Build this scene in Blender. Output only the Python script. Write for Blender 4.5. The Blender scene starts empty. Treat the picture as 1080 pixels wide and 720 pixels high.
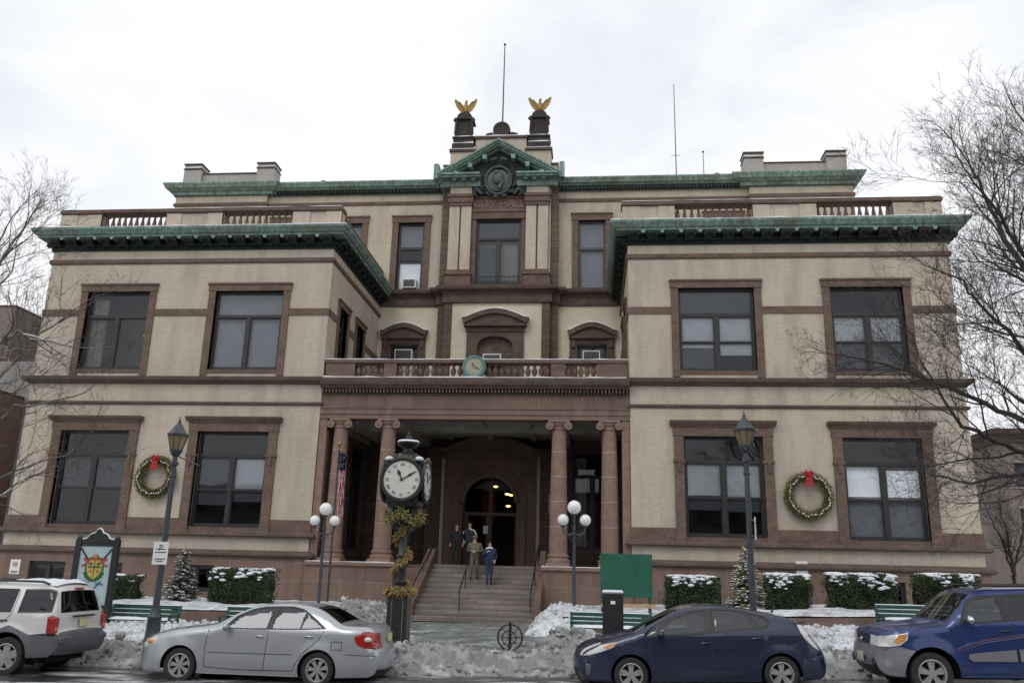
import bpy, bmesh, math, random
from mathutils import Vector, Matrix, noise
from mathutils.geometry import delaunay_2d_cdt
R = math.radians
PI = math.pi
S = bpy.context.scene
COL = S.collection
random.seed(7)

# ------------------------------------------------------------------ materials
def new_mat(name):
    m = bpy.data.materials.new(name); m.use_nodes = True
    nt = m.node_tree; nt.nodes.clear()
    out = nt.nodes.new('ShaderNodeOutputMaterial')
    b = nt.nodes.new('ShaderNodeBsdfPrincipled')
    nt.links.new(b.outputs[0], out.inputs[0])
    return m, nt, b, out
def N(nt, t, **kw):
    n = nt.nodes.new(t)
    for k, v in kw.items():
        if k.startswith('i_'): n.inputs[k[2:].replace('_', ' ')].default_value = v
        else: setattr(n, k, v)
    return n
def c4(c): return (c[0], c[1], c[2], 1.0)
def ramp(nt, fac, stops):
    r = N(nt, 'ShaderNodeValToRGB')
    el = r.color_ramp.elements
    while len(el) < len(stops): el.new(0.5)
    for e, (p, c) in zip(el, stops): e.position = p; e.color = c4(c) if len(c) == 3 else c
    nt.links.new(fac, r.inputs[0]); return r.outputs[0]
def mixc(nt, fac, a, b, mode='MIX'):
    m = N(nt, 'ShaderNodeMix', data_type='RGBA', blend_type=mode)
    for sock, v in ((m.inputs[0], fac), (m.inputs[6], a), (m.inputs[7], b)):
        if hasattr(v, 'is_linked'): nt.links.new(v, sock)
        elif isinstance(v, (int, float)): sock.default_value = v
        else: sock.default_value = c4(v)
    return m.outputs[2]
def noise_tex(nt, vec, scale, detail=4, rough=.6, dist=0):
    n = N(nt, 'ShaderNodeTexNoise'); n.inputs['Scale'].default_value = scale
    n.inputs['Detail'].default_value = detail; n.inputs['Roughness'].default_value = rough
    n.inputs['Distortion'].default_value = dist
    if vec is not None: nt.links.new(vec, n.inputs['Vector'])
    return n.outputs['Fac']
def pos(nt): return N(nt, 'ShaderNodeNewGeometry').outputs['Position']
def objc(nt): return N(nt, 'ShaderNodeTexCoord').outputs['Object']
def mapping(nt, vec, scale=(1,1,1), rot=(0,0,0), loc=(0,0,0)):
    m = N(nt, 'ShaderNodeMapping'); m.inputs['Scale'].default_value = scale
    m.inputs['Rotation'].default_value = rot; m.inputs['Location'].default_value = loc
    nt.links.new(vec, m.inputs['Vector']); return m.outputs[0]
def bump(nt, b, h, dist=.01, strength=.6):
    n = N(nt, 'ShaderNodeBump'); n.inputs['Distance'].default_value = dist; n.inputs['Strength'].default_value = strength
    nt.links.new(h, n.inputs['Height']); nt.links.new(n.outputs[0], b.inputs['Normal'])
def simple(name, col, rough=.6, metal=0, var=.25, scale=3, bmp=0, spec=None, coat=0):
    m, nt, b, o = new_mat(name)
    v = noise_tex(nt, objc(nt), scale, 5)
    lo = tuple(max(0, c*(1-var)) for c in col); hi = tuple(min(1, c*(1+var)) for c in col)
    nt.links.new(ramp(nt, v, [(.3, lo), (.7, hi)]), b.inputs['Base Color'])
    b.inputs['Roughness'].default_value = rough; b.inputs['Metallic'].default_value = metal
    if spec is not None: b.inputs['Specular IOR Level'].default_value = spec
    if coat: b.inputs['Coat Weight'].default_value = coat; b.inputs['Coat Roughness'].default_value = .08
    if bmp: bump(nt, b, noise_tex(nt, objc(nt), scale*12, 4), bmp)
    return m
def wallvec(nt):
    p = pos(nt); s = N(nt, 'ShaderNodeSeparateXYZ'); nt.links.new(p, s.inputs[0])
    a = N(nt, 'ShaderNodeMath', operation='ADD'); nt.links.new(s.outputs[0], a.inputs[0]); nt.links.new(s.outputs[1], a.inputs[1])
    c = N(nt, 'ShaderNodeCombineXYZ'); nt.links.new(a.outputs[0], c.inputs[0]); nt.links.new(s.outputs[2], c.inputs[1])
    return c.outputs[0], p
def brick(name, c1, c2, mortar, bw, bh, ms=.012, grime=.35, stain=(.1,.09,.08), smooth=.15, rough=.85, bmp=.006):
    m, nt, b, o = new_mat(name)
    v, p = wallvec(nt)
    t = N(nt, 'ShaderNodeTexBrick'); nt.links.new(v, t.inputs['Vector'])
    t.inputs['Color1'].default_value = c4(c1); t.inputs['Color2'].default_value = c4(c2); t.inputs['Mortar'].default_value = c4(mortar)
    t.inputs['Scale'].default_value = 1; t.inputs['Brick Width'].default_value = bw; t.inputs['Row Height'].default_value = bh
    t.inputs['Mortar Size'].default_value = ms; t.inputs['Mortar Smooth'].default_value = smooth
    streak = noise_tex(nt, mapping(nt, p, (1.3, 1.3, .22)), 1.1, 7, .65)
    f = ramp(nt, streak, [(.42, (0,0,0)), (.75, (grime,)*3)])
    col = mixc(nt, f, t.outputs['Color'], stain)
    spots = noise_tex(nt, p, 9, 5, .7)
    col = mixc(nt, ramp(nt, spots, [(.35, (.35,)*3), (.6, (0,0,0))]), col, tuple(x*.72 for x in c1))
    nt.links.new(col, b.inputs['Base Color']); b.inputs['Roughness'].default_value = rough
    h = mixc(nt, .35, t.outputs['Fac'], noise_tex(nt, p, 30, 3))
    inv = N(nt, 'ShaderNodeInvert'); nt.links.new(h, inv.inputs['Color'])
    bump(nt, b, inv.outputs[0], bmp, .7)
    return m
def stone(name, a, bcol, dark=.5, scale=1.0, rough=.85):
    m, nt, b, o = new_mat(name)
    p = pos(nt)
    n1 = noise_tex(nt, mapping(nt, p, (1, 1, 1.8)), 1.6*scale, 8, .68, .3)
    n2 = noise_tex(nt, p, 14*scale, 5, .7)
    col = ramp(nt, n1, [(.3, a), (.7, bcol)])
    col = mixc(nt, ramp(nt, n2, [(.35, (dark,)*3), (.62, (0,0,0))]), col, tuple(x*.45 for x in a))
    nt.links.new(col, b.inputs['Base Color']); b.inputs['Roughness'].default_value = rough
    bump(nt, b, n2, .02, .6)
    return m

M = {}
M['brick'] = brick('buff_brick', (.60,.535,.43), (.525,.46,.37), (.42,.36,.285), .25, .072, .012, .62, (.24,.20,.165))
M['brick_shade'] = M['brick']
M['cream_brick'] = brick('pale_brick', (.56,.50,.41), (.50,.44,.36), (.40,.35,.29), .34, .105, .012, .3, (.22,.19,.15))
M['stucco'] = stone('cream_stucco', (.58,.52,.40), (.66,.60,.47), .12)
M['brown'] = stone('brownstone', (.115,.075,.056), (.225,.15,.115), .6)
M['brown_dark'] = stone('weathered_brownstone', (.075,.054,.043), (.18,.125,.098), .6)
M['sooty'] = stone('sooty_carved_stone', (.03,.024,.024), (.075,.055,.052), .7)
M['brown_block'] = brick('brownstone_blocks', (.235,.155,.120), (.17,.112,.087), (.32,.255,.21), 1.9, .74, .010, .75, (.085,.062,.055), .2)
M['brown_small'] = brick('rusticated_brownstone', (.155,.105,.082), (.11,.076,.060), (.055,.038,.030), 1.3, .42, .022, .4, (.07,.05,.045), .2, .9, .02)
M['column'] = stone('column_brownstone', (.215,.14,.11), (.31,.205,.16), .5)
M['parapet_grey'] = brick('grey_parapet_brick', (.46,.43,.40), (.38,.36,.34), (.30,.28,.26), .34, .105, .014, .35, (.2,.19,.18))
def copper():
    m, nt, b, o = new_mat('verdigris_copper'); p = pos(nt)
    s = noise_tex(nt, mapping(nt, p, (3.4, 3.4, .5)), 1.9, 8, .78)
    col = ramp(nt, s, [(.30, (.05,.075,.065)), (.41, (.12,.19,.16)), (.52, (.19,.295,.245)), (.66, (.36,.45,.41))])
    n2 = noise_tex(nt, mapping(nt, p, (.5,.5,.5)), 1.0, 5)
    col = mixc(nt, ramp(nt, n2, [(.5, (0,0,0)), (.68, (.55,)*3)]), col, (.085,.065,.04))
    nt.links.new(col, b.inputs['Base Color']); b.inputs['Roughness'].default_value = .65
    bump(nt, b, s, .02, .4); return m
M['copper'] = copper()
M['copper_dark'] = simple('shaded_copper', (.008,.014,.013), .7, var=.5, scale=4, bmp=.01)  # near-black base colour paints in the shade under cornices and inside the pediment
M['copper_pale'] = simple('pale_copper', (.19,.31,.26), .6, var=.35, scale=6)
M['teal_paint'] = simple('teal_paint', (.085,.185,.165), .5, var=.2, scale=8)
M['iron'] = simple('black_iron', (.018,.019,.021), .4, var=.3, scale=6)
M['lamp_iron'] = simple('grey_blue_painted_iron', (.045,.052,.065), .45, var=.25, scale=8)
M['frame'] = simple('dark_window_frame', (.022,.020,.022), .45, var=.2)
M['frame_grey'] = simple('grey_window_frame', (.05,.052,.058), .45, var=.2)
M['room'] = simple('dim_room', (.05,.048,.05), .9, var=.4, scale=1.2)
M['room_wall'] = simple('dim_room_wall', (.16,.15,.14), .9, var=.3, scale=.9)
M['blind'] = simple('window_blind', (.80,.81,.80), .8, var=.08, scale=2)
M['blind_grey'] = simple('grey_shade', (.15,.155,.165), .8, var=.1, scale=2)
M['curtain'] = simple('cream_curtain', (.42,.38,.30), .85, var=.2, scale=3)
M['white'] = simple('white_paint', (.72,.72,.70), .5, var=.06)
M['gold'] = simple('gilding', (.30,.20,.065), .5, metal=.5, var=.3, scale=7)
M['wood'] = simple('raw_timber', (.50,.34,.20), .8, var=.2, scale=5)
M['bench_green'] = simple('dark_green_bench_paint', (.018,.075,.055), .4, var=.2, scale=6)
M['board_green'] = simple('green_plywood_paint', (.012,.10,.062), .65, var=.22, scale=2.2)
M['red'] = simple('red_ribbon', (.36,.010,.014), .45, var=.25, scale=9)
M['navy'] = simple('navy_cloth', (.015,.02,.07), .9, var=.2)
M['flag_red'] = simple('flag_red', (.45,.02,.05), .8, var=.15)
M['flag_white'] = simple('flag_white', (.72,.70,.70), .8, var=.08)
M['flag_blue'] = simple('flag_blue', (.012,.02,.07), .8, var=.2)
M['skin'] = simple('skin', (.50,.28,.20), .6, var=.08)
def snow_mat(name, base=(.80,.83,.88), dirt=0.0, dcol=(.20,.19,.18), sc=1.0):
    m, nt, b, o = new_mat(name); p = pos(nt)
    n1 = noise_tex(nt, p, 1.6*sc, 8, .72, .4); n2 = noise_tex(nt, p, 11*sc, 6, .7)
    col = ramp(nt, n2, [(.3, tuple(x*.86 for x in base)), (.6, base)])
    if dirt:
        col = mixc(nt, ramp(nt, n1, [(.50-dirt*.25, (0,0,0)), (.72-dirt*.2, (.85,)*3)]), col, dcol)
        n3 = noise_tex(nt, p, 26*sc, 4, .8)
        col = mixc(nt, ramp(nt, n3, [(.60, (0,0,0)), (.72, (min(1,dirt*1.3),)*3)]), col, tuple(x*.4 for x in dcol))
    nt.links.new(col, b.inputs['Base Color']); b.inputs['Roughness'].default_value = .7
    bump(nt, b, n2, .05, .8); return m
M['snow'] = snow_mat('clean_snow')
M['snow_dirty'] = snow_mat('dirty_snow', (.66,.69,.72), 1.0, (.17,.165,.155))
M['snow_bed'] = snow_mat('settled_snow', (.76,.79,.84), .3)
def glass(name, tint=(.75,.78,.8), refl=.5, keep=.55):
    m, nt, b, o = new_mat(name); nt.nodes.remove(b)
    t = N(nt, 'ShaderNodeBsdfTransparent'); t.inputs[0].default_value = c4(tuple(keep*x for x in tint))
    g = N(nt, 'ShaderNodeBsdfGlossy'); g.inputs['Roughness'].default_value = .02; g.inputs[0].default_value = (.85,.88,.92,1)
    fr = N(nt, 'ShaderNodeFresnel'); fr.inputs['IOR'].default_value = 1.5+refl
    wav = N(nt, 'ShaderNodeBump'); wav.inputs['Distance'].default_value = .01; wav.inputs['Strength'].default_value = .25
    nt.links.new(noise_tex(nt, pos(nt), .8, 2), wav.inputs['Height'])
    nt.links.new(wav.outputs[0], g.inputs['Normal'])
    mx = N(nt, 'ShaderNodeMixShader'); nt.links.new(fr.outputs[0], mx.inputs[0]); nt.links.new(t.outputs[0], mx.inputs[1]); nt.links.new(g.outputs[0], mx.inputs[2])
    nt.links.new(mx.outputs[0], o.inputs[0]); return m
M['glass'] = glass('window_glass', (.93,.96,1), refl=.10, keep=.97); M['glass_dull'] = glass('dull_door_glass', (.9,.9,.9), refl=-.32, keep=.9)
M['car_glass'] = glass('car_glass', (.78,.90,.88), .35, .46)
M['car_glass_dark'] = glass('tinted_car_glass', (.5,.52,.56), .15, .35)
def emit(name, col, s, base=(.8,.8,.8)):
    m, nt, b, o = new_mat(name); b.inputs['Base Color'].default_value = c4(base)
    b.inputs['Emission Color'].default_value = c4(col); b.inputs['Emission Strength'].default_value = s; return m
M['warm_light'] = emit('warm_lamp_light', (1,.60,.20), 3.5)

# ------------------------------------------------------------------ mesh builder
class MB:
    def __init__(s): s.v = []; s.f = []; s.mi = []
    def add(s, vs, fs, mi=0):
        o = len(s.v); s.v += [tuple(v) for v in vs]; s.f += [tuple(i+o for i in f) for f in fs]; s.mi += [mi]*len(fs); return s
    def box(s, x0, x1, y0, y1, z0, z1, mi=0):
        vs = [(x,y,z) for z in (z0,z1) for y in (y0,y1) for x in (x0,x1)]
        return s.add(vs, [(0,2,3,1),(4,5,7,6),(0,1,5,4),(2,6,7,3),(0,4,6,2),(1,3,7,5)], mi)
    def bbox(s, x0, x1, y0, y1, z0, z1, b=.02, mi=0):   # chamfered box
        r = []
        for z, k in ((z0,b),(z0+b,0),(z1-b,0),(z1,b)):
            r.append([(x0+k+ (0 if k else 0), y0+k, z),(x1-k, y0+k, z),(x1-k, y1-k, z),(x0+k, y1-k, z)])
        vs = [p for q in r for p in q]; fs = [(3,2,1,0),(12,13,14,15)]
        for i in range(3):
            for j in range(4): fs.append((i*4+j, i*4+(j+1)%4, i*4+4+(j+1)%4, i*4+4+j))
        return s.add(vs, fs, mi)
    def obox(s, c, size, rot=None, mi=0):
        rot = rot or Matrix.Identity(3); c = Vector(c)
        hx, hy, hz = [q/2 for q in size]
        vs = [c + rot @ Vector((x,y,z)) for z in (-hz,hz) for y in (-hy,hy) for x in (-hx,hx)]
        return s.add(vs, [(0,2,3,1),(4,5,7,6),(0,1,5,4),(2,6,7,3),(0,4,6,2),(1,3,7,5)], mi)
    def lathe(s, prof, c=(0,0,0), n=20, axis='Z', mi=0, cap=True):
        c = Vector(c); rings = []
        vs = []
        for r, h in prof:
            for i in range(n):
                a = 2*PI*i/n
                p = {'Z': (r*math.cos(a), r*math.sin(a), h), 'Y': (r*math.cos(a), h, r*math.sin(a)), 'X': (h, r*math.cos(a), r*math.sin(a))}[axis]
                vs.append(c+Vector(p))
        fs = []
        for k in range(len(prof)-1):
            for i in range(n):
                j = (i+1) % n
                q = (k*n+i, k*n+j, (k+1)*n+j, (k+1)*n+i)
                fs.append(q if axis != 'Y' else q[::-1])
        if cap:
            a = tuple(range(n)); bq = tuple(range((len(prof)-1)*n, len(prof)*n))
            fs.append(a[::-1] if axis != 'Y' else a); fs.append(bq if axis != 'Y' else bq[::-1])
        return s.add(vs, fs, mi)
    def tube(s, pts, rad, n=8, mi=0, cap=True):
        pts = [Vector(p) for p in pts]; m = len(pts)
        if not hasattr(rad, '__len__'): rad = [rad]*m
        vs = []; prev = None
        for i, p in enumerate(pts):
            d = (pts[min(i+1, m-1)] - pts[max(i-1, 0)])
            if d.length < 1e-9: d = Vector((0,0,1))
            d.normalize()
            if prev is None:
                a = Vector((0,0,1)) if abs(d.z) < .9 else Vector((1,0,0)); u = d.cross(a).normalized()
            else:
                u = prev - d*prev.dot(d)
                u = u.normalized() if u.length > 1e-6 else d.orthogonal().normalized()
            prev = u; w = d.cross(u)
            for k in range(n):
                an = 2*PI*k/n; vs.append(p + (u*math.cos(an) + w*math.sin(an))*rad[i])
        fs = []
        for i in range(m-1):
            for k in range(n):
                j = (k+1) % n; fs.append((i*n+k, i*n+j, (i+1)*n+j, (i+1)*n+k))
        if cap: fs.append(tuple(range(n))[::-1]); fs.append(tuple(range((m-1)*n, m*n)))
        return s.add(vs, fs, mi)
    def prism(s, poly, y0, y1, mi=0, plane='XZ'):
        n = len(poly); P = {'XZ': lambda a,b,c: (a,c,b), 'XY': lambda a,b,c: (a,b,c), 'YZ': lambda a,b,c: (c,a,b)}[plane]
        vs = [P(a,b,y0) for a,b in poly] + [P(a,b,y1) for a,b in poly]
        fs = [tuple(range(n)), tuple(range(2*n-1, n-1, -1))] + [(i, n+i, n+(i+1)%n, (i+1)%n) for i in range(n)]
        return s.add(vs, fs, mi)
    def sweep(s, path, prof, mi=0, closed=False):
        """path: plan points (x,y); prof: (out, z); out is to the right-hand side of travel"""
        n = len(path); rows = []
        for i in range(n):
            p = Vector(path[i]).to_2d() if len(path[i]) > 2 else Vector(path[i])
            a = Vector(path[i-1]) if (i > 0 or closed) else None
            b = Vector(path[(i+1) % n]) if (i < n-1 or closed) else None
            d1 = (p-a).normalized() if a is not None else None; d2 = (b-p).normalized() if b is not None else None
            d1 = d1 or d2; d2 = d2 or d1
            n1 = Vector((d1.y, -d1.x)); n2 = Vector((d2.y, -d2.x)); mm = (n1+n2)
            mm = mm / max(.2, (1 + n1.dot(n2)))
            rows.append([(p.x+mm.x*o, p.y+mm.y*o, z) for o, z in prof])
        k = len(prof); vs = [q for r in rows for q in r]; fs = []
        for i in range(n if closed else n-1):
            for j in range(k-1):
                a = i*k+j; b = ((i+1) % n)*k+j; fs.append((a, b, b+1, a+1))
        if not closed:
            fs.append(tuple(range(k))[::-1]); fs.append(tuple(range((n-1)*k, n*k)))
        return s.add(vs, fs, mi)
    def sphere(s, c, r, n=16, m=10, sc=(1,1,1), mi=0):
        prof = []
        vs = []; c = Vector(c)
        for k in range(m+1):
            t = PI*k/m
            for i in range(n):
                a = 2*PI*i/n; vs.append(c+Vector((r*sc[0]*math.sin(t)*math.cos(a), r*sc[1]*math.sin(t)*math.sin(a), -r*sc[2]*math.cos(t))))
        fs = [(k*n+i, k*n+(i+1)%n, (k+1)*n+(i+1)%n, (k+1)*n+i) for k in range(m) for i in range(n)]
        return s.add(vs, fs, mi)

def clusters(mb, tol=.015):
    n = len(mb.v); par = list(range(n))
    def fd(i):
        while par[i] != i: par[i] = par[par[i]]; i = par[i]
        return i
    for f in mb.f:
        a = fd(f[0])
        for k in f[1:]: par[fd(k)] = a
    comp = {}
    for i, v in enumerate(mb.v):
        r = fd(i); b = comp.setdefault(r, [list(v), list(v)])
        for k in range(3): b[0][k] = min(b[0][k], v[k]); b[1][k] = max(b[1][k], v[k])
    ks = list(comp); g = {k: k for k in ks}
    def fg(k):
        while g[k] != k: k = g[k]
        return k
    for i, a in enumerate(ks):
        for b in ks[i+1:]:
            A, Bx = comp[a], comp[b]
            if all(A[0][k]-tol <= Bx[1][k] and Bx[0][k]-tol <= A[1][k] for k in range(3)):
                ra, rb = fg(a), fg(b)
                if ra != rb: g[ra] = rb
    out = {}
    for f, m_ in zip(mb.f, mb.mi):
        r = fg(fd(f[0])); q = out.setdefault(r, (MB(), {}))
        idx = []
        for k in f:
            if k not in q[1]: q[1][k] = len(q[0].v); q[0].v.append(mb.v[k])
            idx.append(q[1][k])
        q[0].f.append(tuple(idx)); q[0].mi.append(m_)
    return [q[0] for q in out.values()]
SPLIT = set('quoin_strip parapet pilaster pilaster_trim plaster_strip stair_cheek coping belt_course string_course dado_band porch_coping porch_base porch_pier porch_pilaster attic ceiling_lamp base_wall handrail modillion bracket rosette centre_bay_wall upper_wall cornice porch_ceiling roof_crest headlamp tail_lamp nose ear eye'.split())
def clean(o):
    bm = bmesh.new(); bm.from_mesh(o.data)
    bmesh.ops.remove_doubles(bm, verts=bm.verts, dist=1e-5)
    bmesh.ops.dissolve_degenerate(bm, edges=bm.edges, dist=1e-6)
    bmesh.ops.recalc_face_normals(bm, faces=bm.faces)
    bm.to_mesh(o.data); bm.free()
SIBS = {}
def obj(name, mb, mats, parent=None, smooth=None, world=False, loc=None, rot=None, fix=True):
    me = bpy.data.meshes.new(name); me.from_pydata(mb.v, [], mb.f)
    if not isinstance(mats, (list, tuple)): mats = [mats]
    if name in SPLIT and parent is not None and not getattr(mb, 'one', False):
        cl = clusters(mb)
        if len(cl) > 1:
            for q in cl: q.one = True
            obs = [obj(name, q, mats, parent, smooth, world, loc, rot, fix) for q in cl]
            bpy.data.meshes.remove(me); obs[0]['_n'] = len(obs); SIBS[obs[0].name] = obs; del obs[0]['_n']; return obs[0]
    for m in mats: me.materials.append(M[m] if isinstance(m, str) else m)
    if len(mats) > 1: me.polygons.foreach_set('material_index', mb.mi)
    o = bpy.data.objects.new(name, me); COL.objects.link(o)
    if fix: clean(o)
    if smooth is not None:
        me.shade_smooth() if hasattr(me, 'shade_smooth') else None
        try: me.set_sharp_from_angle(angle=R(smooth))
        except Exception: pass
    if parent: o.parent = parent
    if world and parent: o.location = -base_of(parent)
    if loc: o.location = loc
    if rot: o.rotation_euler = rot
    return o
def base_of(o):
    v = Vector((0,0,0))
    while o is not None: v = v + Vector(o.location); o = o.parent
    return v
def thing(name, label, cat, loc=(0,0,0), rot=(0,0,0), group=None):
    o = bpy.data.objects.new(name, None); COL.objects.link(o); o.empty_display_size = .2
    o.location = loc; o.rotation_euler = rot; o['label'] = label; o['category'] = cat
    if group: o['group'] = group
    return o
def tag(o, label, cat, group=None, kind=None):
    if label: o['label'] = label
    if cat: o['category'] = cat
    if group: o['group'] = group
    if kind: o['kind'] = kind
    return o
def copy_tree(o, parent=None):
    c = o.copy(); COL.objects.link(c)
    if parent: c.parent = parent
    for ch in list(o.children): copy_tree(ch, c)
    return c
def text_mesh(txt, size, depth=.01, align='CENTER'):
    cu = bpy.data.curves.new('t', 'FONT'); cu.body = txt; cu.size = size; cu.extrude = depth/2
    cu.align_x = align; cu.align_y = 'CENTER'; cu.resolution_u = 2
    o = bpy.data.objects.new('t', cu); COL.objects.link(o)
    dg = bpy.context.evaluated_depsgraph_get(); me = bpy.data.meshes.new_from_object(o.evaluated_get(dg))
    bpy.data.objects.remove(o); bpy.data.curves.remove(cu)
    return me
def text_into(mb, txt, size, M4, depth=.01, mi=0, sx=1.0):
    me = text_mesh(txt, size, depth)
    mb.add([M4 @ Vector((v.co.x*sx, v.co.y, v.co.z)) for v in me.vertices], [tuple(p.vertices) for p in me.polygons], mi)
    bpy.data.meshes.remove(me)
def gz(x): return -.06 + .0145*(x + math.sqrt(x*x+9))
SW = .13
def face_front(x, y, z):   # matrix turning text (XY plane) to stand facing -Y
    return Matrix.Translation((x,y,z)) @ Matrix.Rotation(R(90), 4, 'X')
# ------------------------------------------------------------------ camera and light
CX, CH = 5.1713, 2.15
pi_, ya, ro, fpx = .2644, .0970, .0248, 885.0
F = Vector((-math.sin(ya)*math.cos(pi_), math.cos(ya)*math.cos(pi_), math.sin(pi_)))
Rv = Vector((math.cos(ya), math.sin(ya), 0)); Uv = Rv.cross(F)
R2 = Rv*math.cos(ro) + Uv*math.sin(ro); U2 = -Rv*math.sin(ro) + Uv*math.cos(ro)
cam = bpy.data.cameras.new('camera'); co = bpy.data.objects.new('camera', cam); COL.objects.link(co)
cam.sensor_width = 36; cam.lens = fpx/1080*36; cam.clip_end = 2000; cam.clip_start = .1
mw = Matrix.Identity(4)
for i in range(3): mw[i][0] = R2[i]; mw[i][1] = U2[i]; mw[i][2] = -F[i]
mw.translation = Vector((CX, 0, CH)); co.matrix_world = mw
S.camera = co

w = bpy.data.worlds.new('World'); S.world = w; w.use_nodes = True
nt = w.node_tree; nt.nodes.clear()
wo = nt.nodes.new('ShaderNodeOutputWorld'); bg = nt.nodes.new('ShaderNodeBackground'); nt.links.new(bg.outputs[0], wo.inputs[0])
sky = nt.nodes.new('ShaderNodeTexSky'); sky.sky_type = 'NISHITA'; sky.sun_disc = False
SUN_EL, SUN_AZ = R(48), R(200)      # azimuth measured from +Y clockwise: sun behind the camera, high, veiled by cloud
sky.sun_elevation = SUN_EL; sky.sun_rotation = SUN_AZ
tc = nt.nodes.new('ShaderNodeTexCoord')
n1 = noise_tex(nt, mapping(nt, tc.outputs['Generated'], (1.6, 1.6, 3.4), (0,0,.6)), 1.9, 7, .55, .5)
cloud = ramp(nt, n1, [(.28, (7.9,8.2,8.8)), (.43, (9.1,9.25,9.6)), (.60, (10.1,10.1,10.2))])
n2 = noise_tex(nt, mapping(nt, tc.outputs['Generated'], (1,1,2.5), loc=(4,2,1)), 1.1, 5)
cover = ramp(nt, n2, [(.3, (.90,)*3), (.6, (.97,)*3)])
col = mixc(nt, cover, sky.outputs[0], cloud)
nt.links.new(col, bg.inputs[0]); bg.inputs[1].default_value = .1
sl = bpy.data.lights.new('sun', 'SUN'); sl.energy = .7; sl.angle = R(25); sl.color = (1, .97, .93)
so = bpy.data.objects.new('sun', sl); COL.objects.link(so)
sd = Vector((math.sin(SUN_AZ)*math.cos(SUN_EL), math.cos(SUN_AZ)*math.cos(SUN_EL), math.sin(SUN_EL)))
so.rotation_euler = sd.to_track_quat('Z', 'Y').to_euler(); so.location = sd*60
S.view_settings.view_transform = 'Standard'; S.view_settings.look = 'None'; S.view_settings.exposure = .12; S.view_settings.gamma = 1
S.cycles.use_denoising = True
S.cycles.max_bounces = 6; S.cycles.transparent_max_bounces = 10

# ------------------------------------------------------------------ city hall
hall = thing('city_hall', 'three storey buff brick city hall with brownstone trim, green copper cornices and columned portico', 'building', (0, 40, 0))
def hp(name, mb, mats, parent=None, smooth=None, label=None):
    o = obj(name, mb, mats, parent or hall, smooth)
    for q in SIBS.pop(o.name, [o]):
        if not parent: q.location = (0, -40, 0)
        if label: q['label'] = label
    return o
    if label: o['label'] = label
    return o
D, B = 36.0, 45.0; WI, WO = 6.85, 20.77
def wall_holes(mb, x0, x1, z0, z1, holes, y, depth=.35, mi=0, P=None):
    """front facing -Y wall sheet with rectangular openings and reveals; P maps (x,y,z)"""
    P = P or (lambda x, yy, z: (x, yy, z))
    xs = sorted({x0, x1, *[h[0] for h in holes], *[h[1] for h in holes]}); zs = sorted({z0, z1, *[h[2] for h in holes], *[h[3] for h in holes]})
    for i in range(len(xs)-1):
        for j in range(len(zs)-1):
            a, b, c, d = xs[i], xs[i+1], zs[j], zs[j+1]; mx, mz = (a+b)/2, (c+d)/2
            if any(h[0] < mx < h[1] and h[2] < mz < h[3] for h in holes): continue
            mb.add([P(a,y,c),P(b,y,c),P(b,y,d),P(a,y,d)], [(0,1,2,3)], mi)
    for h in holes:
        a, b, c, d = h; q = y+depth
        mb.add([P(a,y,c),P(b,y,c),P(b,y,d),P(a,y,d),P(a,q,c),P(b,q,c),P(b,q,d),P(a,q,d)], [(0,4,5,1),(1,5,6,2),(2,6,7,3),(3,7,4,0)], mi)

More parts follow.
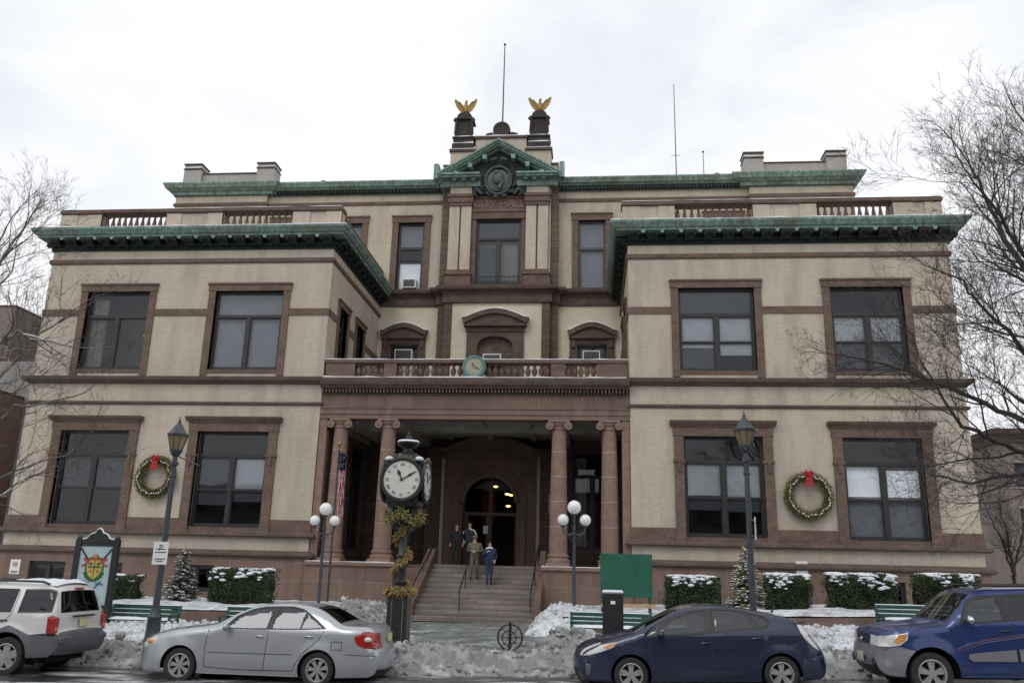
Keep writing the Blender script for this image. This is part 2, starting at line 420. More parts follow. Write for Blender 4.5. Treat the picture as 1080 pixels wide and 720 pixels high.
def window(x0, x1, z0, z1, loc, rz=0, transom=None, mull=1, rail=None, blinds=(), surround=None, deep=.22, room=True, mat='frame', arch=False, curtain=None, tag_label=None, roomlit=False, smat='brown', lamps=()):
    """local coords: x right, y into the wall, z up; loc = world point of the wall plane origin"""
    w = x1-x0; f = .11; mb = MB(); y = deep
    fw = .07
    def bar(a, b, c, d, dy=0): mb.box(a, b, y-.05+dy, y+.05+dy, c, d)
    bar(x0, x0+f, z0, z1); bar(x1-f, x1, z0, z1); bar(x0+f, x1-f, z0, z0+.10); bar(x0+f, x1-f, z1-f, z1)
    top = z1-f
    if transom: mb.box(x0+f, x1-f, y-.08, y+.06, transom-.07, transom+.07); top = transom-.07
    ms = [x0+w*(k+1)/(mull+1) for k in range(mull)]
    for q in ms: mb.box(q-.09, q+.09, y-.07, y+.055, z0+.10, top)
    edges = [x0+f] + [e for q in ms for e in (q-.09, q+.09)] + [x1-f]
    for k in range(0, len(edges), 2):
        a, b = edges[k], edges[k+1]
        for (p, q_, dy) in (((z0+.10), (rail or top), .012), (rail, top, -.02)) if rail else ((z0+.10, top, 0),):
            mb.box(a, a+.05, y-.03+dy, y+.03+dy, p, q_); mb.box(b-.05, b, y-.03+dy, y+.03+dy, p, q_)
            mb.box(a+.05, b-.05, y-.03+dy, y+.03+dy, p, p+.07); mb.box(a+.05, b-.05, y-.03+dy, y+.03+dy, q_-.05, q_)
    o = obj('window', mb, mat, hall)
    o.location = Vector(loc) - Vector((0,40,0)); o.rotation_euler = (0,0,rz)
    if tag_label: o['label'] = tag_label
    g = MB().add([(x0+.05,y+.004,z0+.05),(x1-.05,y+.004,z0+.05),(x1-.05,y+.004,z1-.05),(x0+.05,y+.004,z1-.05)], [(0,1,2,3)])
    obj('pane', g, 'glass', o)
    if blinds:
        for (a, b, c, d, m) in blinds:
            mb = MB(); n = max(2, int((d-c)/.08))
            mb.box(a, b, y+.12, y+.13, c, d); mb.box(a, b, y+.09, y+.15, c-.03, c+.012)
            obj('blind', mb, m, o)
    if curtain:
        for a, b in curtain:
            mb = MB(); n = 14; vs = []; 
            for i in range(n+1):
                xx = a+(b-a)*i/n; yy = y+.3+.05*math.sin(i*1.9)
                vs += [(xx,yy,z0+.1),(xx,yy,z1-.2)]
            mb.add(vs, [(2*i,2*i+2,2*i+3,2*i+1) for i in range(n)]); obj('curtain', mb, 'curtain', o)
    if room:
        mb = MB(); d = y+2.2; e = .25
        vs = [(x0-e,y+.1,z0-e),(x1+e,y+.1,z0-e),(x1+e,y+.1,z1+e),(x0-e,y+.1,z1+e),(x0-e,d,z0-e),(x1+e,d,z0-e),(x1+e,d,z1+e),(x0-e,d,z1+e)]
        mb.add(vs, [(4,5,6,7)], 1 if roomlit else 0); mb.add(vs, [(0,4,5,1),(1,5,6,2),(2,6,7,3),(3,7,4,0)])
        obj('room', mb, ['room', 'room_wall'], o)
    if surround: obj('surround', surround, smat, o)
    if lamps:
        mb = MB()
        for lx, lz in lamps: mb.sphere((lx, y+1.1, lz), .07, 10, 6, (1,1,.6))
        for q in clusters(mb): obj('lamp', q, 'warm_light', o, 60)
    return o

UZ0, UZ1, TZ = 10.62, 14.39, 13.20
LZ0, LZ1, TL = 3.60, 7.77, 6.72
def surround_upper(x0, x1, z0, z1, side=.32, top=.36, pr=.07, sill=True):
    s = MB()
    s.box(x0-side, x0, -pr, .16, z0-.28, z1); s.box(x1, x1+side, -pr, .16, z0-.28, z1)
    s.box(x0-side-.03, x1+side+.03, -pr-.03, .16, z1, z1+top-.06); s.box(x0-side-.07, x1+side+.07, -pr-.08, .1, z1+top-.06, z1+top+.02)
    s.box(x0, x1, -.04, .18, z0-.16, z0)
    s.box(x0-.06, x0, .02, .17, z0, z1-.001); s.box(x1, x1+.06, .02, .17, z0, z1-.001)
    return s
def surround_lower(x0, x1, z0, z1):
    s = MB(); a = .40
    for p, q in ((x0-a, x0), (x1, x1+a)):
        s.box(p, q, -.10, .18, z0-.30, z1-.0); s.box(p-.04, q+.04, -.14, .1, z1-1.12, z1-1.0); s.box(p-.03, q+.03, -.13, .1, z0-.3, z0+.05)
        m_ = (p+q)/2; s.box(m_-.05, m_+.05, -.17, .1, z1-1.5, z1-1.0)
    s.box(x0-a-.03, x1+a+.03, -.12, .18, z1, z1+.40)
    s.box(x0-a-.08, x1+a+.08, -.18, .1, z1+.40, z1+.46)
    s.prism([(-.10, z1+.46), (-.22, z1+.47), (-.30, z1+.56), (-.34, z1+.64), (.1, z1+.64), (.1, z1+.46)], x0-a-.17, x1+a+.17, plane='YZ')
    s.box(x0, x1, -.04, .18, z0-.2, z0)
    return s
BL, BG = 'blind', 'blind_grey'
def bl(x0, x1, halves):
    w = (x1-x0)/2; r = []
    for i, h in enumerate(halves):
        if h: 
            a = x0+.12 + i*w - (0 if i == 0 else .03); b = x0+(i+1)*w-.1
            for (c, d, m) in h: r.append((a, b, c, d, m))
    return r
up = [(-18.64,-15.55,'dark'), (-12.33,-9.04,'grey'), (9.03,12.33,'white'), (15.57,18.66,'half')]
lo = [(-18.85,-15.58,'L1'), (-12.36,-9.08,'L2'), (9.08,12.37,'R1'), (15.60,18.80,'R2')]
upw, low = [], []
for x0, x1, k in up:
    b = {'dark': (), 'grey': bl(x0,x1,[[(UZ0+.1,TZ-.1,BG)],[(UZ0+.1,TZ-.1,BG)]]),
         'white': bl(x0,x1,[[(11.75,TZ-.06,BL),(UZ0+.12,11.7,BG)],[(UZ0+.8,TZ-.06,BL)]]),
         'half': bl(x0,x1,[[(11.9,TZ-.06,BL),(UZ0+.1,11.88,BG)],[(11.9,TZ-.06,BL),(UZ0+.1,11.88,BG)]])}[k]
    b = list(b) + ([(x0+.12, x1-.12, TZ+.1, UZ1-.12, BG)] if k in ('white','grey') else [])
    window(x0, x1, UZ0, UZ1, (0,D,0), transom=TZ, rail=11.93 if k in ('white','half') else None, blinds=b, surround=surround_upper(x0,x1,UZ0,UZ1), roomlit=(k=='dark'), curtain=[(x0+.1,x0+.8)] if k=='dark' else None, lamps=((-16.3,12.6),(-16.1,12.2)) if k=='dark' else ())
for x0, x1, k in lo:
    b = {'L1': bl(x0,x1,[[(5.3,TL-.1,BG)],[(5.2,TL-.1,BG)]]), 'L2': bl(x0,x1,[[(4.6,TL-.15,BG)],[(5.2,TL-.1,BL),(4.75,5.15,BG)]]),
         'R1': bl(x0,x1,[[(5.35,TL-.1,BL),(4.75,5.3,BG)],[(5.2,TL-.1,BL),(4.7,5.15,BG)]]),
         'R2': bl(x0,x1,[[(5.4,TL-.06,BL),(LZ0+.1,5.35,BG)],[(5.4,TL-.25,BL),(LZ0+.1,5.35,BG)]])}[k]
    window(x0, x1, LZ0, LZ1, (0,D,0), transom=TL, rail=5.2, blinds=b, surround=surround_lower(x0,x1,LZ0,LZ1), deep=.26)

# wing walls
for sgn in (-1, 1):
    holes = [(x0,x1,UZ0,UZ1) for x0,x1,_ in up if x0*sgn > 0] + [(x0,x1,LZ0,LZ1) for x0,x1,_ in lo if x0*sgn > 0]
    a, b = (WI, WO) if sgn > 0 else (-WO, -WI)
    mb = MB(); wall_holes(mb, a, b, 2.6, 17.3, holes, D)
    # side walls; inner wall has windows towards the recess
    xi = WI*sgn; xo = WO*sgn
    mb.add([(xo,D,0),(xo,B+12,0),(xo,B+12,17.3),(xo,D,17.3)], [(0,1,2,3)])
    sideh = [(37.6,39.0,10.9,14.1), (40.6,42.0,10.9,14.1)]
    wall_holes(mb, D, B, 8.4, 17.3, sideh, 0, .35, 0, P=lambda x,yy,z: (xi+sgn*yy, x, z))
    mb.add([(a,D,17.3),(b,D,17.3),(b,B,17.3),(a,B,17.3)], [(0,1,2,3)])
    hp('wing_wall', mb, 'brick')
    mb = MB(); pw = [(38.2,40.6,3.0,8.0),(41.6,44.0,3.0,8.0)]; wall_holes(mb, D, B, 0, 8.4, pw, 0, .35, 0, P=lambda x,yy,z: (xi+sgn*yy, x, z)); hp('porch_side_wall', mb, 'brown_small')
    for (p, q, c, d) in pw:
        wdt = q-p; window(-wdt/2, wdt/2, c, d, (xi, (p+q)/2, 0), rz=R(90) if sgn < 0 else R(-90), mull=1, transom=6.8, curtain=[(-wdt/2+.1, -wdt/2+.6)])
    for (p, q, c, d) in sideh:
        wdt = q-p; cy = (p+q)/2
        window(-wdt/2, wdt/2, c, d, (xi, cy, 0), rz=R(90) if sgn < 0 else R(-90), mull=0, rail=12.5, transom=13.2, surround=surround_upper(-wdt/2, wdt/2, c, d, .26, .3),
               blinds=[(-wdt/2+.1, wdt/2-.1, 12.3, 13.1, BL)] if cy < 39 else ())
    # trims: string bands swept round the wing
    path = [(-WO, B+4), (-WO, D), (-WI, D), (-WI, B)] if sgn < 0 else [(WI, B), (WI, D), (WO, D), (WO, B+4)]
    mb = MB(); mb.sweep(path, [(0,15.78),(.05,15.78),(.09,15.84),(.09,15.98),(.05,16.02),(0,16.02)])
    # mid band stops at window surrounds: build in pieces
    segs = {-1: [(-WO-.045,-18.96),(-15.23,-12.65),(-8.72,-WI+.045)], 1: [(WI-.045,8.71),(12.65,15.25),(18.98,WO+.045)]}[sgn]
    for p, q in segs: mb.box(p, q, D-.045, D+.1, 13.20, 13.52)
    for p, q in ((36.0,37.33),(39.27,40.33),(42.27,45)): mb.box(min(xi+.1*sgn, xi-.045*sgn), max(xi+.1*sgn, xi-.045*sgn), p, q, 13.20, 13.52)
    hp('string_course', mb, 'brown')
    mb = MB(); mb.sweep(path, [(0,9.93),(.10,9.95),(.16,10.02),(.30,10.08),(.34,10.22),(.32,10.25),(0,10.31)])
    mb.sweep(path, [(0,8.98),(.06,8.98),(.10,9.03),(.10,9.09),(.05,9.13),(0,9.13)])
    hp('belt_course', mb, 'brown_dark')
    front = [(-WO, B+4), (-WO, D), (-WI, D), (-WI, D+.9)] if sgn < 0 else [(WI, D+.9), (WI, D), (WO, D), (WO, B+4)]
    mb = MB(); mb.sweep(front, [(0,3.28),(.12,3.28),(.2,3.2),(.26,3.26),(.24,3.36),(.14,3.42),(0,3.44)])
    mb.sweep(front, [(0,2.36),(.16,2.36),(.30,2.44),(.30,2.52),(.18,2.60),(.10,2.66),(0,2.66)])
    hp('sill_course', mb, 'brown_dark')
    mb = MB()
    dado = {-1: [(-WO-.05,-19.25),(-15.18,-12.76),(-8.68,-WI+.05)], 1: [(WI-.05,8.68),(12.77,15.20),(19.20,WO+.05)]}[sgn]
    for p, q in dado: mb.box(p, q, D-.06, D+.1, 3.41, 3.95)
    for x0, x1, _ in lo:
        if x0*sgn > 0: mb.box(x0-.40, x1+.40, D-.05, D+.18, 3.40, 3.42)
    hp('dado_band', mb, 'brown')
    # base with basement windows
    bw = {-1: [(-19.3,-17.6,.9,2.0), (-16.6,-15.0,.9,2.0), (-12.6,-10.9,.9,2.0)], 1: [(8.9,10.4,.9,2.0),(12.7,13.1,0,.1),(16.1,17.6,.9,2.0)]}[sgn]
    bw = [h for h in bw if h[3] > .5]
    mb = MB(); wall_holes(mb, a-(.12 if sgn<0 else .12), b+.12, -.3, 2.40, bw, D-.12, .4)
    mb.box(xi-.12 if sgn > 0 else xi-.3, xi+.3 if sgn > 0 else xi+.12, D-.121, B, -.3, 2.38)
    mb.box(xo-.3 if sgn > 0 else xo-.12, xo+.12 if sgn > 0 else xo+.3, D-.119, B+4, -.3, 2.38)
    hp('base_wall', mb, 'brown_block')
    for h in bw: window(h[0], h[1], h[2], h[3], (0,D-.12,0), deep=.2, mull=1)
    # pale strip under the sill course is brick (wall itself)
    # ---- copper cornice with scroll brackets
    O = .82
    cp = [(-WO, B+4), (-WO, D), (-WI, D), (-WI, B-.02)] if sgn < 0 else [(WI, B-.02), (WI, D), (WO, D), (WO, B+4)]
    mb = MB(); mb.sweep(cp, [(0,16.98),(O-.26,16.98),(O-.26,17.07),(O-.16,17.10),(O-.10,17.18),(O-.02,17.27),(O,17.31),(O,17.37),(O-.05,17.40),(-.3,17.44)])
    cor = hp('cornice', mb, 'copper')
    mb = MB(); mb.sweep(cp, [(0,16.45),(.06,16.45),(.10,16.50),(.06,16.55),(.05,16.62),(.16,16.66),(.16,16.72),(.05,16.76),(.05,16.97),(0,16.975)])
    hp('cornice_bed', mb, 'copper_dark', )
    br = MB(); prof = [(0,16.66),(.14,16.62),(.26,16.66),(.32,16.76),(.44,16.80),(.54,16.86),(.55,16.975),(0,16.975)]
    cap = MB()
    nfr = 17
    def bracket(px, py, dx, dy):
        tx, ty = -dy, dx; hw = .21
        vs = []
        for t in (-hw, hw):
            for o_, z in prof: vs.append((px+dx*o_+tx*t, py+dy*o_+ty*t, z))
        k = len(prof); br.add(vs, [tuple(range(k)), tuple(range(2*k-1, k-1, -1))] + [(i, k+i, k+(i+1)%k, (i+1)%k) for i in range(k)])
        for t in (-.20, .20):
            br.tube([(px+dx*.40+tx*(t*.8), py+dy*.40+ty*(t*.8), 16.84), (px+dx*.40+tx*t*1.2, py+dy*.40+ty*t*1.2, 16.84)], .13, 10)
            br.tube([(px+dx*.12+tx*(t*.8), py+dy*.12+ty*(t*.8), 16.66), (px+dx*.12+tx*t*1.15, py+dy*.12+ty*t*1.15, 16.66)], .10, 8)
    def rosette(px, py, dx, dy):
        tx, ty = -dy, dx
        vs = [(px+dx*a+tx*b, py+dy*a+ty*b, z) for (a,b,z) in ((.54,-.10,16.975),(.54,.10,16.975),(.59,.09,16.90),(.59,-.09,16.90),(.59,-.04,16.84),(.59,.04,16.84))]
        cap.add(vs, [(0,1,2,3),(3,2,5,4)])
        cap.add([(px+dx*(.592)+tx*b, py+dy*.592+ty*b, z) for b, z in ((-.10,16.975),(.10,16.975),(.07,16.92),(-.07,16.92))], [(0,1,2,3)])
    for i in range(nfr):
        x = a + .25 + (b-a-.5)*i/(nfr-1); bracket(x, D, 0, -1)
        if i < nfr-1: rosette(x+(b-a-.5)/(nfr-1)/2, D, 0, -1)
    for i in range(11):
        y = D+.35+.83*i
        if y < B-.2: bracket(xi, y, -sgn, 0); rosette(xi, y+.41, -sgn, 0)
        if i < 8: bracket(xo, y, sgn, 0)
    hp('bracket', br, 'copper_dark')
    hp('rosette', cap, 'copper_pale')
    # ---- roof balustrade on the wing
    yb = D+.05; pz0, pz1 = 17.4, 18.45
    piers = [(6.62,9.0),(12.50,15.30),(18.63,20.72)]; gaps = [(9.0,12.50),(15.30,18.63)]
    if sgn < 0: piers = [(-q,-p) for p,q in piers]; gaps = [(-q,-p) for p,q in gaps]
    for p, q in piers:
        mb = MB(); mb.box(p, q, yb, yb+.55, pz0, pz1-.06)
        if q-p > 2.5: mb.box(p+.0, p+.75, yb-.05, yb+.1, pz0, pz1-.07); mb.box(q-.75, q, yb-.05, yb+.1, pz0, pz1-.07); mb.box(p+.95, q-.95, yb-.03, yb+.1, pz0+.2, pz1-.25)
        else: mb.box(p, p+.85, yb-.05, yb+.1, pz0, pz1-.07); mb.box(q-.75, q, yb-.051, yb+.1, pz0, pz1-.07)
        pr = hp('balustrade_pier', mb, 'brick')
    mb = MB()
    for p, q in piers + gaps: mb.bbox(p-.0, q+.0, yb-.08, yb+.62, pz1+.02, pz1+.16, .02)
    for p, q in piers: mb.bbox(p-.05, q+.05, yb-.12, yb+.66, pz1-.03, pz1+.14, .02)
    for p, q in gaps: mb.box(p, q, yb+.02, yb+.5, pz0, pz0+.14)
    rail = hp('balustrade_rail', mb, 'brown')
    bal = MB(); bal.lathe([(.09,0),(.09,.07),(.06,.09),(.10,.22),(.115,.32),(.10,.44),(.06,.66),(.05,.76),(.085,.82),(.09,.96)], n=10)
    first = None
    for p, q in gaps:
        nb = 11
        for i in range(nb):
            x = p + (q-p)*(i+.5)/nb
            if first is None: first = obj('baluster', bal, 'brown', rail, 40); o = first
            else: o = bpy.data.objects.new('baluster', first.data); COL.objects.link(o); o.parent = rail
            o.location = (x, yb+.26, pz0+.12)
    # return balustrade along the recess side: solid brick parapet
    mb = MB()
    mb.box(min(xi, xi+.5*sgn), max(xi, xi+.5*sgn), yb+.551, B, pz0, pz1-.06); hp('parapet', mb, 'brick')
    mb = MB(); mb.box(min(xi-.07*sgn, xi+.57*sgn), max(xi-.07*sgn, xi+.57*sgn), yb+.665, B, pz1-.055, pz1+.13); hp('coping', mb, 'brown')

# ------------------------------------------------------------------ central block
XB = 19.85
mb = MB()
fl = [(4.46,6.02,17.42,21.60), (8.2,9.76,17.42,21.60), (11.9,13.46,17.42,21.6)]
fl = fl + [(-q,-p,c,d) for p,q,c,d in fl]
fl = [(p-.04 if p<0 else p-.0, q-.04 if p<0 else q, c, d) for p,q,c,d in fl]
lowf = [(4.42,6.06,13.0,14.22), (-6.16,-4.50,13.0,14.22)]
gf = [(4.2,6.3,3.2,8.2), (-6.3,-4.2,3.2,8.2)]; doorhole = [(-1.5,1.3,2.25,6.92)]
wall_holes(mb, -XB, XB, 17.3, 23.6, fl, B)
mb.add([(-XB,B,17.3),(-XB,B+14,17.3),(-XB,B+14,23.6),(-XB,B,23.6)], [(0,1,2,3)]); mb.add([(XB,B,17.3),(XB,B+14,17.3),(XB,B+14,23.6),(XB,B,23.6)], [(0,1,2,3)])
mb.box(-XB-.0, -14.15, B-.25, B-.001, 17.3, 23.6); mb.box(14.15, XB, B-.25, B-.001, 17.3, 23.6)
hp('upper_wall', mb, 'brick')
mb = MB(); wall_holes(mb, -WI, WI, 9.2, 17.3, lowf, B); hp('middle_wall', mb, 'stucco')
mb = MB(); wall_holes(mb, -WI, WI, 0, 9.2, gf+doorhole, B, .3); hp('porch_wall', mb, 'brown_small')
for i, (p, q, c, d) in enumerate(fl):
    left_f = abs((p+q)/2+5.28) < .2; right_f = abs((p+q)/2-5.24) < .2
    window(p, q, c, d, (0,B,0), mull=0, transom=20.05 if left_f else 19.9, rail=19.3 if left_f else None, deep=.2,
           surround=surround_upper(p, q, c, d, .36, .42), mat='frame' if left_f else 'frame_grey',
           blinds=[(p+.12, q-.12, 17.6, 19.15, BL), (p+.12,q-.12,20.15,21.45,BG)] if left_f else [(p+.12,q-.12,17.55,21.45,BG)])
def hood(mb, cx, hw, z0, zt, y, arch_h, pr=.35):
    """segmental / gabled window hood"""
    n = 14; top = []; bot = []
    for i in range(n+1):
        t = -1+2*i/n; top.append((cx+hw*t, zt-arch_h*abs(t)**1.7 + (0.10 if abs(t) > .93 else 0))); bot.append((cx+hw*.93*t, zt-.28-arch_h*.95*abs(t)**1.7))
    mb.prism(top + bot[::-1], y-pr, y+.1)
    mb.prism(bot + [(cx+hw*.93, zt-arch_h-.3), (cx-hw*.93, zt-arch_h-.3)], y-pr+.14, y+.1)
    mb.box(cx-hw*.93, cx+hw*.93, y-pr+.08, y+.1, zt-arch_h-.36, zt-arch_h-.22)
for (p, q, c, d) in lowf:
    cx = (p+q)/2; s = MB()
    s.box(p-.42, p, -.1, .1, c-1.5, d); s.box(q, q+.42, -.1, .1, c-1.5, d); s.box(p-.42, q+.42, -.1, .1, d, d+.42)
    s.box(p-.32, p-.1, -.18, .05, d-.2, d+.4); s.box(q+.1, q+.32, -.18, .05, d-.2, d+.4)
    hood(s, cx, 1.36, d, 15.42, 0, .55)
    for k in (-1, 1): s.prism([(cx+k*(1.24), 12.6), (cx+k*1.24, 13.6), (cx+k*1.32, 13.2), (cx+k*1.5, 12.7), (cx+k*1.5, 12.5)], -.12, .1)
    window(p, q, c-1.2, d, (0,B,0), mull=1, surround=s, deep=.3, smat='brown_dark')
# centre bay
CB = B-.6
mb = MB()
cwin = (-1.36, 1.22, 17.55, 21.50)
for p, q in ((-2.98,-1.62),(1.42,2.9)):
    mb.box(p, q, CB, B+.1, 9.2, 16.45); mb.box(p, q, CB, B+.1, 17.42, 23.9)
mb.box(-1.62, 1.42, CB+.25, B+.3, 21.5, 23.9); 
hp('centre_bay_wall', mb, 'brick')
mb = MB(); wall_holes(mb, -2.55, 2.47, 9.2, 16.45, [(-1.06,.9,10.2,14.5)], CB-.03, .5)
hp('centre_bay_panel', mb, 'stucco')
mb = MB()
for p, q in ((-3.0,-2.56),(2.48,2.92)): mb.box(p, q, CB-.10, CB+.2, 9.2, 16.45)
for p, q in ((-3.42,-3.0),(2.92,3.34)): mb.box(p, q, CB+.25, B+.1, 9.2, 16.45); mb.box(p, q, CB+.1, B+.1, 17.42, 23.4)
hp('quoin_strip', mb, 'brown_small')
mb = MB(); mb.box(-1.06, .90, CB+.14, CB+.2, 10.3, 14.5); hp('window_infill', mb, 'brown_dark')
# brick pilasters with brownstone bases / caps either side of the central window
mb = MB(); ms = MB()
for p, q in ((-2.92,-1.66),(1.50,2.76)):
    m_ = (p+q)/2
    for u, v in ((p, m_-.05), (m_+.05, q)): mb.box(u, v, CB-.22, CB+.01, 18.35, 22.25)
    mb.box(p, q, CB-.26, CB+.01, 22.95, 23.45)
    ms.box(p-.02, q+.02, CB-.14, CB+.005, 18.3, 22.3)
    ms.box(p-.10, q+.10, CB-.36, CB+.006, 17.42, 18.02); ms.box(p-.16, q+.16, CB-.44, CB+.007, 18.02, 18.14); ms.box(p-.06,q+.06, CB-.30, CB+.008, 18.14, 18.35)
    ms.box(p-.04, q+.04, CB-.30, CB+.009, 22.25, 22.45); ms.box(p-.10, q+.10, CB-.36, CB+.01, 22.45, 22.78); ms.box(p-.14, q+.14, CB-.42, CB+.011, 22.78, 22.95)
hp('pilaster', mb, 'brick'); hp('pilaster_trim', ms, 'brown')
# CITY HALL panel
mb = MB(); mb.box(-1.60, 1.44, CB-.12, CB+.25, 21.50, 22.95); mb.box(-1.60, 1.44, CB-.18, CB, 21.9, 21.98); mb.box(-1.60, 1.44, CB-.18, CB, 22.72, 22.80)
mb.box(-1.72, -1.37, CB-.02, CB+.3, 17.5, 21.5); mb.box(1.23, 1.5, CB-.02, CB+.3, 17.5, 21.5)
pan = hp('name_panel', mb, 'brown', label='brownstone panel carved with the words CITY HALL')
mb = MB(); text_into(mb, 'CITY·HALL', .62, face_front(-.08, CB-.125, 22.35), .08, sx=1.0); obj('letters', mb, 'column', pan)
window(cwin[0], cwin[1], cwin[2], cwin[3], (0,CB+.02,0), transom=20.35, mull=1, deep=.2, blinds=[(cwin[0]+.1,cwin[1]-.1,20.45,21.35,BG),(cwin[0]+.1,-.2,17.7,19.9,BG)], roomlit=True)
# little iron balcony rail
mb = MB()
for z in (17.62, 17.9): mb.tube([(-1.3, CB-.3, z), (1.2, CB-.3, z)], .02, 6)
for i in range(22):
    x = -1.3 + 2.5*i/21; mb.tube([(x, CB-.3, 17.45), (x, CB-.3, 17.9)], .013, 5)
    if i % 2 == 0: mb.tube([(x, CB-.3, 17.9), (x+.06, CB-.3, 17.97), (x+.12, CB-.3, 17.9)], .012, 4)
hp('balconet_rail', mb, 'iron')
# central arched window, hood
s = MB()
s.box(-1.66, -1.06, -.14, .1, 10.2, 14.75); s.box(.90, 1.50, -.14, .1, 10.2, 14.75)
n = 12; arch = [(-1.06+.0, 14.75)] + [(-.08-.98*math.cos(PI*i/n), 13.95+.55*math.sin(PI*i/n)) for i in range(n+1)] + [(.90, 14.75)]
s.prism(arch[::-1], -.14, .1)
s.box(-1.7, 1.54, -.2, .1, 14.75, 15.15); hood(s, -.08, 1.86, 0, 16.0, 0, .62, .5)
window(-1.06, .90, 10.2, 14.5, (0,CB-.03,0), transom=13.85, mull=1, surround=s, deep=.3, smat='brown_dark')
# belts of the central block
cpath = [(-WI, B), (-3.42, B), (-3.42, B-.32), (-3.0, B-.32), (-3.0, CB-.08), (2.92, CB-.08), (2.92, B-.32), (3.34, B-.32), (3.34, B), (WI, B)]
mb = MB(); mb.sweep(cpath, [(0,16.42),(.10,16.45),(.12,16.62),(.10,16.9),(.16,17.0),(.26,17.08),(.42,17.14),(.46,17.26),(.46,17.34),(0,17.44)])
hp('belt_course', mb, 'brown_dark')
mb = MB(); mb.sweep([(-XB, B+14), (-XB, B-.25), (-14.15, B-.25), (-14.15, B), (-3.42, B)], [(0,22.74),(.07,22.76),(.09,22.9),(.05,22.97),(0,22.97)])
mb.sweep([(3.34, B), (14.15, B), (14.15, B-.25), (XB, B-.25), (XB, B+14)], [(0,22.74),(.07,22.76),(.09,22.9),(.05,22.97),(0,22.97)])
hp('string_course', mb, 'brown')
# main copper cornice
prof = [(0,23.42),(.10,23.44),(.14,23.52),(.14,23.64),(.30,23.68),(.36,23.74),(.50,23.78),(.56,23.90),(.62,24.0),(.62,24.08),(.55,24.11),(-.3,24.14)]
mb = MB(); mb.sweep([(-XB, B+14), (-XB, B-.25), (-13.95, B-.25), (-13.95, B), (-3.3, B)], prof)
mb.sweep([(3.2, B), (13.75, B), (13.75, B-.25), (XB, B-.25), (XB, B+14)], prof)
hp('cornice', mb, 'copper')
mb = MB()
for sgn in (-1, 1):
    x = 3.5
    while x < 13.6:
        mb.box(min(sgn*x, sgn*(x+.1)), max(sgn*x, sgn*(x+.1)), B-.29, B-.141, 23.50, 23.655); x += .2
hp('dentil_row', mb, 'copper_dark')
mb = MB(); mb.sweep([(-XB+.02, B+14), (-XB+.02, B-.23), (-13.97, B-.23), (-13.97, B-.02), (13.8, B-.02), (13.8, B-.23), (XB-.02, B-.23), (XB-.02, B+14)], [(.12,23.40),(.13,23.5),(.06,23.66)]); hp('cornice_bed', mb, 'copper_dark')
# roof slab
mb = MB(); mb.box(-XB, XB, B+.05, B+14, 23.7, 24.05); hp('roof', mb, 'parapet_grey')
# roof parapets on the ends
mb = MB(); cpg = MB()
for sgn in (-1, 1):
    for p, q in ((13.98,15.08),(18.6,19.7)):
        a, b = (p, q) if sgn > 0 else (-q, -p); mb.box(a, b, B+.0, B+1.0, 24.1, 25.30); cpg.bbox(a-.04, b+.04, B-.05, B+1.05, 25.32, 25.40, .02); mb.box(a-.0, b+.0, B+.02, B+.95, 25.42, 25.62); cpg.bbox(a-.05, b+.05, B-.06, B+1.05, 25.64, 25.73, .02)
    a, b = (15.08, 18.6) if sgn > 0 else (-18.6, -15.08); mb.box(a, b, B+.25, B+.75, 24.1, 25.1); cpg.bbox(a, b, B+.18, B+.82, 25.1, 25.18, .02)
hp('parapet', mb, 'parapet_grey'); hp('coping', cpg, 'brown_dark')
# pediment
py = CB-.1
mb = MB()
ax, az = -.10, 26.12; lx, rx, ez = -3.62, 3.44, 24.02
def rake(off0, off1, yout, y1=py+.9):
    poly = [(lx, ez-off0+.0), (ax, az-off0), (rx, ez-off0), (rx, ez-off1), (ax, az-off1), (lx, ez-off1)]
    vs = [(x, yout, z) for x, z in poly] + [(x, y1, z) for x, z in poly]
    mb.add(vs, [(0,1,4,5),(1,2,3,4),(11,10,7,6),(10,9,8,7),(0,6,7,1),(1,7,8,2),(5,4,10,11),(4,3,9,10),(0,5,11,6),(2,8,9,3)])
rake(0, .12, py-.95); rake(.12, .26, py-.85); rake(.26, .36, py-.72); rake(.36, .48, py-.45)
for p, q in ((lx, -1.15), (.95, rx)):
    mb.box(p, q, py-.9, py+.5, 23.90, 24.01); mb.box(p+.06*(p<0), q-.06*(q>0), py-.78, py+.5, 23.78, 23.90)
    mb.box(p+.12*(p<0), q-.12*(q>0), py-.3, py+.5, 23.40, 23.78)
for x in (3.52, -3.72): mb.box(x-.12, x+.16, py-.8, py-.2, 23.7, 24.62)
ped = hp('pediment', mb, 'copper')
mb = MB(); mb.prism([(lx+.5, 24.0), (rx-.5, 24.1), (ax, az-.45)], py-.2, py+.3)
mb.box(-1.6, 1.42, py-.22, py+.3, 22.96, 24.0)
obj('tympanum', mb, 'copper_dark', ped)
mb = MB()
for sgn in (-1, 1):
    for k in range(1, 4):
        t = k/4.2; x = ax + (3.5*t)*sgn; z = az-.40-(az-ez)*t
        mb.prism([(x-.13, z-.03), (x+.13, z-.03), (x+.11, z-.3), (x-.11, z-.3)], py-.72, py-.2)
    for k in range(3):
        x = (-1.55 - k*.55) if sgn < 0 else (1.45 + k*.52); mb.box(x-.1, x+.1, py-.62, py-.3, 23.66, 23.782)
obj('modillion', mb, 'copper_pale', ped)
